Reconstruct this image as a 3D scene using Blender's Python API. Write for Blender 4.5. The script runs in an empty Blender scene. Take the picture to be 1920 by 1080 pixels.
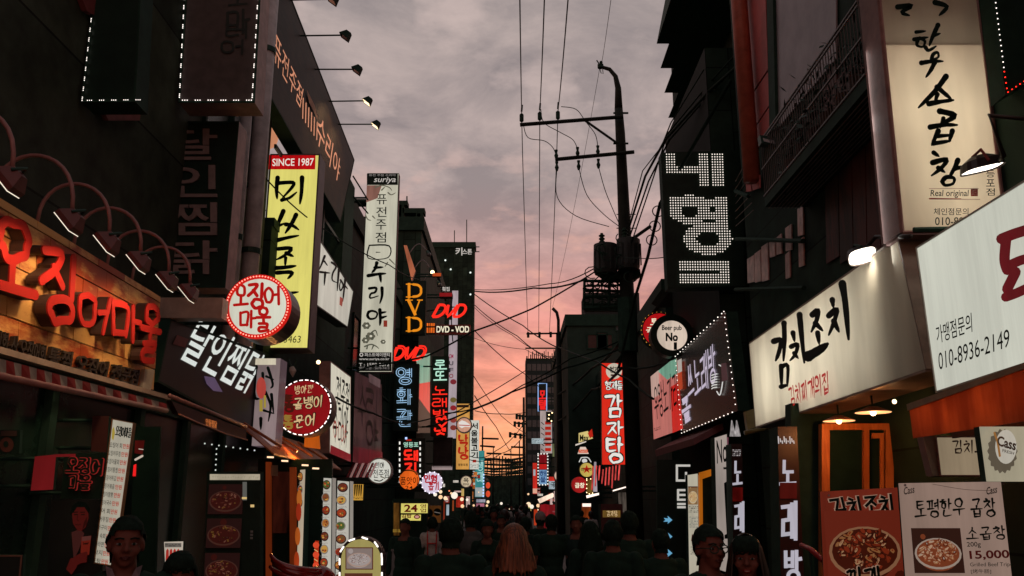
import bpy, bmesh, math, random
import numpy as np
from mathutils import Vector, Matrix
random.seed(7)
S = bpy.context.scene
COL = S.collection
V = Vector
# ------------------------------------------------------------------ camera
F = 1600.0; HOR = 940.0; CH = 1.75
PITCH = math.atan((HOR - 540) / F)
cp, sp = math.cos(PITCH), math.sin(PITCH)
cam = bpy.data.cameras.new('camera'); cam.sensor_width = 36; cam.lens = 36 * F / 1920
cam.clip_start = 0.05; cam.clip_end = 2000
camo = bpy.data.objects.new('camera', cam); COL.objects.link(camo)
camo.location = (0, 0, CH); camo.rotation_euler = (math.pi / 2 + PITCH, 0, 0)
S.camera = camo
# ------------------------------------------------------------------ view, sampling
S.view_settings.view_transform = 'Standard'; S.view_settings.look = 'None'
S.view_settings.exposure = 0; S.view_settings.gamma = 1
S.cycles.use_denoising = True
S.cycles.max_bounces = 5; S.cycles.diffuse_bounces = 3; S.cycles.glossy_bounces = 3
S.cycles.transmission_bounces = 4; S.cycles.sample_clamp_indirect = 4
S.cycles.caustics_reflective = False; S.cycles.caustics_refractive = False
# ------------------------------------------------------------------ colour helpers
def lin(c):
    if isinstance(c, str):
        c = c.lstrip('#'); c = [int(c[i:i + 2], 16) / 255 for i in (0, 2, 4)]
        c = [x / 12.92 if x <= .04045 else ((x + .055) / 1.055) ** 2.4 for x in c]
    return (c[0], c[1], c[2], 1.0)
# ------------------------------------------------------------------ dusk sky
SUN_EL, SUN_AZ = math.radians(2.0), math.radians(4.0)
def make_sky():
    w = bpy.data.worlds.new('World'); S.world = w; w.use_nodes = True
    n = w.node_tree.nodes; l = w.node_tree.links; n.clear()
    def N(t, **k):
        x = n.new(t)
        for a, b in k.items(): setattr(x, a, b)
        return x
    tc = N('ShaderNodeTexCoord'); sep = N('ShaderNodeSeparateXYZ'); l.new(tc.outputs['Generated'], sep.inputs[0])
    # cloud deck seen in perspective: x/(z+.18), y/(z+.18)
    za = N('ShaderNodeMath', operation='ADD'); za.inputs[1].default_value = .16; l.new(sep.outputs[2], za.inputs[0])
    zm = N('ShaderNodeMath', operation='MAXIMUM'); zm.inputs[1].default_value = .03; l.new(za.outputs[0], zm.inputs[0])
    dx = N('ShaderNodeMath', operation='DIVIDE'); l.new(sep.outputs[0], dx.inputs[0]); l.new(zm.outputs[0], dx.inputs[1])
    dy = N('ShaderNodeMath', operation='DIVIDE'); l.new(sep.outputs[1], dy.inputs[0]); l.new(zm.outputs[0], dy.inputs[1])
    cb = N('ShaderNodeCombineXYZ'); l.new(dx.outputs[0], cb.inputs[0]); l.new(dy.outputs[0], cb.inputs[1])
    n1 = N('ShaderNodeTexNoise'); n1.inputs['Scale'].default_value = 3.0; n1.inputs['Detail'].default_value = 7; n1.inputs['Roughness'].default_value = .64; n1.inputs['Distortion'].default_value = .35
    n2 = N('ShaderNodeTexNoise'); n2.inputs['Scale'].default_value = 5.5; n2.inputs['Detail'].default_value = 6; n2.inputs['Roughness'].default_value = .55
    l.new(cb.outputs[0], n1.inputs[0]); l.new(cb.outputs[0], n2.inputs[0])
    # colour of the lit cloud deck by elevation
    r = N('ShaderNodeValToRGB'); l.new(sep.outputs[2], r.inputs[0])
    e = r.color_ramp.elements
    stops = [(0.0, '#f2a878'), (.06, '#f0a07c'), (.13, '#e8917f'), (.20, '#d38c86'), (.28, '#b99593'), (.36, '#ac9c9a'), (.6, '#a19694'), (1, '#7f7f83')]
    e[0].position = stops[0][0]; e[0].color = lin(stops[0][1]); e[1].position = 1; e[1].color = lin(stops[-1][1])
    for p, c in stops[1:-1]:
        x = e.new(p); x.color = lin(c)
    # dark cloud bodies
    m1 = N('ShaderNodeValToRGB'); l.new(n1.outputs[0], m1.inputs[0]); q = m1.color_ramp.elements; q[0].position = .36; q[0].color = (.68, .69, .72, 1); q[1].position = .64; q[1].color = (1.24, 1.20, 1.16, 1); x = q.new(.5); x.color = (.93, .92, .92, 1)
    mul = N('ShaderNodeMixRGB', blend_type='MULTIPLY'); mul.inputs[0].default_value = 1
    l.new(r.outputs[0], mul.inputs[1]); l.new(m1.outputs[0], mul.inputs[2])
    # pink underlit cloud edges
    m2 = N('ShaderNodeMapRange'); m2.inputs[1].default_value = .54; m2.inputs[2].default_value = .66; m2.inputs[3].default_value = 0; m2.inputs[4].default_value = .5
    l.new(n2.outputs[0], m2.inputs[0])
    mx = N('ShaderNodeMixRGB'); 
    r2 = N('ShaderNodeValToRGB'); l.new(sep.outputs[2], r2.inputs[0]); r2.color_ramp.elements[0].position = .24; r2.color_ramp.elements[0].color = lin('#eaa692'); r2.color_ramp.elements[1].position = .42; r2.color_ramp.elements[1].color = lin('#cbb6b0')
    l.new(r2.outputs[0], mx.inputs[2])
    l.new(m2.outputs[0], mx.inputs[0]); l.new(mul.outputs[0], mx.inputs[1])
    sky = N('ShaderNodeTexSky', sky_type='NISHITA'); sky.sun_disc = False; sky.sun_elevation = SUN_EL; sky.sun_rotation = SUN_AZ
    b1 = N('ShaderNodeBackground'); b1.inputs[1].default_value = 1.06; l.new(mx.outputs[0], b1.inputs[0])
    b2 = N('ShaderNodeBackground'); b2.inputs[1].default_value = .008; l.new(sky.outputs[0], b2.inputs[0])
    ad = N('ShaderNodeAddShader'); l.new(b1.outputs[0], ad.inputs[0]); l.new(b2.outputs[0], ad.inputs[1])
    o = N('ShaderNodeOutputWorld'); l.new(ad.outputs[0], o.inputs[0])
make_sky()
sun = bpy.data.lights.new('sun', 'SUN'); sun.energy = .25; sun.angle = math.radians(12); sun.color = (1, .62, .45)
suno = bpy.data.objects.new('sun', sun); COL.objects.link(suno)
d = V((math.sin(SUN_AZ) * math.cos(SUN_EL), math.cos(SUN_AZ) * math.cos(SUN_EL), math.sin(SUN_EL)))
suno.rotation_euler = d.to_track_quat('Z', 'Y').to_euler(); suno.location = (0, 60, 40)
# ------------------------------------------------------------------ materials
_mc = {}
def mat(name, col, rough=.6, metal=0, var=.25, scale=6, bump=0, spec=.4, tiles=None):
    """painted / plain surface with a little procedural variation"""
    if name in _mc: return _mc[name]
    m = bpy.data.materials.new(name); _mc[name] = m; m.use_nodes = True
    nt = m.node_tree; b = nt.nodes['Principled BSDF']; c = lin(col)
    tc = nt.nodes.new('ShaderNodeTexCoord'); nz = nt.nodes.new('ShaderNodeTexNoise')
    nz.inputs['Scale'].default_value = scale; nz.inputs['Detail'].default_value = 6; nz.inputs['Roughness'].default_value = .6
    nt.links.new(tc.outputs['Object'], nz.inputs[0])
    mr = nt.nodes.new('ShaderNodeMapRange'); mr.inputs[1].default_value = .3; mr.inputs[2].default_value = .7
    mr.inputs[3].default_value = 1 - var; mr.inputs[4].default_value = 1 + var
    nt.links.new(nz.outputs[0], mr.inputs[0])
    mx = nt.nodes.new('ShaderNodeMixRGB'); mx.blend_type = 'MULTIPLY'; mx.inputs[0].default_value = 1; mx.inputs[1].default_value = c
    nt.links.new(mr.outputs[0], mx.inputs[2]); nt.links.new(mx.outputs[0], b.inputs['Base Color'])
    b.inputs['Roughness'].default_value = rough; b.inputs['Metallic'].default_value = metal
    b.inputs['Specular IOR Level'].default_value = spec
    if tiles: # tiled or panelled wall with dark joints
        mp = nt.nodes.new('ShaderNodeMapping'); mp.inputs['Rotation'].default_value = (math.pi / 2, 0, math.pi / 2); nt.links.new(tc.outputs['Object'], mp.inputs[0])
        bk = nt.nodes.new('ShaderNodeTexBrick'); bk.inputs['Scale'].default_value = 1; bk.inputs['Brick Width'].default_value = tiles[0]; bk.inputs['Row Height'].default_value = tiles[1]; bk.inputs['Mortar Size'].default_value = .012
        bk.inputs[1].default_value = (.75, .75, .75, 1); bk.inputs[2].default_value = (1.5, 1.4, 1.3, 1); bk.inputs[3].default_value = (.25, .25, .25, 1); nt.links.new(mp.outputs[0], bk.inputs[0])
        m3 = nt.nodes.new('ShaderNodeMixRGB'); m3.blend_type = 'MULTIPLY'; m3.inputs[0].default_value = 1
        nt.links.new(mx.outputs[0], m3.inputs[1]); nt.links.new(bk.outputs[0], m3.inputs[2]); nt.links.new(m3.outputs[0], b.inputs['Base Color'])
    if bump:
        bp = nt.nodes.new('ShaderNodeBump'); bp.inputs['Strength'].default_value = bump; bp.inputs['Distance'].default_value = .02
        nt.links.new(nz.outputs[0], bp.inputs['Height']); nt.links.new(bp.outputs[0], b.inputs['Normal'])
    return m
def glow(name, col, k=1.0, var=.1, scale=2.2):  # also puts the lit look of some boards, cloth and frames into emission
    """a backlit or glowing surface: gives off light of this colour, slightly uneven like tubes behind acrylic"""
    key = (name, col, k)
    if key in _mc: return _mc[key]
    m = bpy.data.materials.new(name); _mc[key] = m; m.use_nodes = True
    nt = m.node_tree; b = nt.nodes['Principled BSDF']; c = lin(col)
    b.inputs['Base Color'].default_value = (c[0] * .12, c[1] * .12, c[2] * .12, 1); b.inputs['Roughness'].default_value = .35
    b.inputs['Specular IOR Level'].default_value = .2
    b.inputs['Emission Strength'].default_value = k
    if var:
        tc = nt.nodes.new('ShaderNodeTexCoord'); nz = nt.nodes.new('ShaderNodeTexNoise'); mp = nt.nodes.new('ShaderNodeMapping')
        mp.inputs['Scale'].default_value = (1.6, 1.6, .35)
        nz.inputs['Scale'].default_value = scale; nz.inputs['Detail'].default_value = 3
        nt.links.new(tc.outputs['Object'], mp.inputs[0]); nt.links.new(mp.outputs[0], nz.inputs[0])
        mr = nt.nodes.new('ShaderNodeMapRange'); mr.inputs[1].default_value = .3; mr.inputs[2].default_value = .7
        mr.inputs[3].default_value = 1 - var * 1.6; mr.inputs[4].default_value = 1 + var
        nt.links.new(nz.outputs[0], mr.inputs[0])
        mx = nt.nodes.new('ShaderNodeMixRGB'); mx.blend_type = 'MULTIPLY'; mx.inputs[0].default_value = 1; mx.inputs[1].default_value = c
        # rain streaks and grime on the acrylic
        n3 = nt.nodes.new('ShaderNodeTexNoise'); m4 = nt.nodes.new('ShaderNodeMapping'); m4.inputs['Scale'].default_value = (14, 14, .9); n3.inputs['Scale'].default_value = 1.6; n3.inputs['Detail'].default_value = 7; n3.inputs['Roughness'].default_value = .7
        nt.links.new(tc.outputs['Object'], m4.inputs[0]); nt.links.new(m4.outputs[0], n3.inputs[0])
        r3 = nt.nodes.new('ShaderNodeMapRange'); r3.inputs[1].default_value = .35; r3.inputs[2].default_value = .6; r3.inputs[3].default_value = .92; r3.inputs[4].default_value = 1.02; nt.links.new(n3.outputs[0], r3.inputs[0])
        mg = nt.nodes.new('ShaderNodeMath'); mg.operation = 'MULTIPLY'; nt.links.new(mr.outputs[0], mg.inputs[0]); nt.links.new(r3.outputs[0], mg.inputs[1])
        nt.links.new(mg.outputs[0], mx.inputs[2]); nt.links.new(mx.outputs[0], b.inputs['Emission Color'])
    else:
        b.inputs['Emission Color'].default_value = c
    return m
def acrylic(name, col):
    """translucent sheet, lit by the tubes inside its box"""
    if name in _mc: return _mc[name]
    m = bpy.data.materials.new(name); _mc[name] = m; m.use_nodes = True
    nt = m.node_tree; n = nt.nodes; n.remove(n['Principled BSDF']); o = n['Material Output']; c = lin(col)
    tc = n.new('ShaderNodeTexCoord'); nz = n.new('ShaderNodeTexNoise'); mp = n.new('ShaderNodeMapping')
    mp.inputs['Scale'].default_value = (2, 2, .4); nz.inputs['Scale'].default_value = 2; nz.inputs['Detail'].default_value = 5
    nt.links.new(tc.outputs['Object'], mp.inputs[0]); nt.links.new(mp.outputs[0], nz.inputs[0])
    mr = n.new('ShaderNodeMapRange'); mr.inputs[1].default_value = .3; mr.inputs[2].default_value = .7; mr.inputs[3].default_value = .86; mr.inputs[4].default_value = 1.04
    nt.links.new(nz.outputs[0], mr.inputs[0])
    mx = n.new('ShaderNodeMixRGB'); mx.blend_type = 'MULTIPLY'; mx.inputs[0].default_value = 1; mx.inputs[1].default_value = c
    nt.links.new(mr.outputs[0], mx.inputs[2])
    t = n.new('ShaderNodeBsdfTranslucent'); df = n.new('ShaderNodeBsdfDiffuse'); ms = n.new('ShaderNodeMixShader'); ms.inputs[0].default_value = .35
    nt.links.new(mx.outputs[0], t.inputs[0]); nt.links.new(mx.outputs[0], df.inputs[0])
    nt.links.new(t.outputs[0], ms.inputs[1]); nt.links.new(df.outputs[0], ms.inputs[2]); nt.links.new(ms.outputs[0], o.inputs[0])
    return m
def wood(name, c1, c2, rough=.55, sc=(1, 1, 8), island=0):
    if name in _mc: return _mc[name]
    m = bpy.data.materials.new(name); _mc[name] = m; m.use_nodes = True
    nt = m.node_tree; b = nt.nodes['Principled BSDF']; n = nt.nodes
    tc = n.new('ShaderNodeTexCoord'); mp = n.new('ShaderNodeMapping'); mp.inputs['Scale'].default_value = sc
    nt.links.new(tc.outputs['Object'], mp.inputs[0])
    a = n.new('ShaderNodeTexNoise'); a.inputs['Scale'].default_value = 2.2; a.inputs['Detail'].default_value = 8; a.inputs['Roughness'].default_value = .65
    nt.links.new(mp.outputs[0], a.inputs[0])
    d2 = n.new('ShaderNodeTexNoise'); d2.inputs['Scale'].default_value = 1.7; d2.inputs['Detail'].default_value = 5
    nt.links.new(tc.outputs['Object'], d2.inputs[0])
    r = n.new('ShaderNodeValToRGB'); r.color_ramp.elements[0].position = .45; r.color_ramp.elements[1].position = .56
    r.color_ramp.elements[0].color = lin(c1); r.color_ramp.elements[1].color = lin(c2)
    av = n.new('ShaderNodeMath'); av.operation = 'MULTIPLY_ADD'; av.inputs[1].default_value = .5
    h = n.new('ShaderNodeMath'); h.operation = 'MULTIPLY'; h.inputs[1].default_value = .5
    nt.links.new(d2.outputs[0], h.inputs[0]); nt.links.new(a.outputs[0], av.inputs[0]); nt.links.new(h.outputs[0], av.inputs[2])
    if island: # every plank its own tone
        ge = n.new('ShaderNodeNewGeometry'); ma = n.new('ShaderNodeMath'); ma.operation = 'MULTIPLY_ADD'; ma.inputs[1].default_value = island; nt.links.new(ge.outputs['Random Per Island'], ma.inputs[0])
        sb = n.new('ShaderNodeMath'); sb.operation = 'SUBTRACT'; sb.inputs[1].default_value = island / 2; nt.links.new(av.outputs[0], sb.inputs[0]); nt.links.new(sb.outputs[0], ma.inputs[2]); nt.links.new(ma.outputs[0], r.inputs[0])
    else: nt.links.new(av.outputs[0], r.inputs[0])
    nt.links.new(r.outputs[0], b.inputs['Base Color'])
    b.inputs['Roughness'].default_value = rough; b.inputs['Specular IOR Level'].default_value = .3
    bp = n.new('ShaderNodeBump'); bp.inputs['Strength'].default_value = .25; bp.inputs['Distance'].default_value = .01
    nt.links.new(a.outputs[0], bp.inputs['Height']); nt.links.new(bp.outputs[0], b.inputs['Normal'])
    return m
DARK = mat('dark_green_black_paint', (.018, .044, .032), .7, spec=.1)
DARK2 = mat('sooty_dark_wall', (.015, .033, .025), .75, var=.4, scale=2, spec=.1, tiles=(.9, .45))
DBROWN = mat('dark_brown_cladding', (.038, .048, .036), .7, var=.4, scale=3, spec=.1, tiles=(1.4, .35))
BLACKM = mat('black_lacquer', (.011, .027, .019), .4, spec=.2)
LETK = mat('black_sign_ink', (.006, .016, .012), .6, spec=.1)
METAL = mat('grey_galvanised_steel', (.22, .21, .22), .55, .4)
DMETAL = mat('dark_steel', (.022, .055, .042), .5, .3)
PINKMET = mat('old_rose_aluminium_edge', (.46, .27, .25), .5, .1)
CABLE = mat('black_cable_rubber', (.008, .022, .016), .7, spec=.1)
WHITEP = mat('white_paint', (.75, .74, .70), .5)
REDP = mat('red_paint', (.55, .03, .02), .45)
GLASS = mat('dark_window_glass', (.010, .026, .019), .25, spec=.18)
LEDW = glow('white_led_light', '#fff4ea', 1.8, 0)
LEDR = glow('red_led_light', '#ff2a1c', 2.2, 0)
WARM = glow('warm_bulb_light', '#ffd9a0', 4.0, 0)
# ------------------------------------------------------------------ picture <-> place
def ray(px, py):
    x = (px - 960) / F; y = (540 - py) / F
    return V((x, cp - y * sp, sp + y * cp))
CAM = V((0, 0, CH))
class Plane:
    def __init__(s, o, n): s.o = V(o); s.n = V(n).normalized()
    def __call__(s, px, py, off=0.0):
        r = ray(px, py); t = (s.o - CAM).dot(s.n) / r.dot(s.n)
        return CAM + r * t + s.n * off
def facing(d): return Plane((0, d, 0), (0, -1, 0))
def facade(x): return Plane((x, 0, 0), (1 if x < 0 else -1, 0, 0))
def at(px, py, d): return facing(d)(px, py)
# ------------------------------------------------------------------ mesh builder
class MB:
    def __init__(s): s.v = []; s.f = []; s.m = []
    def add(s, vs, fs, mi=0):
        o = len(s.v); s.v += [tuple(x) for x in vs]; s.f += [tuple(i + o for i in f) for f in fs]; s.m += [mi] * len(fs); return s
    def prism(s, q, back, mi=0):
        n = len(q); vs = list(q) + [V(p) + V(back) for p in q]
        fs = [tuple(range(n)), tuple(range(2 * n - 1, n - 1, -1))] + [(i, i + n, (i + 1) % n + n, (i + 1) % n) for i in range(n)]
        return s.add(vs, fs, mi)
    def box(s, lo, hi, mi=0):
        x0, y0, z0 = lo; x1, y1, z1 = hi
        return s.prism([V((x0, y0, z0)), V((x1, y0, z0)), V((x1, y0, z1)), V((x0, y0, z1))], (0, y1 - y0, 0), mi)
    def quad(s, q, mi=0): return s.add(q, [tuple(range(len(q)))], mi)
    def tube(s, pts, r, n=6, mi=0, r1=None, cap=True):
        pts = [V(p) for p in pts]; L = len(pts); vs = []; fs = []; up = None
        for i, p in enumerate(pts):
            t = (pts[min(i + 1, L - 1)] - pts[max(i - 1, 0)]).normalized()
            if up is None: up = V((0, 0, 1)) if abs(t.z) < .9 else V((1, 0, 0))
            a = t.cross(up).normalized(); b = a.cross(t).normalized(); up = b
            rr = r if r1 is None else r + (r1 - r) * i / max(1, L - 1)
            if isinstance(r, (list, tuple)): rr = r[i]
            for k in range(n):
                an = 2 * math.pi * k / n; vs.append(p + (a * math.cos(an) + b * math.sin(an)) * rr)
        for i in range(L - 1):
            for k in range(n):
                k2 = (k + 1) % n; fs.append((i * n + k, i * n + k2, (i + 1) * n + k2, (i + 1) * n + k))
        if cap: fs += [tuple(range(n - 1, -1, -1)), tuple(range((L - 1) * n, L * n))]
        return s.add(vs, fs, mi)
    def ball(s, c, r, mi=0, nu=8, nv=5):
        c = V(c); r = V((r, r, r)) if not hasattr(r, '__len__') else V(r); vs = [c + V((0, 0, r.z))]; fs = []
        for j in range(1, nv):
            a = math.pi * j / nv
            for k in range(nu):
                b = 2 * math.pi * k / nu; vs.append(c + V((r.x * math.sin(a) * math.cos(b), r.y * math.sin(a) * math.sin(b), r.z * math.cos(a))))
        vs.append(c - V((0, 0, r.z))); e = len(vs) - 1
        for k in range(nu): fs.append((0, 1 + k, 1 + (k + 1) % nu))
        for j in range(nv - 2):
            for k in range(nu):
                a = 1 + j * nu + k; b = 1 + j * nu + (k + 1) % nu; fs.append((a, a + nu, b + nu, b))
        for k in range(nu): fs.append((e, 1 + (nv - 2) * nu + (k + 1) % nu, 1 + (nv - 2) * nu + k))
        return s.add(vs, fs, mi)
    def drum(s, c, r, axis, h, n=28, mi=0):
        c = V(c); axis = V(axis).normalized(); u = axis.orthogonal().normalized(); w = axis.cross(u)
        ring = [c + (u * math.cos(2 * math.pi * i / n) + w * math.sin(2 * math.pi * i / n)) * r for i in range(n)]
        return s.prism(ring, axis * h, mi)
    def build(s, name, mats, parent=None, smooth=False, loc=None):
        me = bpy.data.meshes.new(name)
        base = V(parent['base']) if parent is not None else (V(loc) if loc is not None else V((0, 0, 0)))
        me.from_pydata([tuple(V(x) - base) for x in s.v], [], s.f)
        for m in (mats if isinstance(mats, (list, tuple)) else [mats]): me.materials.append(m)
        for p, mi in zip(me.polygons, s.m): p.material_index = mi; p.use_smooth = smooth
        bm = bmesh.new(); bm.from_mesh(me); bmesh.ops.recalc_face_normals(bm, faces=bm.faces); bm.to_mesh(me); bm.free()
        o = bpy.data.objects.new(name, me); COL.objects.link(o)
        o['base'] = tuple(base)
        if parent is not None: o.parent = parent
        elif loc is not None: o.location = loc
        return o
def thing(name, label, cat, loc=(0, 0, 0), group=None):
    o = bpy.data.objects.new(name, None); COL.objects.link(o); o.empty_display_size = .1
    o.location = loc; o['base'] = tuple(loc); o['label'] = label; o['category'] = cat
    if group: o['group'] = group
    return o
def tag(o, label, cat, group=None):
    o['label'] = label; o['category'] = cat
    if group: o['group'] = group
    return o
def struct(o): o['kind'] = 'structure'; return o
def lamp(parent, kind, loc, energy, col, aim=None, size=.1, cone=80, blend=.6, sy=None, name='bulb_light'):
    L = bpy.data.lights.new(name, kind); L.energy = energy; L.color = col
    if kind == 'SPOT': L.spot_size = math.radians(cone); L.spot_blend = blend; L.shadow_soft_size = size
    elif kind == 'AREA':
        L.size = size
        if sy: L.shape = 'RECTANGLE'; L.size_y = sy
    else: L.shadow_soft_size = size
    o = bpy.data.objects.new(name, L); COL.objects.link(o); o.parent = parent; o.location = V(loc) - V(parent['base'])
    if aim is not None: o.rotation_euler = (V(aim) - V(loc)).to_track_quat('-Z', 'Y').to_euler()
    return o
# ------------------------------------------------------------------ lettering
_tc = {}
def glyphs(txt, bold=0.0, shear=0.0):
    """flat mesh of typeset writing, scaled into the unit box (v down)"""
    k = (txt, bold, shear)
    if k in _tc: return _tc[k]
    c = bpy.data.curves.new('txt', 'FONT'); c.body = txt; c.offset = bold; c.shear = shear; c.resolution_u = 3; c.align_x = 'LEFT'
    o = bpy.data.objects.new('txt', c); COL.objects.link(o)
    me = o.to_mesh(); vs = np.array([tuple(v.co)[:2] for v in me.vertices]); fs = [tuple(p.vertices) for p in me.polygons]
    o.to_mesh_clear(); bpy.data.objects.remove(o); bpy.data.curves.remove(c)
    lo, hi = vs.min(0), vs.max(0); asp = (hi[0] - lo[0]) / max(1e-6, hi[1] - lo[1])
    vs = (vs - lo) / np.maximum(hi - lo, 1e-6); vs[:, 1] = 1 - vs[:, 1]
    _tc[k] = (vs, fs, asp); return _tc[k]
def circ(cx, cy, rx, ry, n=14): return [(cx + rx * math.sin(2 * math.pi * i / n), cy - ry * math.cos(2 * math.pi * i / n)) for i in range(n + 1)]
J = {'ㄱ': [[(.02, .1), (.92, .06), (.85, .4), (.6, 1)]], 'ㄴ': [[(.12, 0), (.1, .86), (1, .84)]],
 'ㄷ': [[(.05, .1), (.95, .06)], [(.12, .1), (.1, .9), (1, .86)]], 'ㄹ': [[(.02, .06), (.9, .03), (.86, .46)], [(.86, .47), (.08, .5), (.06, .96), (1, .93)]],
 'ㅁ': [[(.12, .04), (.14, .96)], [(.12, .07), (.92, .04), (.86, .97)], [(.13, .93), (.87, .92)]],
 'ㅂ': [[(.1, 0), (.12, .96)], [(.9, 0), (.88, .96)], [(.12, .48), (.88, .46)], [(.12, .93), (.88, .91)]],
 'ㅅ': [[(.55, 0), (.45, .45), (0, 1)], [(.48, .4), (1, .95)]], 'ㅇ': [circ(.5, .5, .46, .48)],
 'ㅈ': [[(.05, .1), (.95, .06), (.6, .5), (0, 1)], [(.55, .48), (1, .95)]],
 'ㅊ': [[(.38, -.02), (.68, .06)], [(.05, .28), (.95, .24), (.6, .58), (0, 1)], [(.55, .58), (1, .97)]],
 'ㅋ': [[(.02, .1), (.92, .06), (.85, .4), (.6, 1)], [(.05, .5), (.85, .44)]],
 'ㅌ': [[(.05, .05), (.95, .02)], [(.1, .48), (.9, .45)], [(.1, .05), (.1, .93), (1, .9)]],
 'ㅍ': [[(0, .06), (1, .03)], [(.3, .06), (.34, .92)], [(.72, .05), (.66, .92)], [(0, .95), (1, .92)]],
 'ㅎ': [[(.32, 0), (.7, -.02)], [(.02, .24), (1, .2)], circ(.5, .68, .32, .3)],
 'ㅏ': [[(.3, 0), (.3, 1)], [(.32, .46), (.98, .42)]], 'ㅓ': [[(.72, 0), (.72, 1)], [(.02, .46), (.7, .44)]], 'ㅣ': [[(.5, 0), (.5, 1)]],
 'ㅐ': [[(.15, .05), (.15, .95)], [(.8, 0), (.8, 1)], [(.15, .46), (.8, .44)]], 'ㅔ': [[(.4, .05), (.4, .95)], [(.88, 0), (.88, 1)], [(0, .46), (.4, .44)]],
 'ㅑ': [[(.3, 0), (.3, 1)], [(.32, .33), (.98, .3)], [(.32, .6), (.98, .57)]], 'ㅕ': [[(.72, 0), (.72, 1)], [(.0, .33), (.7, .3)], [(.0, .62), (.7, .6)]],
 'ㅖ': [[(.4, .05), (.4, .95)], [(.88, 0), (.88, 1)], [(0, .33), (.4, .31)], [(0, .62), (.4, .6)]],
 'ㅗ': [[(.5, .05), (.5, .7)], [(0, .8), (1, .72)]], 'ㅜ': [[(0, .25), (1, .2)], [(.5, .25), (.52, 1)]], 'ㅡ': [[(0, .52), (1, .46)]],
 'ㅛ': [[(.33, .05), (.34, .72)], [(.67, .05), (.66, .72)], [(0, .8), (1, .75)]], 'ㅠ': [[(0, .2), (1, .16)], [(.33, .22), (.3, 1)], [(.67, .2), (.67, 1)]]}
LT = 'ㄱㄲㄴㄷㄸㄹㅁㅂㅃㅅㅆㅇㅈㅉㅊㅋㅌㅍㅎ'
VT = ['ㅏ','ㅐ','ㅑ','ㅒ','ㅓ','ㅔ','ㅕ','ㅖ','ㅗ','ㅘ','ㅙ','ㅚ','ㅛ','ㅜ','ㅝ','ㅞ','ㅟ','ㅠ','ㅡ','ㅢ','ㅣ']
FT = [None,'ㄱ','ㄲ','ㄱㅅ','ㄴ','ㄴㅈ','ㄴㅎ','ㄷ','ㄹ','ㄹㄱ','ㄹㅁ','ㄹㅂ','ㄹㅅ','ㄹㅌ','ㄹㅍ','ㄹㅎ','ㅁ','ㅂ','ㅂㅅ','ㅅ','ㅆ','ㅇ','ㅈ','ㅊ','ㅋ','ㅌ','ㅍ','ㅎ']
DBL = {'ㄲ': 'ㄱㄱ', 'ㄸ': 'ㄷㄷ', 'ㅃ': 'ㅂㅂ', 'ㅆ': 'ㅅㅅ', 'ㅉ': 'ㅈㅈ'}
CV = {'ㅘ': 'ㅗㅏ', 'ㅙ': 'ㅗㅐ', 'ㅚ': 'ㅗㅣ', 'ㅝ': 'ㅜㅓ', 'ㅞ': 'ㅜㅔ', 'ㅟ': 'ㅜㅣ', 'ㅢ': 'ㅡㅣ'}
def _put(j, b):
    j = DBL.get(j, j); out = []; n = len(j)
    for i, q in enumerate(j):
        x0 = b[0] + (b[2] - b[0]) * i / n; w = (b[2] - b[0]) / n * (.9 if n > 1 else 1)
        out += [[(x0 + x * w, b[1] + y * (b[3] - b[1])) for x, y in s] for s in J[q]]
    return out
def syllable(ch):
    c = ord(ch) - 0xAC00
    if c < 0 or c > 11171: return []
    L, Vw, Fi = LT[c // 588], VT[(c % 588) // 28], FT[c % 28]
    out = []
    if Vw in 'ㅗㅛㅜㅠㅡ':
        if Fi: return _put(L, (.2, 0, .8, .34)) + _put(Vw, (.02, .36, .98, .62)) + _put(Fi, (.2, .67, .82, 1))
        return _put(L, (.18, 0, .82, .5)) + _put(Vw, (0, .52, 1, 1))
    if Vw in CV:
        h, v = CV[Vw]; k = .62 if Fi else 1
        out = _put(L, (.02, 0, .58, .5 * k)) + _put(h, (0, .52 * k, .66, .9 * k)) + _put(v, (.72, 0, 1, k))
        return out + (_put(Fi, (.2, .68, .9, 1)) if Fi else [])
    if Fi: return _put(L, (.02, .02, .56, .52)) + _put(Vw, (.64, 0, 1, .58)) + _put(Fi, (.2, .64, .92, 1))
    return _put(L, (.02, .08, .56, .92)) + _put(Vw, (.62, 0, 1, 1))
def smooth(pts, n=4):
    P = [V((p[0], p[1], 0)) for p in pts]
    if len(P) < 3: return [P[0].lerp(P[-1], i / 4) for i in range(5)]
    out = []
    for i in range(len(P) - 1):
        p0, p1, p2, p3 = P[max(i - 1, 0)], P[i], P[i + 1], P[min(i + 2, len(P) - 1)]
        for k in range(n):
            t = k / n; out.append(.5 * ((2 * p1) + (p2 - p0) * t + (2 * p0 - 5 * p1 + 4 * p2 - p3) * t * t + (3 * p1 - p0 - 3 * p2 + p3) * t ** 3))
    return out + [P[-1]]
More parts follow.
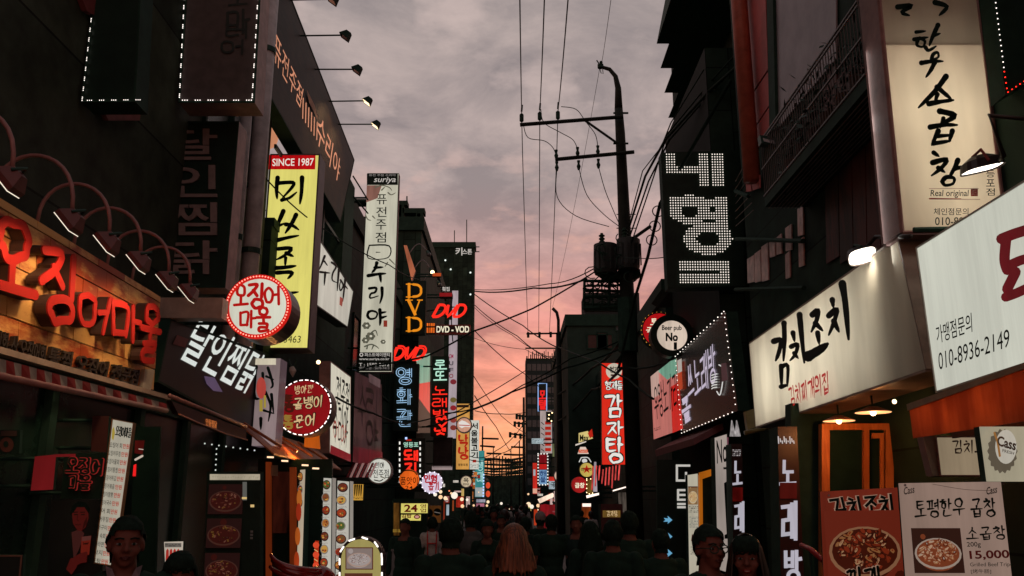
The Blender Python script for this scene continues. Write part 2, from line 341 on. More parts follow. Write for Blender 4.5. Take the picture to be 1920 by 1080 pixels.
def stroke_poly(pts, w, style, rnd):
    """outline of one stroke in the (u,v) letter square"""
    closed = (V(pts[0]) - V(pts[-1])).length < 1e-4
    if style == 'sharp' and not closed:
        P = [V((p[0], p[1], 0)) for p in pts]
    else: P = smooth(pts, 4 if style == 'brush' or closed else 5)
    n = len(P); vs = []; fs = []
    for i, p in enumerate(P):
        a, b = P[max(i - 1, 0)], P[min(i + 1, n - 1)]
        if closed and i in (0, n - 1): a, b = P[-2], P[1]
        t = (b - a).normalized(); nn = V((-t.y, t.x, 0)); k = w / 2
        if style == 'sharp' and 0 < i < n - 1:
            t1 = (p - a).normalized(); t2 = (b - p).normalized(); nn = V((-(t1 + t2).y, (t1 + t2).x, 0)).normalized(); k = w / 2 / max(.4, nn.dot(V((-t1.y, t1.x, 0))))
        if style == 'brush':
            f = i / (n - 1); k *= (1.18 - .5 * f if not closed else 1 + .25 * math.sin(2 * math.pi * f + 1)) * (1 + rnd.uniform(-.07, .07))
            if not closed and f > .8: k *= 1 - (f - .8) * 2.2
        q = p
        if style == 'sharp' and not closed:
            if i == 0: q = p - t * w * .45
            if i == n - 1: q = p + t * w * .45
        vs += [q + nn * k, q - nn * k]
    for i in range(n - 1): fs.append((2 * i, 2 * i + 1, 2 * i + 3, 2 * i + 2))
    if not closed and style != 'sharp':
        for e, sgn in ((0, -1), (n - 1, 1)):
            p = P[e]; a, b = vs[2 * e], vs[2 * e + 1]; c = (a + b) / 2; r = (a - b).length / 2; t = (P[min(e + 1, n - 1)] - P[max(e - 1, 0)]).normalized() * sgn
            u = (a - b).normalized(); i0 = len(vs); m = 5
            for k in range(1, m): an = math.pi * k / m; vs.append(c + u * r * math.cos(an) + t * r * math.sin(an))
            fs.append(tuple([2 * e] + list(range(i0, i0 + m - 1)) + [2 * e + 1]))
    return vs, fs
def bil(q, u, v): return (q[0] * (1 - u) + q[1] * u) * (1 - v) + (q[3] * (1 - u) + q[2] * u) * v
def R(x0, y0, x1, y1): return [(x0, y0), (x1, y0), (x1, y1), (x0, y1)]
# ================================================================== signs
_bc = {}
def bulbs_on(root, spots, r, m, name):
    """light dots on a sign: each cluster a part of its own, up to 90 on one sign, the rest in one mesh"""
    base = V(root['base']); used = _bc.get(root.name, 0); rest = MB(); o = None
    for i, (p, offs) in enumerate(spots):
        if used < 90:
            used += 1
            o = None; b = MB()
            for q in offs: b.ball(q, r, nu=6, nv=4)
            me = bpy.data.meshes.new('light_dot'); me.from_pydata([tuple(v) for v in b.v], [], b.f); me.materials.append(m)
            o = bpy.data.objects.new('light_dot', me); COL.objects.link(o); o.parent = root; o.location = p - base
        else:
            for q in offs: rest.ball(p + q, r, nu=6, nv=4)
    _bc[root.name] = used
    if rest.v: o = rest.build(name, m, root); o['kind'] = 'stuff'
    return o
class Sign:
    def __init__(s, name, label, cat, pl, q, depth=.2, face=None, frame=DMETAL, fw=.03, side=None, group=None, az=None, cab=True, cab_face=None, arms=True, root=None):
        if az is not None: # turn the wall plane so that the sign's top and bottom edges run level
            o = pl(*q[0]); c, sn = math.cos(az), math.sin(az); n = pl.n
            pl = Plane(o, (n.x * c - n.y * sn, n.x * sn + n.y * c, 0))
        s.pl = pl; s.k = 0
        if len(q) == 4 and not hasattr(q[0], '__len__'):
            P = [pl(*p) for p in R(*q)]; h = V((0, 0, 1))
            z1 = (P[0].z + P[1].z) / 2; z0 = (P[2].z + P[3].z) / 2; l = (P[0] + P[3]) / 2; r = (P[1] + P[2]) / 2
            s.q = [V((l.x, l.y, z1)), V((r.x, r.y, z1)), V((r.x, r.y, z0)), V((l.x, l.y, z0))]
        else: s.q = [pl(*p) for p in q]
        s.n = pl.n; c = sum(s.q, V()) / 4
        s.root = root or thing(name, label, cat, (c - s.n * depth * .5)[:2] + (min(p.z for p in s.q),), group)
        s.W = ((s.q[1] - s.q[0]).length + (s.q[2] - s.q[3]).length) / 2; s.H = ((s.q[3] - s.q[0]).length + (s.q[2] - s.q[1]).length) / 2
        s.off = .014; s.depth = depth
        if cab: MB().prism(s.q, -s.n * depth).build('cabinet', side or frame, s.root)
        else: # open box: back board and four side boards, the acrylic sheet in front
            c4 = sum(s.q, V()) / 4; MB().prism([p - s.n * (depth - .004) for p in s.q], -s.n * .02).build('back_board', frame, s.root)
            b = MB()
            for k in range(4): a, c = s.q[k], s.q[(k + 1) % 4]; b.prism([a, c, c - s.n * depth, a - s.n * depth], ((a + c) / 2 - c4).normalized() * .02)
            b.build('side_boards', side or frame, s.root); MB().prism([bil(s.q, .001, .001), bil(s.q, .999, .001), bil(s.q, .999, .999), bil(s.q, .001, .999)], -s.n * .005).build('acrylic_face', cab_face, s.root)
        if arms and abs(s.n.y) > .9:
            sx = -1 if c.x < 0 else 1; wx = 4.0 * sx; e = s.q[0] if sx < 0 else s.q[1]; z0, z1 = min(p.z for p in s.q), max(p.z for p in s.q); y = c.y + depth * .6
            if .06 < (wx - e.x) * sx < 3 and z0 > 1.6:
                r_ = .012 + .0006 * y
                for z in (z1 - (z1 - z0) * .12, z0 + (z1 - z0) * .12): MB().tube([V((e.x - .02 * sx, y, z)), V((wx, y, z))], r_, 6).build('mounting_arm', DARK, s.root)
        fu, fv = fw / s.W, fw / s.H
        if fw > 0:
            b = MB(); a = [p + s.n * .012 for p in s.q]
            i = [bil(a, fu, fv), bil(a, 1 - fu, fv), bil(a, 1 - fu, 1 - fv), bil(a, fu, 1 - fv)]
            for k in range(4): b.prism([a[k], a[(k + 1) % 4], i[(k + 1) % 4], i[k]], -s.n * .0115)
            b.build('frame', frame, s.root)
        if face is not None:
            a = [p + s.n * .004 for p in s.q]
            MB().quad([bil(a, fu, fv), bil(a, 1 - fu, fv), bil(a, 1 - fu, 1 - fv), bil(a, fu, 1 - fv)]).build('face_panel', face, s.root)
    def Q(s, q):
        if not hasattr(q[0], '__len__'):
            if max(abs(x) for x in q) <= 1.6: return [bil(s.q, u, v) for u, v in R(*q)]
            q = R(*q)
        return [s.pl(*p) for p in q]
    def nx(s): s.k += 1; return s.n * (.006 + .003 * s.k)
    def rect(s, q, m, name='colour_panel', parent=None):
        o = s.nx(); return MB().quad([p + o for p in s.Q(q)]).build(name, m, parent or s.root)
    def poly(s, pts, m, name='printed_shape'):
        o = s.nx(); return MB().quad([s.pl(*p) + o for p in pts]).build(name, m, s.root)
    def disc(s, cx, cy, rx, ry=None, m=None, name='printed_disc', n=24):
        return s.poly([(cx + rx * math.cos(2 * math.pi * i / n), cy + (ry or rx) * math.sin(2 * math.pi * i / n)) for i in range(n)], m, name)
    def line(s, pts, w, m, name='printed_line', style='round'):
        b = MB(); o = s.nx(); vs, fs = stroke_poly(pts, w, style, random); b.add([s.pl(v.x, v.y) + o for v in vs], fs); return b.build(name, m, s.root)
    def text(s, txt, q, m, bold=.01, shear=0, thick=0, vert=False, gap=.12, name='lettering', fit=True):
        q = s.Q(q); o = s.nx(); b = MB()
        if vert:
            ch = [c for c in txt]; n = len(ch)
            cells = [(c, [bil(q, 0, (i + gap / 2) / n), bil(q, 1, (i + gap / 2) / n), bil(q, 1, (i + 1 - gap / 2) / n), bil(q, 0, (i + 1 - gap / 2) / n)]) for i, c in enumerate(ch) if c != ' ']
        else: cells = [(txt, q)]
        for c, cq in cells:
            vs, fs, asp = glyphs(c, bold, shear)
            pts = [bil(cq, u, v) + o for u, v in vs]
            if thick:
                b.add(pts, fs); b.add([p + s.n * thick for p in pts], fs); b2 = {}
                for f in fs:
                    for i in range(len(f)):
                        e = (f[i], f[(i + 1) % len(f)]); b2[tuple(sorted(e))] = None if tuple(sorted(e)) in b2 else e
                k = len(pts); base = len(b.v) - 2 * k
                for e in b2.values():
                    if e: b.f.append((base + e[0], base + e[1], base + k + e[1], base + k + e[0])); b.m.append(0)
            else: b.add(pts, fs)
        return b.build(name, m, s.root)
    def cells(s, txt, q, vert, gap):
        n = len(txt); out = []
        for i, c in enumerate(txt):
            a0, a1 = (i + gap / 2) / n, (i + 1 - gap / 2) / n
            if c == ' ': continue
            out.append((c, [bil(q, 0, a0), bil(q, 1, a0), bil(q, 1, a1), bil(q, 0, a1)] if vert else [bil(q, a0, 0), bil(q, a1, 0), bil(q, a1, 1), bil(q, a0, 1)]))
        return out
    def brush(s, txt, q, m, w=.13, style='brush', vert=False, gap=.16, outline=None, ow=.07, thick=0, jit=.02, name='lettering', seed=1, side=None):
        rnd = random.Random(seed); q = s.Q(q); o = s.nx()
        if outline:
            s.k += 4; o = s.nx()
        b, bo = MB(), MB(); j = 0
        for c, cq in s.cells(txt, q, vert, gap):
            cw = ((cq[1] - cq[0]).length + (cq[2] - cq[3]).length) / 2; hh = ((cq[3] - cq[0]).length + (cq[2] - cq[1]).length) / 2; sw = w * math.sqrt(cw * hh)
            for st in syllable(c):
                pts = [((x + rnd.uniform(-jit, jit)) * cw, (y + rnd.uniform(-jit, jit)) * hh) for x, y in st]
                if (V(st[0]) - V(st[-1])).length < 1e-4: pts[-1] = pts[0]
                j += 1; e = s.n * (.0004 * j)
                vs, fs = stroke_poly(pts, sw, style, rnd)
                P3 = [bil(cq, p.x / cw, p.y / hh) + o + e for p in vs]
                if thick:
                    for f in fs: b.prism([P3[i] + s.n * thick for i in f], -s.n * .012, 0); b.prism([P3[i] + s.n * (thick - .0125) for i in f], -s.n * (thick - .0125), 1)
                else: b.add(P3, fs)
                if outline:
                    vs, fs = stroke_poly(pts, sw + 2 * ow * math.sqrt(cw * hh), style, rnd)
                    bo.add([bil(cq, p.x / cw, p.y / hh) + o - s.n * .008 + e * .3 for p in vs], fs)
        if outline: bo.build('letter_outline', outline, s.root)
        return b.build(name, [m, side or m] if thick else m, s.root)
    def neon(s, txt, q, m, r=.02, vert=False, gap=.2, off=.05, double=0, name='neon_tube', extra=None):
        q = s.Q(q); b = MB()
        for c, cq in s.cells(txt, q, vert, gap):
            sy = extra[c] if extra and c in extra else syllable(c)
            for st in sy:
                P = smooth(st, 3) if len(st) > 2 else [V((st[0][0], st[0][1], 0)), V((st[1][0], st[1][1], 0))]
                for dd in ([-double, double] if double else [0]):
                    pts = []
                    for i, p in enumerate(P):
                        t = (P[min(i + 1, len(P) - 1)] - P[max(i - 1, 0)]).normalized()
                        pts.append(bil(cq, p.x - t.y * dd, p.y + t.x * dd) + s.n * off)
                    b.tube(pts, r, 5)
        return b.build(name, m, s.root, smooth=True)
    def led(s, pts, m=None, step=.1, clus=1, cs=.03, r=.014, off=.03, name='led_string', closed=False):
        P = [s.pl(*p) + s.n * off for p in pts]
        if closed: P.append(P[0])
        acc = 0.0; spots = []
        for a, c in zip(P, P[1:]):
            L = (c - a).length; d = (c - a).normalized(); t = acc
            while t < L:
                spots.append((a + d * t, [d * (cs * k) for k in range(clus)])); t += step
            acc = t - L
        return bulbs_on(s.root, spots, r, m or LEDW, name)
    def food(s, q, seed=0, pal=('#7a2a18', '#c8903c', '#a33a1c', '#e0c8a0', '#4a1a10', '#5a6a28'), bg='#5a2a20', bowl='#b89878', k=.35, n=170, frame=None):
        """a printed photograph of a dish: table, bowl rim, broth and pieces of food"""
        rnd = random.Random(seed); q = s.Q(q); o = s.nx(); s.k += 4
        mats = [glow('print_' + c.strip('#'), c, k, 0) for c in (bg, bowl) + tuple(pal)]
        b = MB(); W, H = (q[1] - q[0]).length, (q[3] - q[0]).length
        def pl(pts, mi, z): b.add([bil(q, min(1, max(0, u)), min(1, max(0, v))) + o + s.n * z for u, v in pts], [tuple(range(len(pts)))], mi)
        pl([(0, 0), (1, 0), (1, 1), (0, 1)], 0, 0)
        for i in range(1): # cloth
            x, y = rnd.choice([(rnd.random(), rnd.uniform(0, .2)), (rnd.choice([.05, .95]), rnd.random())]); r = rnd.uniform(.05, .10)
            pl([(x + r * math.cos(t * .7), y + r * W / H * math.sin(t * .7)) for t in range(9)], 2, .0005 + .0002 * i)
        def el(cx, cy, rx, ry, mi, z, n=22): pl([(cx + rx * math.cos(2 * math.pi * i / n), cy + ry * math.sin(2 * math.pi * i / n)) for i in range(n)], mi, z)
        el(.5, .68, .38, .28, 2, .0015); el(.5, .57, .47, .35, 1, .002); el(.5, .56, .43, .31, 2, .0025)
        for i in range(n):
            a = rnd.random() * 6.28; r = math.sqrt(rnd.random()); x, y = .5 + .37 * r * math.cos(a), .53 + .26 * r * math.sin(a) - .10 * (1 - r)
            rx, ry = rnd.uniform(.025, .075), rnd.uniform(.012, .035); th = rnd.random() * 3; f = [rnd.uniform(.75, 1.2) for _ in range(8)]
            for (kx, dy, mi, dz) in ((1.25, .012, 2, 0), (1, 0, rnd.randrange(3, len(mats)), .00002), (.45, -.008, rnd.choice([1, 4, len(mats) - 1]), .00004)):
                pl([(x + kx * g * (rx * math.cos(t) * math.cos(th) - ry * math.sin(t) * math.sin(th)), y + dy + kx * g * (rx * math.cos(t) * math.sin(th) + ry * math.sin(t) * math.cos(th))) for t, g in zip(np.linspace(0, 5.5, 8), f)], mi, .003 + .00006 * i + dz)
        return b.build('food_photo', mats, s.root)
    def scribble(s, q, m, lines=1, seed=0, h=.7, name='small_print'):
        """rows of writing too small to read"""
        rnd = random.Random(seed); q = s.Q(q); o = s.nx(); b = MB()
        for i in range(lines):
            u = 0
            while u < .98:
                w = rnd.uniform(.02, .06); v0 = (i + (1 - h) / 2) / lines; v1 = (i + (1 + h) / 2) / lines
                if rnd.random() < .82:
                    a, c = (v0, v0 + (v1 - v0) * .25) if rnd.random() < .5 else (v0 + (v1 - v0) * .7, v1)
                    b.quad([bil(q, u, a) + o, bil(q, min(1, u + w), a) + o, bil(q, min(1, u + w), c) + o, bil(q, u, c) + o])
                    b.quad([bil(q, u + w * .4, v0) + o * 1.03, bil(q, u + w * .6, v0) + o * 1.03, bil(q, u + w * .6, v1) + o * 1.03, bil(q, u + w * .4, v1) + o * 1.03])
                u += w * 1.25
        return b.build(name, m, s.root)
class Round(Sign):
    """round drum sign seen face on; q = centre px, radius px"""
    def __init__(s, name, label, cat, d, cx, cy, r, depth=.3, face=None, side=DMETAL, rim=None, rimw=.12, group=None, face_r=None, scal=0):
        s.pl = facing(d); s.n = s.pl.n; s.k = 0; c = s.pl(cx, cy); s.c = c; s.r = r * (s.pl(cx + 1, cy) - s.pl(cx, cy)).length; s.off = .014
        s.cx, s.cy, s.rp = cx, cy, r
        s.root = thing(name, label, cat, (c.x, c.y + depth / 2, c.z - s.r), group)
        s.q = [s.pl(cx - r, cy - r), s.pl(cx + r, cy - r), s.pl(cx + r, cy + r), s.pl(cx - r, cy + r)]; s.W = s.H = 2 * s.r
        b = MB()
        if scal: # scalloped edge
            n = scal * 6; ring = [c + V((math.cos(2 * math.pi * i / n), 0, math.sin(2 * math.pi * i / n))) * s.r * (.96 + .05 * abs(math.sin(math.pi * i / 6))) for i in range(n)]
            b.prism(ring, (0, depth, 0))
        else: b.drum(c, s.r, (0, 1, 0), depth, 36)
        b.build('drum', side, s.root, smooth=False)
        sx = -1 if c.x < 0 else 1
        if .06 < (4.0 * sx - c.x) * sx - s.r < 3:
            for z in (-.4, .4): MB().tube([V((c.x + sx * s.r * .85, d + depth * .5, c.z + z * s.r)), V((4.0 * sx, d + depth * .5, c.z + z * s.r))], .012 + .0006 * d, 6).build('mounting_arm', DARK, s.root)
        fr = s.r * (1 - rimw)
        if rim:
            b = MB(); n = 36
            for i in range(n):
                a0, a1 = 2 * math.pi * i / n, 2 * math.pi * (i + 1) / n
                f = lambda a, rr, y: c + V((math.cos(a) * rr, y, math.sin(a) * rr))
                b.add([f(a0, s.r * 1.01, -.02), f(a1, s.r * 1.01, -.02), f(a1, fr, -.02), f(a0, fr, -.02), f(a0, s.r * 1.01, .02), f(a1, s.r * 1.01, .02), f(a1, fr, .0), f(a0, fr, .0)], [(0, 1, 2, 3), (0, 1, 5, 4), (2, 3, 7, 6)])
            b.build('rim', rim, s.root)
        else: fr = s.r * .97
        b = MB(); n = 36; b.quad([c + V((math.cos(2 * math.pi * i / n) * fr, -.004, math.sin(2 * math.pi * i / n) * fr)) for i in range(n)]); b.build('face_panel', face, s.root)
    def ring(s, m, n, clus=1, r=.012, k=.94, off=.03, name='led_ring', ca=.035):
        f = lambda a: s.c + V((math.cos(a) * s.r * k, -off, math.sin(a) * s.r * k))
        return bulbs_on(s.root, [(f(2 * math.pi * i / n), [f(2 * math.pi * i / n + ca * j) - f(2 * math.pi * i / n) for j in range(clus)]) for i in range(n)], r, m, name)
def post(name, label, cat, pts, r, m, n=8, group=None):
    o = MB().tube(pts, r, n).build(name, m, None, True, loc=V(pts[0])); return tag(o, label, cat, group)
# ================================================================== people
SKIN = mat('warm_skin', (.13, .042, .030), .6, var=.08, spec=.15); HAIRK = mat('black_hair', (.008, .017, .012), .8, var=.5, scale=40, spec=.08); SKIN2 = mat('shaded_skin', (.14, .055, .04), .7, var=.08, spec=.1)
_pc = {}
def capsule(b, a, c, r0, r1, n=12):
    a, c = V(a), V(c); t = (c - a).normalized() if (c - a).length > 1e-6 else V((0, 0, 1))
    pts = [a - t * r0 * .95, a - t * r0 * .7, a, a.lerp(c, .5), c, c + t * r1 * .7, c + t * r1 * .95]
    b.tube(pts, [r0 * .25, r0 * .72, r0, (r0 + r1) / 2, r1, r1 * .72, r1 * .25], n)
def remesh(b, vox, it):
    me = bpy.data.meshes.new('tmp'); me.from_pydata([tuple(v) for v in b.v], [], b.f)
    bm = bmesh.new(); bm.from_mesh(me); bmesh.ops.recalc_face_normals(bm, faces=bm.faces); bm.to_mesh(me); bm.free()
    o = bpy.data.objects.new('tmp', me); COL.objects.link(o)
    r = o.modifiers.new('r', 'REMESH'); r.mode = 'VOXEL'; r.voxel_size = vox
    sm = o.modifiers.new('s', 'SMOOTH'); sm.iterations = it; sm.factor = .5
    dg = bpy.context.evaluated_depsgraph_get(); ev = o.evaluated_get(dg); m2 = bpy.data.meshes.new_from_object(ev)
    bpy.data.objects.remove(o); bpy.data.meshes.remove(me)
    for p in m2.polygons: p.use_smooth = True
    return m2
def body_parts(sex, vox, arm='down', stride=.12):
    """one continuous figure 1.72 m tall facing +y, and clothing cut from its own surface"""
    k = (sex, vox, arm, stride)
    if k in _pc: return _pc[k]
    f = sex == 'w'; sh = .165 if f else .195; b = MB()
    B = lambda c, r: b.ball(c, r, nu=20, nv=14)
    B((0, -.012, 1.625), (.077, .094, .098)); B((0, .022, 1.555), (.056, .066, .064)); B((0, .052, 1.513), (.032, .03, .024))
    capsule(b, (0, .082, 1.612), (0, .106, 1.578), .009, .015); B((-.014, .094, 1.574), (.011, .013, .009)); B((.014, .094, 1.574), (.011, .013, .009))
    for s in (-1, 1):
        B((s * .079, -.01, 1.59), (.012, .024, .034)); capsule(b, (s * .012, .076, 1.632), (s * .05, .066, 1.632), .011, .008)
        B((s * .042, .052, 1.572), (.026, .025, .026))
    B((0, .080, 1.543), (.026, .013, .007)); B((0, .079, 1.533), (.024, .012, .008))
    capsule(b, (0, -.015, 1.54), (0, -.02, 1.42), .052 if f else .058, .06 if f else .07)
    B((0, -.01, 1.28), (.15 if f else .175, .105 if f else .118, .17)); B((0, -.012, 1.40), (sh * .86, .085, .07)); B((0, -.005, 1.09), (.125 if f else .152, .095, .15)); B((0, -.01, .95), (.165 if f else .163, .115, .12))
    if f:
        for s in (-1, 1): B((s * .07, .075, 1.27), (.062, .055, .06))
    for s in (-1, 1):
        S0 = V((s * sh, -.012, 1.395)); E = V((s * (sh + .055), -.03, 1.12)); Wr = V((s * (sh + .06), .06, .885))
        if arm == 'fwd' and s == 1: E = V((s * (sh + .05), .02, 1.13)); Wr = V((s * (sh - .02), .25, 1.16))
        capsule(b, S0, E, .052 if f else .06, .039 if f else .045); capsule(b, E, Wr, .04 if f else .045, .026 if f else .03)
        dr = (Wr - E).normalized(); Hc = Wr + dr * .06; b.ball(Hc, (.02, .036, .05), nu=12, nv=8)
        side = V((0, 1, 0)) if abs(dr.y) < .8 else V((0, 0, 1))
        for i in range(5 if vox < .012 else 4):
            if i == 4: p = Wr + dr * .035 + side * .034; capsule(b, p, p + side * .028 + dr * .035, .011, .009, 8); continue
            p = Hc + dr * .04 + side * (.028 - .019 * i); L = (.062, .07, .065, .05)[i]; mid = p + dr * L * .55
            capsule(b, p, mid, .0095, .009, 8); capsule(b, mid, mid + dr * L * .45 + V((-s * .014, .004, 0)), .009, .008, 8)
        st = stride * s; H = V((s * .088, -.01, .92)); K = V((s * .095, st * .6 + .02, .50)); A = V((s * .10, st - .03, .085))
        capsule(b, H, K, .085 if f else .083, .055 if f else .057); capsule(b, K, A, .053, .036); B((K.x, K.y - .012, .36), (.05, .055, .11))
        capsule(b, A + V((0, -.03, -.04)), A + V((s * .015, .13, -.05)), .038, .034)
    body = remesh(b, vox, 3)
    co = np.array([v.co[:] for v in body.vertices]); nr = np.array([v.normal[:] for v in body.vertices])
    def region(sel, d, extra=None):
        vs, fs, ix = [], [], {}
        for p in body.polygons:
            if all(sel[i] for i in p.vertices):
                f_ = []
                for i in p.vertices:
                    if i not in ix: ix[i] = len(vs); vs.append(co[i] + nr[i] * d + (extra(co[i]) if extra else 0))
                    f_.append(ix[i])
                fs.append(f_)
        m = bpy.data.meshes.new('cloth'); m.from_pydata([tuple(v) for v in vs], [], fs)
        for p in m.polygons: p.use_smooth = True
        return m
    x, y, z = co.T; ax = np.abs(x); arm_ = (ax > sh - .005) & (z < 1.42) & (ax > .165)
    out = {'body': body}
    neck = z < 1.455 + .03 * (y < 0) + .25 * np.maximum(0, ax - .07) - .9 * np.maximum(0, y - .02) * (ax < .06)
    hand = (z < .90) & arm_
    out['long'] = region(neck & (z > .90) & ~hand & (z < 1.47), .014, lambda c: np.array((0, 0, 0)))
    out['short'] = region(neck & (z > .90) & ((~arm_) | (z > 1.17)) & (z < 1.47), .014)
    out['trousers'] = region((z < .965) & (z > .075) & ~arm_, .016)
    out['skirt'] = region((z < .985) & (z > .56) & ~arm_, .03)
    out['shoes'] = region(z < .085, .008)
    hl = 1.655 - .02 * (ax > .05) # hair line over the brow
    hs = ((z > hl) | ((y < -.005 - .25 * np.maximum(0, 1.58 - z)) & (z > 1.49)) | ((y < .02) & (z > 1.61) & (ax > .055))) & (z > 1.49) & (ax < .085)
    tuft = lambda c: np.array((math.sin(c[0] * 150 + c[2] * 60), math.sin(c[1] * 140 + c[0] * 70), math.sin(c[2] * 130 + c[1] * 90) + 1.5)) * .004
    out['hair'] = region(hs, .013, tuft)
    hb = ((z > 1.635 - .0 * ax) | ((y < .03) & (z > 1.52))) & (z > 1.5) & (ax < .1)
    out['bob'] = region(hb, .020, tuft)
    _pc[k] = out; return out
_lh = {}
def long_hair(z0=1.24, spread=.15):
    """hair falling from the crown down the back, ridged into locks"""
    key = (z0, spread)
    if key in _lh: return _lh[key]
    n, m = 72, 22; vs = []; fs = []; rnd = random.Random(3); ph = [rnd.uniform(0, 6.28) for _ in range(n)]; en = [rnd.uniform(-.035, .03) for _ in range(n)]
    A0 = math.radians(100)
    for i in range(n):
        a = -math.pi / 2 + (i / (n - 1) * 2 - 1) * (math.pi - math.radians(48))
        for j in range(m):
            t = j / (m - 1); zc = 1.735 - (1.735 - z0 + en[i]) * t ** 1.0 if t > .25 else 1.735
            if t <= .25:
                th = t / .25 * math.pi / 2; rx = .092 * math.sin(th); ry = .112 * math.sin(th); z = 1.615 + .122 * math.cos(th)
            else:
                u = (t - .25) / .75; z = 1.615 - (1.615 - z0 - en[i]) * u; rx = .092 + (spread - .092) * u ** .8; ry = .112 + .005 * u
            w = 1 + (.035 * math.sin(i * 1.9 + t * 2) + .03 * math.sin(ph[i] + t * 3)) * min(1, t * 2.5)
            vs.append((rx * w * math.cos(a), -.015 + ry * w * math.sin(a), z))
    for i in range(n - 1):
        for j in range(m - 1): fs.append((i * m + j, (i + 1) * m + j, (i + 1) * m + j + 1, i * m + j + 1))
    me = bpy.data.meshes.new('long_hair'); me.from_pydata(vs, [], fs)
    bm = bmesh.new(); bm.from_mesh(me); bmesh.ops.solidify(bm, geom=bm.faces, thickness=.008); bm.to_mesh(me); bm.free()
    for p in me.polygons: p.use_smooth = True
    _lh[key] = me; return me
def put(root, name, me, m, copy=True):
    o = bpy.data.objects.new(name, me); COL.objects.link(o); o.parent = root; o['base'] = root['base']
    if not me.materials: me.materials.append(m)
    o.material_slots[0].link = 'OBJECT'; o.material_slots[0].material = m; return o
def person(label, px, py, d, turn=0, sex='m', top='long', topm=DARK, bot='trousers', botm=DARK, hair='hair', hairm=HAIRK, vox=.017, arm='down', stride=.12, group=None, skin=None, wide=1.0, z0=1.24):
    p = at(px, py, d); s = max(.72, (p.z - .02) / 1.745); P = body_parts(sex, vox, arm, stride)
    r = thing('person', label, 'person', (p.x, d, 0), group)
    put(r, 'body', P['body'], skin or (SKIN if vox < .01 else SKIN2))
    put(r, 'jacket' if top == 'long' else 'shirt', P[top], topm); put(r, bot, P[bot], botm); put(r, 'shoes', P['shoes'], DARK)
    if hair == 'long': put(r, 'hair', long_hair(z0), hairm)
    elif hair: put(r, 'hair' if hair != 'cap' else 'hair', P['bob' if hair == 'bob' else 'hair'], hairm)
    r.rotation_euler = (0, 0, math.radians(turn)); r.scale = (s * wide, s * wide, s); r['s'] = s
    return r
def face_kit(r, lips='#5a1c18', glasses=False, bangs=False):
    """eyes, brows and lips on a figure's head (in its own space)"""
    base = V(r['base'])
    def mk(name, b, m): o = b.build(name, m, None, True); o.parent = r; return o
    white = mat('eye_white', (.20, .16, .15), .3, var=.02)
    for s in (-1, 1):
        b = MB(); b.ball((s * .033, .066, 1.604), (.0155, .0135, .0062), nu=12, nv=8); e = mk('eye', b, white)
        b = MB(); b.ball((s * .033, .0785, 1.604), (.0065, .003, .0075), nu=10, nv=6); o = b.build('iris', LETK, None, True); o.parent = e
        b = MB(); b.tube([(s * .014, .088, 1.629), (s * .034, .084, 1.634), (s * .056, .070, 1.628)], .0042, 6); mk('eyebrow', b, HAIRK)
    b = MB(); b.tube([(-.024, .086, 1.540), (-.01, .094, 1.543), (0, .095, 1.541), (.01, .094, 1.543), (.024, .086, 1.540)], .005, 6); b.tube([(-.02, .086, 1.537), (0, .093, 1.532), (.02, .086, 1.537)], .0055, 6)
    mk('lips', b, mat('lips_' + lips.strip('#'), lips, .4, var=.05))
    if glasses:
        b = MB()
        for s in (-1, 1):
            b.tube([(s * .035 + .027 * math.cos(a), .098 - .25 * (abs(s * .035 + .027 * math.cos(a)) - .02) * .5, 1.602 + .022 * math.sin(a)) for a in np.linspace(0, 2 * math.pi, 19)], .0035, 6)
            b.tube([(s * .062, .092, 1.606), (s * .083, .06, 1.608), (s * .088, -.02, 1.60)], .003, 6)
        b.tube([(-.01, .101, 1.606), (.01, .101, 1.606)], .003, 6); mk('glasses', b, BLACKM)
    if bangs:
        b = MB()
        for i in range(15):
            x = -.07 + .01 * i; y = .088 * math.sqrt(max(0, 1 - (x / .095) ** 2)); b.tube([(x * .7, y * .55, 1.725), (x * .95, y + .006, 1.69), (x, y + .014, 1.642 - .006 * (i % 3))], [.010, .009, .004], 5)
        mk('fringe', b, HAIRK)
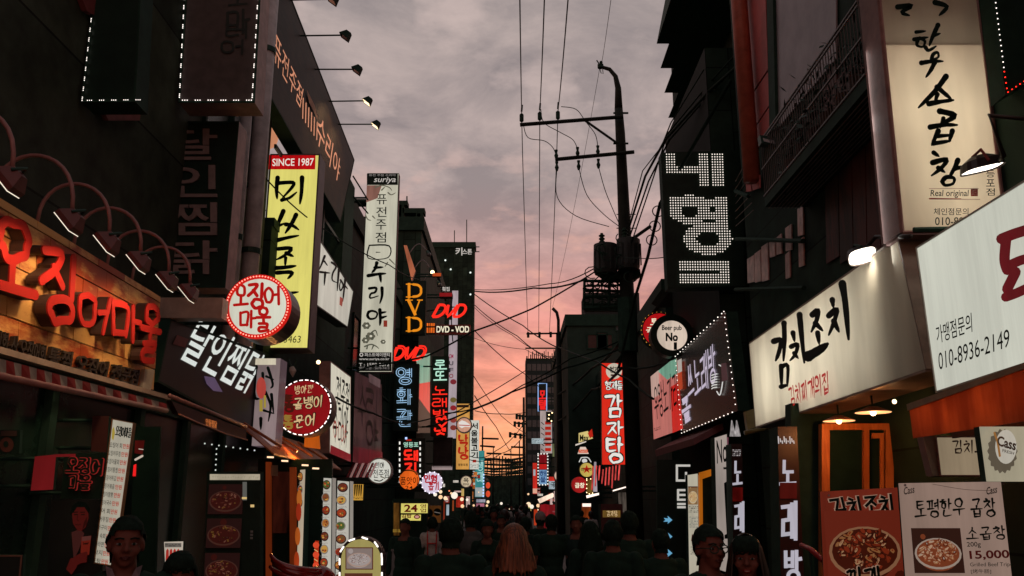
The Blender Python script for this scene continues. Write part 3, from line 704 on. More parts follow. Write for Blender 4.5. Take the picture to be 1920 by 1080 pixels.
# ================================================================== ground
def ground():
    m = bpy.data.materials.new('wet_asphalt'); m.use_nodes = True; nt = m.node_tree; b = nt.nodes['Principled BSDF']; n = nt.nodes
    tc = n.new('ShaderNodeTexCoord'); a = n.new('ShaderNodeTexNoise'); a.inputs['Scale'].default_value = 90; a.inputs['Detail'].default_value = 4
    c = n.new('ShaderNodeTexNoise'); c.inputs['Scale'].default_value = .8; c.inputs['Detail'].default_value = 5
    nt.links.new(tc.outputs['Object'], a.inputs[0]); nt.links.new(tc.outputs['Object'], c.inputs[0])
    r = n.new('ShaderNodeValToRGB'); r.color_ramp.elements[0].color = (.012, .02, .016, 1); r.color_ramp.elements[1].color = (.05, .05, .046, 1)
    nt.links.new(a.outputs[0], r.inputs[0]); nt.links.new(r.outputs[0], b.inputs['Base Color'])
    mr = n.new('ShaderNodeMapRange'); mr.inputs[3].default_value = .3; mr.inputs[4].default_value = .75; nt.links.new(c.outputs[0], mr.inputs[0]); nt.links.new(mr.outputs[0], b.inputs['Roughness'])
    bp = n.new('ShaderNodeBump'); bp.inputs['Strength'].default_value = .2; bp.inputs['Distance'].default_value = .004; nt.links.new(a.outputs[0], bp.inputs['Height']); nt.links.new(bp.outputs[0], b.inputs['Normal'])
    o = MB().quad([(-300, -60, 0), (300, -60, 0), (300, 900, 0), (-300, 900, 0)]).build('ground', DARK2); struct(o)
    o = MB().quad([(-3.2, -8, .004), (3.2, -8, .004), (3.2, 175, .004), (-3.2, 175, .004)]).build('road', m); struct(o)
    pv = mat('grey_paving', (.04, .042, .038), .7, var=.3, scale=12)
    for s in (-1, 1):
        o = MB().box((min(s * 3.2, s * 4.4), -8, .0), (max(s * 3.2, s * 4.4), 175, .10)).build('pavement', pv); struct(o)
ground()
# ================================================================== buildings
def block(name, label, lo, hi, m=DARK2, win=None, cornice=True, cat='building', roofm=DARK):
    """a building: walls, roof slab, cornice, windows on the street and end faces. win: list of (face, u0, u1, z0, z1)"""
    x0, y0, z0 = lo; x1, y1, z1 = hi
    r = thing(name, label, cat, ((x0 + x1) / 2, (y0 + y1) / 2, 0))
    MB().box(lo, (x1, y1, z1 - .25)).build('wall', m, r)
    MB().box((x0 + .05, y0 + .05, z1 - .248), (x1 - .05, y1 - .05, z1)).build('roof', roofm, r)
    if cornice:
        b = MB(); e = .1
        b.box((x0 - e, y0 - e, z1 - .45), (x1 + e, y0 - .003, z1 + .1)); b.box((x0 - e, y1 + .003, z1 - .45), (x1 + e, y1 + e, z1 + .1))
        b.box((x0 - e, y0 - .002, z1 - .44), (x0 - .003, y1 + .002, z1 + .095)); b.box((x1 + .003, y0 - .002, z1 - .44), (x1 + e, y1 + .002, z1 + .095)); b.build('cornice', DARK, r)
    for (f, a0, a1, b0, b1) in (win or []): window(r, lo, hi, f, a0, a1, b0, b1)
    return r
def window(r, lo, hi, f, a0, a1, b0, b1, gm=None, fm=None, mull=1):
    x0, y0, _ = lo; x1, y1, _ = hi
    def p(a, z, o):
        if f == 'e': return V((x1 + o, a, z))
        if f == 'w': return V((x0 - o, a, z))
        return V((a, y0 - o, z))
    n = {'e': V((1, 0, 0)), 'w': V((-1, 0, 0)), 's': V((0, -1, 0))}[f]
    b = MB(); t = .06
    for (u0, u1, v0, v1) in [(a0, a1, b0, b0 + t), (a0, a1, b1 - t, b1), (a0, a0 + t, b0 + t, b1 - t), (a1 - t, a1, b0 + t, b1 - t)] + [((a0 + (a1 - a0) * k / (mull + 1)) - t / 2, (a0 + (a1 - a0) * k / (mull + 1)) + t / 2, b0 + t, b1 - t) for k in range(1, mull + 1)]:
        b.prism([p(u0, v0, .05), p(u1, v0, .05), p(u1, v1, .05), p(u0, v1, .05)], -n * .048)
    w = b.build('window', fm or DARK, r)
    MB().quad([p(a0 + t, b0 + t, .01), p(a1 - t, b0 + t, .01), p(a1 - t, b1 - t, .01), p(a0 + t, b1 - t, .01)]).build('pane', gm or GLASS, w)
XL, XR = -3.9, 3.9
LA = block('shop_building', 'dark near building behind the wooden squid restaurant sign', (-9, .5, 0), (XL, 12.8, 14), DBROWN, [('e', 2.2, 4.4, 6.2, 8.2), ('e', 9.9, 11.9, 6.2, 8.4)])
# red reflections on its upper wall, put in as dull red panels
for i, q in enumerate([[(128, -40), (186, -40), (178, 38), (150, 20)], [(184, 211), (253, 211), (251, 226), (192, 226)]]):
    MB().prism([facade(XL)(*p) + V((.06, 0, 0)) for p in q], (-.05, 0, 0)).build('red_reflection_panel', mat('dull_red_patch', (.22, .05, .05), .6), LA)
# two round drain pipes at its far corner
for i, (px, r, lab) in enumerate([(455, .08, 'grey round drain pipe on the far corner of near building, the thinner one'), (484, .125, 'thick grey round drain pipe nearest the yellow light box sign')]):
    p = facade(-3.76)(px, 300)
    o = MB().tube([(p.x, p.y, .1), (p.x, p.y, 13.6)], r, 14).build('drain_pipe', mat('dusky_grey_pipe', (.5, .45, .47), .5), None, True, loc=(p.x, p.y, .1)); tag(o, lab, 'pipe', 'drain pipes on the building corner')
    for z in (2.6, 5.2, 8.4, 11): MB().tube([(p.x, p.y, z), (p.x, p.y, z + .08)], r * 1.15, 14).build('pipe_clamp', DMETAL, o)
# building with the timber roof band: ground storeys, an open roof terrace above, band hung on its frame
LB = thing('shop_building', 'two storey building with open roof terrace beneath the timber sign band', 'building', (-6, 16, 0))
MB().box((-9, 13.2, 0), (XL, 19.6, 6.1)).build('wall', DARK2, LB)
MB().box((-9, 13.25, 6.103), (XL + .02, 19.55, 6.25)).build('roof', DARK, LB)
MB().box((-9, 18.6, 6.25), (XL + .05, 19.7, 9.2)).build('stair_tower', DARK, LB)
b = MB()
for y in (14.4, 15.4, 16.8): b.box((XL - .09, y - .05, 6.25), (XL + .01, y + .05, 8.7))
for y in (14.4, 15.4, 16.8): b.box((-8, y - .04, 7.6), (XL - .09, y + .04, 7.68))
b.box((XL - .06, 13.2, 7.45), (XL - .02, 18.6, 7.52)); b.build('terrace_frame', DMETAL, LB)
b = MB()
for px, py in [(508, 190), (532, 234)]: b.ball(at(px, py, 13.9), .055, nu=10, nv=8)
b.build('terrace_bulb', WARM, LB)
b = MB(); b.ball(at(505, 255, 14.0), (.16, .16, .24), nu=14, nv=10); b.build('paper_lantern', glow('lantern_peach', '#d8906a', .8), LB)
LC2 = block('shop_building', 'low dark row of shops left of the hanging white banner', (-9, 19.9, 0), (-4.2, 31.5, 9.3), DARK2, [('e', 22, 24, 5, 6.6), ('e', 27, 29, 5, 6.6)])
c0 = at(655, 400, 32); c1 = at(791, 412, 32)
LC = block('apartment_building', 'dark block with roof pergola behind the hanging white banner', (c0.x - 3, 32, 0), (c1.x, 44, c1.z), DARK2, None)
w0, w1 = at(661, 409, 32), at(684, 439, 32)
window(LC, (0, 32, 0), (0, 0, 0), 's', w0.x, w1.x, w1.z, w0.z, mat('teal_window_glass', (.06, .14, .13), .2), mull=2)
b = MB(); T = lambda px, py: at(px, py, 32)
def bar(b, x0, y0, x1, y1, d=32, dep=.5):
    p, q = at(x0, y0, d), at(x1, y1, d); b.box((p.x, d, q.z), (q.x, d + dep, p.z))
bar(b, 640, 373, 700, 380); bar(b, 745, 376, 764, 384); bar(b, 745, 384, 757, 412); bar(b, 755, 390, 796, 399); bar(b, 780, 399, 793, 406, dep=.3); bar(b, 782, 400, 788, 412); bar(b, 748, 384, 752, 412, dep=4)
b.build('pergola', DARK, LC)
MB().tube([at(763, 376, 32.3), at(763, 368, 32.3)], .03).build('antenna', DMETAL, LC)
c0 = at(785, 456, 80); c1 = at(890, 456, 80)
LD = block('office_tower', 'tall flat topped black tower with small white rooftop lettering', (c0.x - 4, 80, 0), (c1.x, 81.5, c1.z), DARK2, None)
s = Sign.__new__(Sign); s.pl = facing(79.9); s.n = V((0, -1, 0)); s.k = 0; s.root = LD
s.text('키', (854, 464, 867, 479), glow('pale_letters', '#cfc8c0', .8, 0), .02); s.text('스톤', (867, 467, 885, 477), glow('pale_letters', '#cfc8c0', .8, 0), .02)
b = MB()
for px, py in [(835, 488), (845, 505), (882, 511), (882, 552), (818, 509)]: b.ball(at(px, py, 79.8), .09)
b.build('window_light', glow('cool_window_speck', '#dfe8e0', 1.4, 0), LD)
b = MB()
for px, t in [(852, 432), (875, 412)]: b.tube([at(px, 458, 84), at(px, t, 84)], .05, 5)
for y in (463, 472): b.tube([at(890, y, 80), at(899, y, 80)], .05, 5)
b.build('antenna', DMETAL, LD)
block('shop_building', 'far low left shops before the end of the street', (-12, 82, 0), (-4.4, 165, 5.6), DARK2, None)
e0 = at(880, 893, 178); e1 = at(1010, 940, 178)
END = block('far_building', 'distant low dark building closing the far end of street', (e0.x - 10, 178, 0), (e1.x + 10, 190, e0.z), DARK2, None)
# ---- right side
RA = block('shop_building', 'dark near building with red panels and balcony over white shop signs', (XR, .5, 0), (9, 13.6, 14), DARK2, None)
Wl = facade(XR)
def wallq(q, m, name, off=.02, th=.018):
    return MB().prism([Wl(*p, off) for p in q], (th, 0, 0)).build(name, m, RA)
redp = mat('red_wall_panel', (.42, .085, .08), .6, var=.3, scale=2)
for i, q in enumerate([[(1397, -60), (1436, -60), (1442, 130), (1405, 185)], [(1405, 190), (1442, 135), (1446, 195), (1409, 250)], [(1409, 254), (1446, 199), (1449, 240), (1413, 292)]]): wallq(q, redp, 'red_panel')
w = wallq([(1456, -30), (1572, -30), (1572, 110), (1462, 240)], mat('grey_curtained_window', (.25, .22, .245), .5, var=.2, scale=3), 'window', .03)
b = MB(); b.prism([Wl(*p, .075) for p in [(1446, -30), (1458, -30), (1464, 240), (1452, 250)]], (.05, 0, 0)); b.build('window_frame', DARK, RA)
# red-brown vertical boards beside the tall white sign
for i in range(6):
    x0 = 1548 + i * 26; wallq([(x0, 150), (x0 + 24, 120), (x0 + 30, 480), (x0 + 6, 495)], wood('oxblood_board', (.030, .010, .008), (.10, .02, .016), .6, (1, 6, .8)), 'wall_board', .03)
pk = mat('sky_pink_plastic_sheet', (.58, .36, .34), .35, var=.4, scale=5)  # pink of the reflected sky put into the sheet's colour
b = MB()
for i, (x0, x1, y0, y1) in enumerate([(1404, 1417, 478, 528), (1418, 1429, 468, 527), (1431, 1443, 455, 525), (1446, 1456, 446, 480), (1459, 1468, 438, 475), (1476, 1487, 420, 468), (1499, 1509, 384, 440), (1476, 1484, 470, 520), (1501, 1510, 444, 498)]):
    b.prism([Wl(x0, y0 + 8, .03), Wl(x1, y0, .03), Wl(x1 + 1, y1, .03), Wl(x0 + 1, y1 + 3, .03)], (.02, 0, 0))
b.build('window_sheet', pk, RA)
b = MB()
for (x0, y0, x1, y1) in [(1390, 358, 1415, 368), (1392, 448, 1520, 452), (1390, 543, 1522, 540)]: b.tube([Wl(x0, y0, .1), Wl(x1, y1, .1)], .035, 6)
b.build('window_bar', DARK, RA)
b = MB()
for i in range(7): b.tube([Wl(1388, 340 + i * 14, .08), Wl(1404 + i * 3, 310 + i * 14, .08)], .008, 4)
b.build('louvre', mat('dull_copper_louvre', (.16, .09, .07), .5), RA)
wallq([(1408, 325), (1418, 322), (1421, 358), (1411, 360)], redp, 'red_panel', .1); wallq([(1420, 333), (1436, 328), (1437, 352), (1423, 357)], redp, 'red_panel', .1)
p = facade(3.72)(1393, 100); o = MB().tube([(3.72, p.y, 6.55), (3.72, p.y, 13.8)], .13, 14).build('red_pipe', mat('red_oxide_pipe', (.34, .08, .05), .5), None, True, loc=(3.72, p.y, 6.55)); tag(o, 'thick rust red round pipe beside the red wall panels', 'pipe')
# balcony with wire mesh and dark plants
BX = 3.35; bp_ = facade(BX)
B0, B1 = bp_(1425, 262), bp_(1585, 40); zt = (B0.z + B1.z) / 2; y1_, y0_ = B0.y, 7.35
BAL = thing('balcony', 'dark balcony with wire mesh railing and potted plants above shop signs', 'balcony', (3.6, (y0_ + y1_) / 2, zt - .9))
MB().box((BX, y0_, zt - .93), (XR - .003, y1_, zt - .80)).build('floor_slab', DARK, BAL)
b = MB(); mm = mat('dim_mesh_wire', (.12, .10, .10), .5)
for z in (zt, zt - .05, zt - .4, zt - .78): b.tube([(BX, y0_, z), (BX, y1_, z)], .014, 5)
y = y0_
while y < y1_: b.tube([(BX, y, zt - .8), (BX, y, zt)], .006, 4); y += .075
b.build('mesh_railing', mm, BAL)
b = MB()
for k in range(9): b.tube([(BX + .05 + .05 * k, y0_, zt - .945), (BX + .05 + .05 * k, y1_, zt - .945)], .009, 4)
b.build('underside_rail', mm, BAL)
rnd = random.Random(5)
for k in range(6):
    yy = y0_ + .5 + k * (y1_ - y0_ - .8) / 6; pt = thing('potted_plant', ['straggly dark plant hanging over mesh railing of the balcony'] [0], 'plant', (BX + .2, yy, zt - .8), 'plants along the balcony')
    MB().tube([(BX + .2, yy, zt - .8), (BX + .2, yy, zt - .55)], .11, 10, 0, .14).build('pot', mat('dark_clay', (.05, .025, .02), .8), pt)
    b = MB()
    for i in range(130):
        a = rnd.uniform(0, 6.28); r = abs(rnd.gauss(0, .16)); p = V((BX + .15 + r * math.cos(a) * .8, yy + r * math.sin(a) * 1.6, zt - .5 + rnd.gauss(.12, .22)))
        u = V((rnd.gauss(0, 1), rnd.gauss(0, 1), rnd.gauss(0, 1))).normalized(); w2 = u.orthogonal().normalized(); L = rnd.uniform(.03, .075)
        b.quad([p - u * L, p + w2 * L * .4, p + u * L, p - w2 * L * .4])
    b.build('foliage', mat('dark_leaf', (.012, .03, .018), .6), pt)
fl = thing('floodlight', 'small grey floodlight fixed on the balcony corner', 'lamp', tuple(bp_(1438, 275)))
p = bp_(1436, 272); b = MB(); b.prism([p + V((-.1, -.1, .10)), p + V((.1, -.1, .06)), p + V((.1, -.14, -.07)), p + V((-.1, -.14, -.03))], (0, .12, 0)); b.build('housing', DMETAL, fl)
MB().quad([p + V((-.07, -.104, .07)), p + V((.08, -.104, .04)), p + V((.08, -.145, -.05)), p + V((-.07, -.145, -.01))]).build('lens', mat('grey_lens', (.35, .33, .34), .2), fl)
# tower with tilted fins (saw-tooth outline)
RB = thing('shop_building', 'dark tower whose tilted fins make a sawtooth outline against the sky', 'building', (6, 17.5, 0))
MB().box((XR + .5, 14.2, 0), (10, 21.4, 15)).build('wall', DARK2, RB)
fp = facing(15.2); zs = [V(fp(1228, y)).z for y in (-40, 82, 128, 174, 221, 268)]
zs = [at(1230, y, 19.4).z for y in (-45, 82, 128, 174, 221)]
prev = at(1240, -140, 19.4).z
top = 15.0
for i, z in enumerate(sorted(zs, reverse=True)):
    za = top if i == 0 else sorted(zs, reverse=True)[i - 1] + .002
    xb = at(1227 + 5 * i, 100, 19.4).x; xt = xb + (.42 if i else 1.1)
    MB().prism([V((XR + .498, 14.3, z)), V((xb, 14.3, z)), V((xt, 14.3, za)), V((XR + .498, 14.3, za))], (0, 5.1, 0)).build('tilted_fin', DARK, RB)
MB().box((3.75, 15.0, 0), (XR + .498, 19.4, sorted(zs)[0] - .6)).build('lower_wall', DARK2, RB)
b = MB(); z0 = at(1250, 566, 21).z
b.prism([V((3.55, 19.6, z0)), V((4.6, 19.6, z0 + .9)), V((4.6, 19.6, z0 - .1)), V((3.7, 19.6, z0 - .1))], (0, 1.6, 0)); b.build('eave', DARK, RB)
RC2 = block('shop_building', 'low dark right hand row behind the main utility pole', (4.0, 21.7, 0), (10, 39.5, 7.3), DARK2, None)
c0 = at(1063, 594, 40); RC = block('shop_building', 'grey brown four storey building front behind the transformer pole', (c0.x, 40, 0), (12, 54, c0.z), mat('sooty_render', (.026, .048, .038), .8, var=.4, scale=1, spec=.1), None)
for (a0, a1, y0, y1, m) in [(1118, 1140, 622, 655, mat('warm_dark_pane', (.06, .025, .02), .3)), (1152, 1170, 597, 622, mat('grey_wall_tile', (.07, .08, .085), .7)), (1188, 1215, 597, 624, mat('grey_wall_tile', (.07, .08, .085), .7)), (1100, 1150, 626, 655, mat('warm_dark_pane', (.06, .025, .02), .3)), (1156, 1169, 624, 655, mat('warm_dark_pane', (.06, .025, .02), .3))]:
    p, q = at(a0, y0, 40), at(a1, y1, 40); window(RC, (0, 40, 0), (0, 0, 0), 's', p.x, q.x, q.z, p.z, m, mull=0)
b = MB(); p, q = at(1096, 560, 41), at(1200, 594, 41); b.box((p.x, 41, q.z - .1), (q.x, 43, p.z + .3)); b.build('rooftop_hut', mat('grey_hut', (.03, .036, .035), .8, spec=.1), RC)
c0 = at(985, 652, 95); c1 = at(1049, 652, 95)
RD = block('office_tower', 'distant bluish glass office tower at right of the sunset gap', (c0.x, 95, 0), (c1.x + 3, 97.5, c0.z - 1.2), mat('dusk_blue_curtain_wall', (.024, .042, .044), .5, spec=.1), None, cornice=False)
bl = mat('blue_grey_window_band', (.075, .10, .11), .3)
nz = 11
for i in range(nz):
    b = MB(); z = c0.z - 2.6 - i * 1.25
    for j in range(7):
        x = c0.x + .2 + j * .55; b.prism([V((x, 94.97, z)), V((x + .45, 94.97, z)), V((x + .45, 94.97, z + .75)), V((x, 94.97, z + .75))], (0, .02, 0))
    b.build('window_band', bl, RD)
b = MB(); rnd = random.Random(2)
for j in range(18): x = c0.x + .1 + j * .22; b.box((x, 94.9, c0.z - 1.2), (x + rnd.uniform(.05, .15), 95.1, c0.z - rnd.uniform(.2, 1)))
b.box((c0.x, 94.85, c0.z - .15), (c1.x, 94.98, c0.z)); b.build('roof_lattice', DARK, RD)
block('shop_building', 'far low right shops under the office tower', (4.2, 55, 0), (12, 94, 6.6), DARK2, None)
block('shop_building', 'farthest low right shops beyond the office tower', (4.4, 98, 0), (12, 170, 5.2), DARK2, None)
# ================================================================== signs on the left
WHT = lambda k=1: glow('white_lightbox', '#cfcfbd', k)
XS = -3.42
# ---- timber sign with fat red letters and gooseneck lamps
tq = [(-70, 330), (297, 556), (283, 732), (-70, 632)]
TS = Sign('timber_shop_sign', 'long rustic timber sign with fat red letters under six gooseneck lamps', 'sign', facade(XS), tq, .18, None, mat('dark_timber_edge', (.05, .025, .015), .7), 0)
plank = wood('weathered_plank', (.34, .045, .006), (.68, .35, .11), .5, (2, 1.6, 5), .16)
b = MB(); rows = [0, .07, .245, .42, .60, .78, 1]
rnd = random.Random(4)
for i in range(6):
    v0, v1 = rows[i] + .006, rows[i + 1] - .006; us = [0, .10 + .05 * (i % 3), .27 + .06 * (i % 2), .42 + .04 * (i % 3), .58 + .05 * (i % 2), .74 + .03 * (i % 3), .88 + .04 * (i % 2), 1]
    for k in range(7):
        q = [bil(TS.q, us[k] + .001, v0), bil(TS.q, us[k + 1] - .001, v0), bil(TS.q, us[k + 1] - .001, v1), bil(TS.q, us[k] + .001, v1)]
        b.prism([p + TS.n * (.022 + rnd.uniform(0, .004)) for p in q], -TS.n * .02)
b.build('planks', plank, TS.root)
TS.k = 8
redl = mat('fat_red_letter', (.38, .016, .012), .65, var=.05, spec=.1)
for c, q, sd in [('오', [(-62, 402), (40, 428), (28, 572), (-62, 545)], 1), ('징', [(42, 452), (118, 492), (108, 612), (38, 596)], 2), ('어', [(112, 540), (182, 562), (168, 624), (112, 612)], 3), ('마', [(176, 556), (236, 580), (232, 640), (176, 634)], 4), ('울', [(236, 566), (280, 578), (264, 682), (230, 672)], 5)]:
    TS.brush(c, q, redl, .128, 'round', gap=0, thick=.10, jit=.03, seed=sd, side=mat('letter_side_dark', (.05, .02, .014), .6))
TS.k = 8
TS.text('싱싱한 산 오징어회', [(-40, 612), (72, 648), (66, 686), (-46, 655)], mat('soot_letter', (.02, .012, .008), .5), .02, thick=.03)
TS.text('통찜 오징어 전문점', [(78, 648), (250, 694), (244, 724), (72, 684)], mat('soot_letter', (.02, .012, .008), .5), .02, thick=.03)
for z in range(1):
    p = [facade(XS + .06)(*q) for q in [(272, 692), (290, 693), (283, 732), (267, 731)]]
    o = MB().prism(p, (-.05, 0, 0)).build('junction_box', mat('beige_box', (.45, .38, .30), .5), TS.root)
# gooseneck lamps
gm = mat('dull_red_lamp_tube', (.30, .13, .12), .45); hm = mat('oxblood_lamp_housing', (.14, .035, .03), .4)
lab = ['nearest gooseneck lamp, cut by the photo edge above the timber sign', 'gooseneck lamp second from the near end of the timber sign', 'gooseneck lamp third from the near end of the timber sign', 'gooseneck lamp fourth along the timber sign, under a dark banner', 'gooseneck lamp next to last at the far end of timber sign', 'small gooseneck lamp at the far end of the timber sign']
for i, (hx, hy) in enumerate([(20, 338), (133, 414), (203, 455), (262, 490), (315, 526), (355, 548)]):
    h = facade(-2.90)(hx, hy); root = V((XS, h.y - .02, 0)); tt = (root.y - TS.q[0].y) / (TS.q[1].y - TS.q[0].y)
    root.z = TS.q[0].z * (1 - tt) + TS.q[1].z * tt; lp = thing('gooseneck_lamp', lab[i], 'lamp', tuple(root), 'gooseneck lamps over the timber sign')
    pts = []; top = max(h.z, root.z) + .26
    mid = (root + h) / 2
    for k in range(15):
        t = k / 14; x = root.x + (h.x - root.x) * (.5 - .5 * math.cos(math.pi * t)); z = (root.z * (1 - t) + (h.z + .06) * t) + .34 * math.sin(math.pi * t) ** .8 * (1)
        pts.append(V((x, root.y + (h.y - root.y) * t, z)))
    MB().tube(pts, .014, 8).build('arm', gm, lp, True)
    # housing tilted back to the sign
    ax = V((-.75, 0, -.66)).normalized(); ux = V((0, 1, 0)); uz = ax.cross(ux).normalized()
    b = MB(); A = [h + ux * s1 * .062 + uz * s2 * .085 for s1, s2 in ((-1, -1), (1, -1), (1, 1), (-1, 1))]; Bq = [h - ax * .07 + ux * s1 * .03 + uz * s2 * .04 for s1, s2 in ((-1, -1), (1, -1), (1, 1), (-1, 1))]
    A2 = [p + ax * .035 for p in A]
    b.add(A + Bq, [(0, 1, 5, 4), (1, 2, 6, 5), (2, 3, 7, 6), (3, 0, 4, 7), (4, 5, 6, 7)]); b.add(A + A2, [(0, 1, 5, 4), (1, 2, 6, 5), (2, 3, 7, 6), (3, 0, 4, 7)]); b.build('housing', hm, lp)
    b = MB(); b.tube([h - ax * .05 + ux * .05 - uz * .02, h - ax * .11, h - ax * .05 - ux * .05 - uz * .02], .01, 6); b.build('yoke', DMETAL, lp)
    MB().prism([p + ax * .036 for p in A], ax * .005).build('lens', glow('hot_lamp_lens', '#fff0d8', 1.0, 0), lp)
    lamp(lp, 'SPOT', h + ax * .07, 17 if i < 5 else 7, (1, .70, .38), aim=V((XS, h.y + .1, h.z - .62)), size=.06, cone=125, blend=.9)
# striped valance and its pole, tan beam over it
val = facade(-2.95); n = 26; vb = MB(); top = [(-60, 656), (312, 757)]; bot = [(-60, 690), (312, 768)]
for i in range(n):
    t0, t1 = i / n, (i + 1) / n; f = lambda a, t: val(a[0][0] + (a[1][0] - a[0][0]) * t, a[0][1] + (a[1][1] - a[0][1]) * t)
    q = [f(top, t0), f(top, t1), f(bot, t1) + V((.012 * (i % 2), 0, 0)), f(bot, t0) + V((.012 * ((i + 1) % 2), 0, 0))]
    vb.prism(q, (-.012, 0, 0), i % 2)
c = val(120, 730); va = thing('awning', 'red and white striped awning valance under the timber sign', 'awning', tuple(c))
vb.build('valance', [mat('white_awning_cloth', (.36, .29, .24), .8), mat('red_awning_cloth', (.28, .02, .018), .8)], va)
MB().tube([val(-60, 692), val(312, 770)], .022, 8).build('roller_pole', mat('salmon_pole', (.35, .16, .14), .5), va, True)
MB().prism([facade(-3.2)(*p) for p in [(-60, 632), (320, 742), (320, 750), (-60, 646)]], (-.08, 0, 0)).build('mounting_beam', mat('tan_beam', (.40, .28, .22), .6), va)
aw = thing('awning', 'dark curved awning with small orange letters below black shop sign', 'awning', tuple(facade(-2.95)(400, 800)))
MB().tube([facade(-3.0)(318, 742), facade(-3.0)(462, 800)], .02, 8).build('front_pole', mat('salmon_pole', (.35, .16, .14), .5), aw, True)
P3 = facade(-2.98)
MB().prism([P3(322, 752), P3(462, 806), P3(462, 824), P3(420, 812), P3(370, 792), P3(334, 776)], (-.05, 0, 0)).build('canopy', mat('dark_red_canopy', (.05, .012, .008), .5), aw)
MB().tube([P3(334, 777, .01), P3(370, 793, .01), P3(420, 813, .01), P3(462, 825, .01)], .008, 6).build('trim', mat('orange_trim', (.5, .16, .07), .5), aw)
sg = Sign.__new__(Sign); sg.pl = P3; sg.n = P3.n; sg.k = 0; sg.root = aw
sg.text('안동찜닭', [(384, 784), (405, 790), (405, 804), (384, 797)], glow('orange_letter', '#d8783c', .8, 0), .015)
# ---- black facade sign with bold white letters
s = Sign('black_shop_sign', 'black sign with big tilted white letters beside the timber sign', 'sign', facade(-3.45), [(318, 596), (497, 662), (470, 812), (293, 716)], .12, mat('black_red_panel', (.02, .010, .008), .5), DARK, .03)
s.text('달인찜닭', [(375, 596), (500, 668), (462, 740), (333, 672)], glow('cold_white_letter', '#d4dad4', 1, .03), .012)
s.rect([(330, 628), (352, 636), (345, 652), (322, 645)], mat('dull_red_patch', (.22, .05, .05), .6), 'brick_patch'); s.poly([(380, 705), (400, 708), (415, 735), (398, 733), (385, 720)], glow('violet_smudge', '#5a4a66', .7), 'printed_smoke')
o = MB().box(tuple(at(296, 596, 8.4)), tuple(at(418, 558, 8.4) + V((0, .18, 0)))).build('sign_bracket', mat('tan_beam', (.40, .28, .22), .6), None, loc=tuple(at(357, 577, 8.4))); tag(o, 'tan steel box beam holding the red ringed round sign', 'bracket')
# ---- round sign, red dotted ring
r = Round('round_sign', 'round white sign with two rows of red letters and red dotted ring', 'sign', 8.6, 484, 575, 61, .42, glow('ivory_lightbox', '#d6d6c4', .95), mat('brown_drum', (.06, .035, .03), .35), glow('red_neon_rim', '#c81c14', 1.0), .12)
r.ring(glow('pinkish_red_led', '#ff8a78', 2.2, 0), 64, r=.0085, k=.945)
rl = glow('red_lit_letter', '#b81410', .85, 0)
for c, q in [('오', (440, 535, 465, 576)), ('징', (466, 532, 497, 578)), ('어', (496, 538, 526, 571))]: r.brush(c, q, rl, .17, 'round', gap=0, jit=.025, seed=ord(c))
for c, q in [('마', (450, 584, 480, 614)), ('울', (482, 577, 508, 622))]: r.brush(c, q, rl, .17, 'round', gap=0, jit=.025, seed=ord(c))
# ---- tall unlit sign, dark
s = Sign('dark_vertical_sign', 'tall unlit dark sign with four dull brown letters and rose edge', 'sign', facing(9.5), (297, 228, 436, 540), .30, BLACKM, DARK, .03, PINKMET)
s.text('달인찜닭', (318, 238, 408, 520), mat('dull_grey_letter', (.24, .18, .175), .6), .012, vert=True, gap=.14, thick=.02)
# ---- LED edged banner, cut by the frame top
s = Sign('led_edged_sign', 'dark hanging sign edged with white light clusters at the photo top', 'sign', facing(9.0), [(352, -60), (492, -60), (478, 193), (335, 193)], .35, mat('dim_taupe_panel', (.085, .068, .065), .7), DARK, .02, PINKMET)
s.led([(349, -40), (338, 190)], step=.127, clus=3, cs=.021, r=.0068); s.led([(487, -40), (474, 190)], step=.127, clus=3, cs=.021, r=.0068); s.led([(344, 190), (472, 190)], step=.147, clus=3, cs=.027, r=.0068)
for c, q in [('오', (430, -28, 462, 14)), ('마', (424, 20, 468, 62)), ('더', (424, 44, 466, 72)), ('어', (414, 76, 460, 102))]: s.brush(c, q, mat('dark_outline_letter', (.02, .03, .026), .6), .12, 'round', gap=0, seed=3)
s = Sign('led_edged_sign', 'black panel outlined by white light clusters on near left wall', 'sign', facing(7.0), [(182, -60), (268, -60), (255, 192), (152, 192)], .25, BLACKM, DARK, .02, DARK)
s.led([(184, -50), (157, 190)], step=.098, clus=3, cs=.016, r=.0045); s.led([(167, 191), (258, 190)], step=.108, clus=3, cs=.018, r=.0045)
# small picture panel behind, yellow letter fragment
s = Sign('picture_sign', 'small pale sign fragment with yellow letter under LED edged banner', 'sign', facing(9.8), (302, 174, 350, 226), .1, mat('pale_grey_panel', (.28, .24, .24), .5), DARK, .0)
s.brush('이', (322, 178, 334, 199), glow('yellow_letter', '#d8cf60', .8), .2, 'round', gap=0); s.brush('아', (350, 205, 376, 226), glow('white_letter_dim', '#d8c8c0', .7), .12, 'round', gap=0); s.poly([(312, 180), (322, 190), (330, 205), (342, 212), (336, 222), (324, 218)], LETK)
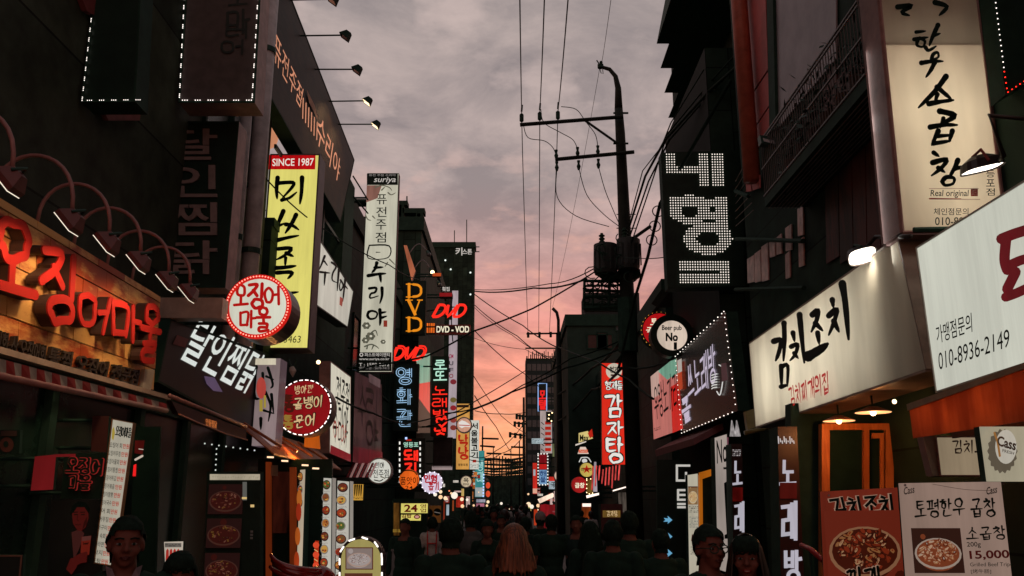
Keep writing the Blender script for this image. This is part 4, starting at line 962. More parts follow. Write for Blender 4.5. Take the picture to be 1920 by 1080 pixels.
# ---- yellow vertical light box
s = Sign('yellow_light_box', 'tall yellow light box sign with red header reading since 1987', 'sign', facing(13.6), (494, 289, 590, 655), .42, glow('yellow_lightbox', '#e2d873', .95, .06), mat('mauve_grey_edge', (.16, .12, .13), .5), .025)
s.rect([(504, 291), (592, 291), (591, 318), (502, 318)], glow('red_lightbox_header', '#c00d12', .85, .12))
s.brush('', (0, 0, 1, 1), LETK) if 0 else None
s.text('SINCE 1987', [(511, 298), (589, 297), (588, 311), (511, 312)], glow('white_lit_letter', '#f0e8dc', .9, 0), .012)
ink = LETK
S2 = lambda pts, w, st='brush': s.line(pts, w, ink, 'brush_stroke', st)
for pts, w in [([(521, 334), (519, 355), (520, 373)], 8), ([(522, 344), (550, 343), (548, 352), (530, 372)], 7), ([(529, 376), (543, 372), (557, 361)], 6), ([(567, 334), (566, 360), (563, 383)], 8),
  ([(532, 397), (524, 416), (517, 433)], 8), ([(524, 424), (537, 419)], 5), ([(556, 404), (548, 420), (536, 438)], 8), ([(537, 422), (549, 424), (561, 432)], 7), ([(520, 452), (540, 447), (561, 443)], 7),
  ([(523, 468), (548, 467), (535, 480), (520, 488)], 7), ([(538, 476), (551, 482)], 7), ([(537, 485), (536, 500)], 6), ([(517, 504), (535, 503), (556, 500)], 8), ([(521, 513), (548, 512), (546, 519), (541, 524)], 7),
  ([(540, 552), (561, 549)], 6), ([(536, 594), (562, 591)], 6), ([(522, 560), (526, 580)], 6)]: S2(pts, w)
s.text('2678', (500, 633, 526, 645), ink, .0, .25); s.text('3463', (534, 631, 566, 644), ink, .0, .15)
b2 = Sign('narrow_white_sign', 'narrow white sign with ink drawing behind the yellow light box', 'sign', facing(14.6), (486, 300, 502, 408), .15, glow('dim_white_panel', '#a8a49a', .8), DARK, .0); b2.line([(494, 340), (498, 360), (492, 375)], 4, ink); b2.line([(492, 385), (497, 395)], 4, ink)
# ---- timber band along the roof line with script letters
bq = [(512, -90), (664, 300), (638, 417), (500, 172)]
s = Sign('timber_roof_sign', 'long brown timber roof band with pale orange script letters', 'sign', facade(-3.72), bq, .25, wood('dark_brown_band', (.008, .008, .007), (.026, .014, .009), .6, (1, 1, 6)), DARK, .03)
lo_ = glow('peach_letter', '#e0926c', .8, .15)
s.text('퓨전주점', [(513, 52), (568, 168), (563, 205), (512, 112)], lo_, .0, .1)
s.text('수리야', [(597, 207), (638, 302), (634, 345), (590, 262)], lo_, .004, .1)
for k in range(6): s.line([(567 + k * 5, 184 + k * 9), (566 + k * 5, 222 + k * 8)], 1.6, lo_, 'grille_bar')
s.rect([(572, 168), (586, 196), (594, 226), (576, 192)], wood('lit_orange_wood', (.3, .09, .03), (.6, .25, .1)), 'painted_light_patch')  # lamp light on the band put into a paler wood colour
lb = ['arm spotlight at the photo top, highest on timber roof band', 'unlit arm spotlight second from the top of timber roof band', 'unlit arm spotlight third from the top of timber roof band', 'lit warm arm spotlight, upper of the two glowing on roof band', 'lit warm arm spotlight, lower of the two glowing on roof band']
for i, (x0, y0, x1, y1) in enumerate([(545, 0, 618, -2), (563, 67, 642, 66), (590, 130, 664, 130), (617, 190, 684, 189), (634, 233, 700, 233)]):
    a = facade(-3.72)(x0, y0); h = at(x1, y1, a.y); lp = thing('arm_spotlight', lb[i], 'lamp', tuple(a), 'arm spotlights along the timber roof band')
    MB().tube([a, h], .014, 6).build('arm', DARK, lp, True)
    ax = V((-.62, -.1, -.78)).normalized(); u = V((0, 1, 0)); w_ = ax.cross(u).normalized(); h2 = h + V((.06, 0, -.01))
    A = [h2 + ax * .05 + u * s1 * .09 + w_ * s2 * .09 for s1, s2 in ((-1, -1), (1, -1), (1, 1), (-1, 1))]; Bq = [h2 - ax * .09 + u * s1 * .045 + w_ * s2 * .05 for s1, s2 in ((-1, -1), (1, -1), (1, 1), (-1, 1))]
    b = MB(); b.add(A + Bq, [(0, 1, 5, 4), (1, 2, 6, 5), (2, 3, 7, 6), (3, 0, 4, 7), (4, 5, 6, 7)]); b.build('housing', DARK, lp)
    MB().quad([p - ax * .008 for p in A]).build('lens', glow('warm_lens', '#ffe0b0', 2.2, 0) if i > 2 else mat('dead_lens', (.05, .05, .05), .2), lp)
    if i > 2: lamp(lp, 'SPOT', h2 + ax * .08, 30, (1, .55, .25), aim=a - V((0, 0, 1.2)), size=.05, cone=110)
# ---- white facade sign beyond the yellow box
s = Sign('white_shop_sign', 'white slanting shop sign with black brush letters below roof band', 'sign', facade(-3.42), [(597, 446), (662, 546), (651, 614), (590, 572)], .22, glow('pale_lightbox', '#b9b5a8', .95, .12), DMETAL, .025)
for pts, w in [([(608, 480), (603, 493), (598, 505)], 4), ([(607, 490), (613, 498)], 3), ([(599, 510), (617, 512)], 4), ([(608, 511), (606, 535)], 4), ([(620, 492), (628, 500), (622, 512), (621, 525), (630, 530)], 3.5), ([(633, 505), (630, 545)], 4), ([(636, 525), (641, 535), (636, 545), (634, 536), (637, 525)], 3), ([(645, 520), (640, 565)], 4), ([(643, 535), (649, 542)], 3)]: s.line(pts, w, ink, 'brush_stroke', 'brush')
s.rect([(634, 556), (640, 560), (638, 575), (633, 571)], glow('red_seal', '#a84030', .6), 'seal')
# ---- pale box sign and the dark red round sign
s = Sign('picture_light_box', 'pinkish white box sign with red blot and brushed writing', 'sign', facing(11.4), (478, 672, 521, 836), .34, glow('pinkish_grey_box', '#8f7c7c', .8, .3), PINKMET, .0, glow('pinkish_grey_side', '#54444a', .7, .2))
for pts, w in [([(480, 688), (476, 720), (478, 745), (486, 748)], 7), ([(493, 700), (494, 716)], 5), ([(503, 690), (512, 720), (508, 728)], 5), ([(500, 706), (514, 712)], 4), ([(498, 735), (508, 760), (504, 790)], 5), ([(490, 785), (490, 805)], 6), ([(510, 740), (514, 775)], 5), ([(496, 770), (515, 776)], 4)]: s.line(pts, w, ink, 'brush_stroke', 'brush')
s.disc(491, 728, 9, 20, glow('coral_blot', '#c0463c', .8), 'printed_blot'); s.rect((496, 742, 500, 765), glow('mustard_letter', '#b8a040', .7)); s.rect((488, 750, 494, 772), glow('mustard_letter', '#b8a040', .7)); s.rect((480, 673, 519, 685), glow('cream_top', '#d8cdb4', .9))
r = Round('round_sign', 'dark red round sign with white light ring and pale script', 'sign', 12.2, 570, 764, 53, .34, glow('dark_red_lightbox', '#8c1016', .8, .1), mat('grey_pink_drum', (.2, .15, .15), .4), mat('black_rim', (.01, .01, .01), .4), .06)
r.ring(glow('white_led_hot', '#fff0ea', 2.6, 0), 30, 3, .008, .965, ca=.045)
cr = glow('cream_letter', '#d8b888', .85, 0)
r.brush('방아깐', [(552, 724), (590, 722), (586, 736), (552, 740)], cr, .12, 'brush', gap=.1, seed=2)
r.brush('통', (531, 742, 554, 772), glow('burnt_letter', '#4a1a10', .7, 0), .2, 'brush', gap=0); r.brush('골뱅이', [(550, 748), (608, 742), (606, 764), (552, 768)], cr, .13, 'brush', gap=.1, outline=LETK, ow=.06, seed=5)
r.brush('통', (531, 780, 553, 804), glow('mustard_letter2', '#a08038', .7, 0), .18, 'brush', gap=0); r.brush('문어', [(552, 782), (594, 776), (592, 798), (554, 804)], cr, .14, 'brush', gap=.1, outline=LETK, ow=.06, seed=6)
# wooden reindeer shaped ornament light: cup lamp
o = thing('wall_spotlight', 'small pale wall spotlight under the yellow light box', 'lamp', tuple(at(549, 700, 13)))
b = MB(); b.tube([at(549, 707, 13), at(549, 696, 13), at(547, 688, 13)], [.005, .055, .035], 10); b.build('shade', mat('ivory_shade', (.6, .5, .45), .5), o); b = MB()
for k in (-1, 1): b.tube([at(549, 690, 13), at(549 + k * 5, 682, 13), at(549 + k * 8, 674, 13)], .012, 5)
b.build('bracket_arm', DMETAL, o)
MB().ball(at(597, 679, 14), .035).build('bulb', WARM, thing('wall_bulb', 'tiny bare white bulb below the white slanting sign', 'lamp', tuple(at(597, 679, 14))))
# ---- white and dark banners along the left facade
s = Sign('white_banner_sign', 'white upright sign with black brush letters over red base', 'sign', facade(-3.35), [(619, 677), (657, 706), (656, 866), (617, 850)], .2, glow('cream_lightbox', '#cfc9b6', .95, .1), PINKMET, .02)
s.brush('전주점', [(630, 705), (655, 722), (653, 770), (630, 756)], ink, .12, 'brush', gap=.05, seed=9); s.brush('수리야', [(624, 752), (652, 770), (650, 840), (622, 826)], ink, .1, 'brush', gap=.05, seed=10)
s.brush('이야', [(622, 785), (650, 800), (648, 835), (622, 820)], glow('red_script', '#a03020', .7), .1, 'brush', seed=4)
s.rect([(618, 834), (656, 852), (656, 866), (617, 850)], glow('crimson_strip', '#8a1220', .7, .2))
s = Sign('dim_plum_sign', 'dim plum coloured upright sign with faint black brush letters', 'sign', facade(-3.35), [(664, 694), (716, 720), (716, 884), (660, 866)], .2, glow('plum_face', '#3a2024', .6, .5), DARK, .02)
s.brush('수', [(672, 722), (686, 730), (686, 800), (670, 794)], mat('soot_letter', (.02, .012, .008), .5), .12, 'brush', gap=0); s.brush('리야', [(686, 720), (710, 732), (708, 850), (684, 838)], mat('soot_letter', (.02, .012, .008), .5), .1, 'brush', vert=True, seed=7)
s.rect([(662, 836), (716, 848), (716, 884), (660, 866)], glow('dim_crimson', '#5a1420', .6, .4)); s.rect([(690, 700), (712, 712), (712, 728), (690, 716)], glow('dim_mauve', '#6a5254', .6, .4))
# ---- the tall hanging white banner sign
s = Sign('tall_hanging_sign', 'tall narrow white hanging sign with black header and brush letters', 'sign', facing(20.4), (681, 325, 742, 698), .22, glow('aged_white_lightbox', '#c4c0ac', .95, .12), DARK, .012, mat('dark_rust_side', (.10, .03, .025), .6))
s.rect((688, 326, 746, 347), BLACKM); s.text('suriya', (701, 332, 742, 345), glow('pale_letters', '#cfc8c0', .8, 0), .008, .25); s.text('퓨전 주점 수리야', (692, 326.5, 742, 331), glow('faint_letters', '#8a8480', .8, 0), .01)
s.rect([(688, 348), (716, 348), (708, 372), (687, 380)], glow('rosy_wash', '#8a6054', .8, .3), 'printed_wash')
for pts in [[(704, 352), (716, 348), (730, 352), (735, 358)], [(716, 357), (722, 351)], [(728, 362), (734, 366), (742, 362)], [(686, 405), (690, 412), (696, 414)], [(699, 406), (704, 411)], [(727, 493), (722, 501)], [(731, 487), (741, 497)]]: s.line(pts, 2.2, glow('ink_wash', '#6a6656', .8), 'ink_petal', 'brush')
s.text('퓨전주점', [(707, 363), (726, 363), (724, 458), (704, 458)], ink, .004, vert=True, gap=.2)
for pts, w in [([(693, 461), (730, 462), (728, 484), (691, 485), (693, 461)], 2.4), ([(706, 474), (714, 474)], 1.6), ([(707, 494), (704, 505), (698, 512)], 6), ([(703, 503), (719, 502)], 5), ([(691, 518), (710, 515), (724, 514)], 6), ([(713, 515), (715, 530)], 6),
  ([(693, 542), (706, 541), (704, 549), (696, 552), (695, 560), (710, 556)], 4.5), ([(717, 541), (717, 556), (713, 570)], 5.5), ([(692, 586), (690, 593), (695, 599), (705, 597), (708, 588), (699, 584), (692, 586)], 4.5), ([(713, 582), (714, 600), (713, 611)], 6), ([(714, 588), (725, 586)], 4.5), ([(716, 597), (726, 594)], 4.5)]: s.line(pts, w, ink, 'brush_stroke', 'brush')
s.rect((720, 602, 727, 614), glow('red_seal', '#a84030', .6), 'seal')
inkw = glow('ink_wash2', '#5a5a4c', .8); inkw2 = glow('ink_wash', '#6a6656', .8)
for (x, y, r_) in [(688, 612, 8), (696, 632, 9), (687, 640, 7), (720, 643, 5)]:
    for a in range(6): s.disc(x + r_ * .6 * math.cos(a * 1.05), y + r_ * .5 * math.sin(a * 1.05), r_ * .42, r_ * .36, inkw if a % 2 else inkw2, 'ink_petal', 10)
    s.disc(x + 1, y, r_ * .28, r_ * .25, glow('aged_white_petal', '#d0ccb8', .95, 0), 'flower_heart', 8)
for pts in [[(686, 652), (698, 648), (708, 652), (712, 656)], [(690, 656), (692, 648)], [(702, 651), (699, 658)], [(698, 627), (706, 622), (710, 632)]]: s.line(pts, 2.4, inkw, 'ink_branch', 'brush')
s.rect((675, 663, 736, 698), BLACKM); s.disc(680, 667.5, 3.6, None, glow('pale_letters', '#cfc8c0', .8, 0)); s.disc(680, 667.5, 2, None, BLACKM); s.text('퍼스트에이엔티', (686, 664, 733, 671), glow('pale_letters', '#cfc8c0', .8, 0), .01); s.text('www.suriya.co.kr', (676, 673, 732, 679), glow('pale_letters', '#cfc8c0', .8, 0), .008); s.text('T : 1588-0672', (676, 683, 732, 689), glow('pale_letters', '#cfc8c0', .8, 0), .006); s.text('영등포점 : 2678-7413', (676, 690, 732, 695), glow('faint_letters', '#8a8480', .8, 0), .006)
b = MB()
for y in (378, 690): b.tube([at(742, y, 20.6), at(650, y, 20.6)], .035, 6)
b.build('mounting_arm', DARK, s.root)
r = Round('round_sign', 'small white round sign with black brush writing over striped awning', 'sign', 19.0, 711, 883, 24, .22, glow('cool_white_lightbox', '#cfcfc4', .95, .06), mat('pale_rim', (.45, .43, .40), .4), mat('pale_rim', (.45, .43, .40), .4), .09)
r.brush('수리야', (695, 867, 721, 878), ink, .13, 'brush', gap=.1, seed=3); r.text('퓨전주점', (689, 880, 729, 896), ink, .004); r.line([(702, 900), (712, 902), (718, 899)], 2, ink); r.line([(714, 893), (722, 897)], 2, glow('ink_wash', '#6a6656', .8))
sa = thing('striped_awning', 'small red and white striped awning beside the white round sign', 'awning', tuple(at(670, 893, 18.6)))
b = MB()
for i in range(8):
    x = 649 + i * 6; p = [at(x + 12, 868, 18.6), at(x + 16, 868, 18.6), at(x + 4, 895, 18.0), at(x, 895, 18.0)]; b.prism(p, (0, .03, 0), i % 2)
b.build('canopy', [mat('dark_red_cloth', (.30, .02, .03), .7), glow('glowing_white_cloth', '#b0807c', .5)], sa)  # white stripes emit in place of light falling on the cloth
# ---- cluster of small signs further up the left side
s = Sign('orange_letter_sign', 'black upright sign with three orange serif letters', 'sign', facing(28.5), (755, 527, 798, 627), .3, BLACKM, DARK, .02)
og = glow('amber_letter', '#f0901c', .95, .05)
def serif(s, x0, y0, x1, y1, ch):
    w = x1 - x0; h = y1 - y0
    if ch == 'D':
        s.line([(x0 + 5, y0 + 1), (x0 + 5, y1 - 1)], 5, og, 'letter_stroke', 'sharp'); s.line([(x0, y0 + 1), (x0 + 14, y0 + 1)], 2, og, 'letter_stroke', 'sharp'); s.line([(x0, y1 - 1), (x0 + 14, y1 - 1)], 2, og, 'letter_stroke', 'sharp')
        s.line([(x0 + 13, y0 + 1.5), (x1 - 8, y0 + 3), (x1 - 3, y0 + h * .3), (x1 - 2.5, y0 + h * .5), (x1 - 3, y0 + h * .7), (x1 - 8, y1 - 3), (x0 + 13, y1 - 1.5)], 4.4, og, 'letter_stroke')
    else:
        s.line([(x0 + 5, y0 + 1), (x0 + w * .55, y1 - 1)], 5.5, og, 'letter_stroke', 'sharp'); s.line([(x1 - 5, y0 + 1), (x0 + w * .55, y1 - 2)], 2.6, og, 'letter_stroke', 'sharp'); s.line([(x0, y0 + 1), (x0 + 12, y0 + 1)], 2, og, 'letter_stroke', 'sharp'); s.line([(x1 - 9, y0 + 1), (x1, y0 + 1)], 2, og, 'letter_stroke', 'sharp')
serif(s, 762, 532, 792, 558, 'D'); serif(s, 761, 562, 792, 590, 'V'); serif(s, 762, 595, 792, 622, 'D')
def latin(c): return {'D': [[(.05, 0), (.05, 1)], [(.05, 0), (.6, .02), (.95, .3), (.95, .7), (.6, .98), (.05, 1)]], 'V': [[(0, 0), (.5, 1), (1, 0)]]}[c]
LAT = {c: latin(c) for c in 'DV'}
def italic_neon(name, label, d, q, r, m, cell, gap=.04, double=0, bar=True):
    s = Sign.__new__(Sign); s.pl = facing(d); s.n = V((0, -1, 0)); s.k = 0; P = [s.pl(*p) for p in q]; s.root = thing(name, label, 'sign', tuple(P[3]))
    s.neon('DVD', q, m, r, gap=gap, off=.1, double=double, extra=LAT)
    b = MB()
    for v in (.12, .88): b.tube([bil(P, 0, v) + V((0, .02, 0)), bil(P, 1, v) + V((0, .02, 0))], .02, 5)
    b.tube([bil(P, .5, .12) + V((0, .02, 0)), bil(P, .5, .5) + V((-1.0, .02, 0))], .03, 5); b.build('mounting_rail', DARK, s.root); return s
nr = glow('red_neon_tube', '#ff2c1e', 1.1, 0)
italic_neon('red_neon_letters', 'bold red neon italic letters in front of the black tower', 31, [(822, 573), (878, 573), (868, 595), (810, 595)], .053, nr, None, .06)
italic_neon('red_neon_letters', 'outlined red neon italic letters under tall white hanging sign', 26.8, [(744, 652), (803, 652), (792, 674), (735, 674)], .028, nr, None, .1, .09)
s = Sign('small_lit_sign', 'small oblong sign with cream letters between red rails', 'sign', facing(30.8), (816, 609, 882, 626), .3, mat('dark_red_black', (.03, .008, .006), .5), mat('red_frame', (.3, .02, .015), .5), .05)
s.text('DVD - VOD', (818, 611, 880, 624), glow('cream_lit', '#f0e6c8', 1, 0), .03)
s = Sign('neon_vertical_sign', 'black upright sign with three pale blue neon letters', 'sign', facing(26.0), (738, 682, 784, 808), .25, BLACKM, DARK, .0)
s.neon('영화관', (744, 686, 773, 804), glow('pale_blue_neon', '#9cc4e6', 1.0, 0), .011, True, .26, .05, .065)
s = Sign('green_red_light_box', 'light box fading from mint green to scarlet behind neon letters', 'sign', facade(-3.3), [(781, 668), (806, 662), (806, 776), (781, 806)], .2, glow('scarlet_panel', '#c8201c', 1.0, .15), DARK, .0)
s.rect([(781, 668), (806, 662), (806, 716), (781, 720)], glow('mint_panel', '#74a890', .85, .2)); s.poly([(781, 742), (806, 776), (806, 812), (781, 812)], BLACKM)
s.led([(780, 676), (780, 806)], glow('pale_led', '#cfd6cc', 1, 0), .16, 1, r=.03)
s = Sign('neon_vertical_sign', 'black upright sign with mint and red neon letters and heart', 'sign', facing(31.2), (809, 668, 840, 818), .3, BLACKM, DARK, .0)
s.neon('로또', (813, 675, 838, 716), glow('mint_neon', '#b8e8d0', 1, 0), .026, True, .12); s.neon('노래방', (811, 722, 839, 788), glow('red_neon_tube', '#ff2c1e', 1.1, 0), .024, True, .2); s.neon('넷', (812, 802, 838, 815), glow('red_neon_tube', '#ff2c1e', 1.1, 0), .035)
hb = MB(); hp = [at(828 + 10 * .06 * 16 * math.sin(t) ** 3, 791 - .6 * (13 * math.cos(t) - 5 * math.cos(2 * t) - 2 * math.cos(3 * t) - math.cos(4 * t)) , 31.1) for t in np.linspace(0, 6.283, 25)]; hb.tube(hp, .035, 5); hb.build('neon_heart', glow('red_neon_tube', '#ff2c1e', 1.1, 0), s.root)
s = Sign('pale_banner_sign', 'tall pale lilac banner sign with food pictures on black tower', 'sign', facing(46), (841, 545, 857, 822), .2, glow('lilac_white_panel', '#b4a4aa', .85, .15), DARK, .0)
for t, y, c in [('OM', 664, '#a0204a'), ('U', 677, '#303038'), ('F', 690, '#303038'), ('O', 701, '#903040')]: s.text(t, (842, y, 850, y + 8), glow('tint_' + c.strip('#'), c, .7, 0), .02)
for y, c in [(716, '#8a3038'), (750, '#7a6a3a'), (765, '#a02830'), (788, '#a04038'), (802, '#903a30')]: s.disc(850, y, 6, 5, glow('tint_' + c.strip('#'), c, .7, 0), 'printed_dish', 12)
s.rect((841, 545, 848, 600), mat('dark_panel_strip', (.03, .03, .03), .6)); s.line([(848, 560), (846, 590), (849, 640)], 2, ink)
s = Sign('yellow_vertical_sign', 'narrow amber upright sign with red brush letters', 'sign', facing(56), (856, 757, 880, 880), .3, glow('amber_lightbox', '#dca050', .85, .12), DARK, .0)
s.brush('낙낭', (860, 815, 878, 862), glow('red_brush', '#c02818', .8), .2, 'brush', True, .1); s.rect((857, 759, 879, 764), mat('brown_bar', (.12, .05, .02), .6)); s.text('영등포점', (859, 869, 877, 874), LETK, .02)
r = Round('round_sign', 'small round sign with peach cloud picture over amber upright sign', 'sign', 52, 870, 797, 15, .4, glow('peach_face', '#d09a80', .9), mat('pale_rim', (.45, .43, .40), .4), mat('pale_rim', (.45, .43, .40), .4), .14)
r.poly([(860, 792), (866, 788), (872, 790), (880, 795), (882, 801), (872, 800), (866, 803), (860, 799)], glow('white_shape', '#e8e0d8', .9, 0)); r.line([(861, 797), (880, 798)], 1.6, glow('red_brush', '#c02818', .8))
s = Sign('white_vertical_sign', 'narrow white upright sign with black letters beside amber sign', 'sign', facing(70), (881, 788, 898, 880), .3, glow('cool_white_lightbox', '#cfcfc4', .95, .06), DARK, .0)
s.text('서울불고기', (883, 792, 896, 860), LETK, .03, vert=True, gap=.12); s.rect((886, 862, 893, 867), glow('red_brush', '#c02818', .8)); s.scribble((882, 870, 897, 878), LETK, 2)
s = Sign('teal_vertical_sign', 'teal upright sign with pale letters far up left side', 'sign', facing(88), (891, 845, 908, 932), .3, glow('teal_lightbox', '#3c8c8c', .85, .15), DARK, .0)
s.brush('생태', (894, 862, 906, 905), glow('pale_aqua', '#a8d8d4', .9, 0), .12, 'round', True, .1); s.rect((891, 914, 908, 931), glow('pale_grey_lit', '#a8b0b0', .9, .1)); s.led([(907, 890), (906, 932)], glow('blue_white_led', '#a8c4ff', 1.5, 0), .3, 1, r=.08)
s = Sign('dark_poster_sign', 'dull brown picture sign below the mint and red neon', 'sign', facing(31.5), (812, 820, 848, 876), .3, mat('dull_brown_print', (.03, .018, .018), .6, var=.6, scale=4), DARK, .02)
s.rect((810, 874, 848, 881), glow('pale_strip', '#b09a98', .7)); 
# pork sign with dashes of white light
s = Sign('led_dash_sign', 'black sign with red and mint letters between dashed white lights', 'sign', facing(24.5), (744, 822, 796, 922), .25, BLACKM, DARK, .0)
gd = glow('dash_white', '#e8e4dc', 1.2, 0)
for x in (749.5, 788):
    for k in range(8): s.rect((x - 1.3, 828 + k * 10.5, x + 1.3, 833.5 + k * 10.5), gd, 'light_dash')
s.text('영등포', (757, 829, 785, 839), glow('mint_letter', '#a8d8c0', 1, 0), .02); s.neon('돼지갈', (758, 843, 784, 912), glow('red_neon_tube', '#ff2c1e', 1.1, 0), .03, True, .1); s.rect((760, 820, 764, 824), glow('blue_white_led', '#a8c4ff', 1.5, 0)); s.rect((762, 824, 772, 827), glow('red_brush', '#c02818', .8))
r = Round('round_lantern_sign', 'glowing orange round sign with three black letters', 'sign', 22.5, 767, 899, 19, .2, glow('orange_lightbox', '#e8641c', .95, .2), mat('rust_rim', (.2, .05, .02), .5), None)
r.text('품앗이', (751, 894, 783, 909), LETK, .006); r.text('24', (760, 911, 774, 918), mat('rust_ink', (.12, .03, .01), .6), .004); r.line([(752, 889), (758, 883), (767, 882), (776, 884), (782, 890)], 2, mat('rust_ink', (.12, .03, .01), .6))
r = Round('scalloped_sign', 'white scalloped round sign with red letters in two rows', 'sign', 24, 810, 905, 20, .2, glow('lilac_white_lit', '#d4c8dc', 1, .05), mat('lilac_edge', (.5, .42, .5), .4), None, scal=14)
rb = glow('crimson_letter', '#b01828', .9, 0); r.brush('인형', (795, 891, 820, 905), rb, .2, 'round', gap=.05); r.brush('뽑기', (803, 904, 824, 919), rb, .16, 'round', gap=.05)
for i in range(1):
    b = MB()
    for k in range(14): b.ball(r.c + V((math.cos(k * .4488) * r.r * .98, -.03, math.sin(k * .4488) * r.r * .98)), .018, nu=6, nv=4)
    b.build('bulb_edge', glow('soft_white_bulb', '#f4ecff', 1.8, 0), r.root)
s = Sign('yellow_light_box', 'yellow oblong sign reading 24 with two stacked letters', 'sign', facing(18), (751, 943, 803, 963), .2, glow('yellow_lightbox2', '#dcd06c', .95, .05), mat('dark_olive', (.05, .05, .02), .5), .01)
dr = glow('dark_red_letter', '#6a0c0c', .6, 0); s.text('24', (758, 946, 783, 960), dr, .03); s.text('영업', (788, 945, 799, 961), dr, .01, vert=True, gap=.1)
s = Sign('yellow_light_box', 'lower yellow sign with red blocks under the 24 sign', 'sign', facing(18.1), (751, 964, 790, 977), .15, glow('yellow_lightbox2', '#dcd06c', .95, .05), mat('dark_olive', (.05, .05, .02), .5), .01)
s.text('김밥', (753, 964, 772, 971), dr, .03); s.disc(782, 969, 6, 4, dr, 'printed_dish'); s.disc(782, 969, 4, 2.5, glow('pale_pink_print', '#d89a90', .8, 0), 'printed_dish')
s = Sign('amber_picture_box', 'small amber sign with dark figures beside the dish tower', 'sign', facing(14), (662, 908, 681, 938), .12, glow('amber_box2', '#c8963c', .85, .1), DARK, .0)
for k in range(4): s.line([(666 + k * 4, 910), (665 + k * 4, 930)], 2.6, ink, 'printed_shape', 'brush')
s.scribble((663, 931, 680, 936), ink, 1)
r = Round('round_sign', 'tiny cream round sign with black writing under white upright sign', 'sign', 60, 874, 903, 11, .3, glow('cream_face', '#cbb898', .95), DMETAL, mat('pale_rim', (.45, .43, .40), .4), .12); r.text('옥', (869, 896, 879, 905), LETK, .02); r.text('연탄', (868, 906, 880, 910), LETK, .02)
# tilted rust panel and goosenecks beside the black tower
s = Sign('copper_lit_panel', 'copper coloured lit panel above the three orange serif letters', 'sign', facing(30), [(757, 460), (763, 460), (779, 508), (772, 527), (757, 527)][:4], .2, glow('copper_glow', '#b86848', .75, .3), mat('grey_side', (.14, .13, .14), .5), .0)
lab5 = ['gooseneck lamp arcing unlit against the black tower, highest', 'lit gooseneck lamp arcing against the black tower', 'dim gooseneck lamp above the bold red neon letters']
for i, (rx, ry, hx, hy, lit) in enumerate([(768, 475, 800, 470, 0), (778, 503, 806, 503, 1), (794, 527, 820, 527, 0)]):
    a, h = at(rx, ry, 31.4), at(hx, hy, 31.4); lp = thing('gooseneck_lamp', lab5[i], 'lamp', tuple(a), 'small gooseneck lamps before the black tower')
    MB().tube([a.lerp(h, t) + V((0, 0, .32 * math.sin(math.pi * t))) for t in np.linspace(0, 1, 10)], .02, 6).build('arm', mat('grey_arm', (.2, .19, .2), .5), lp, True)
    MB().tube([h, h + V((.1, 0, -.18))], [.04, .1], 8).build('shade', DMETAL, lp, True); MB().ball(h + V((.1, -.03, -.17)), .085).build('bulb', WARM if lit else mat('dead_lens', (.05, .05, .05), .2), lp)
s = Sign('orange_lamp_box', 'tiny orange lit box hung on the black tower', 'sign', facing(31), (811, 512, 827, 518), .2, glow('orange_box', '#b8481c', .9), DARK, .0)
s = Sign('red_canopy_sign', 'red scalloped canopy sign with white letters on the black tower', 'sign', facing(31), (824, 549, 848, 556), .4, glow('crimson_canopy', '#8c1418', .8), DARK, .0); s.text('횟집', (829, 538, 843, 546), glow('pale_letters', '#cfc8c0', .8, 0), .02)
s = Sign('orange_ribbed_box', 'glowing orange ribbed box left of the cream lettered sign', 'sign', facing(31.3), (800, 606, 815, 624), .3, glow('orange_ribs', '#e86a20', 1, .4, 8), DARK, .0)
for x in (803, 807, 811): s.rect((x, 606, x + .9, 624), mat('rust_ink', (.12, .03, .01), .6), 'rib')
# ================================================================== signs on the right
XT = 3.30
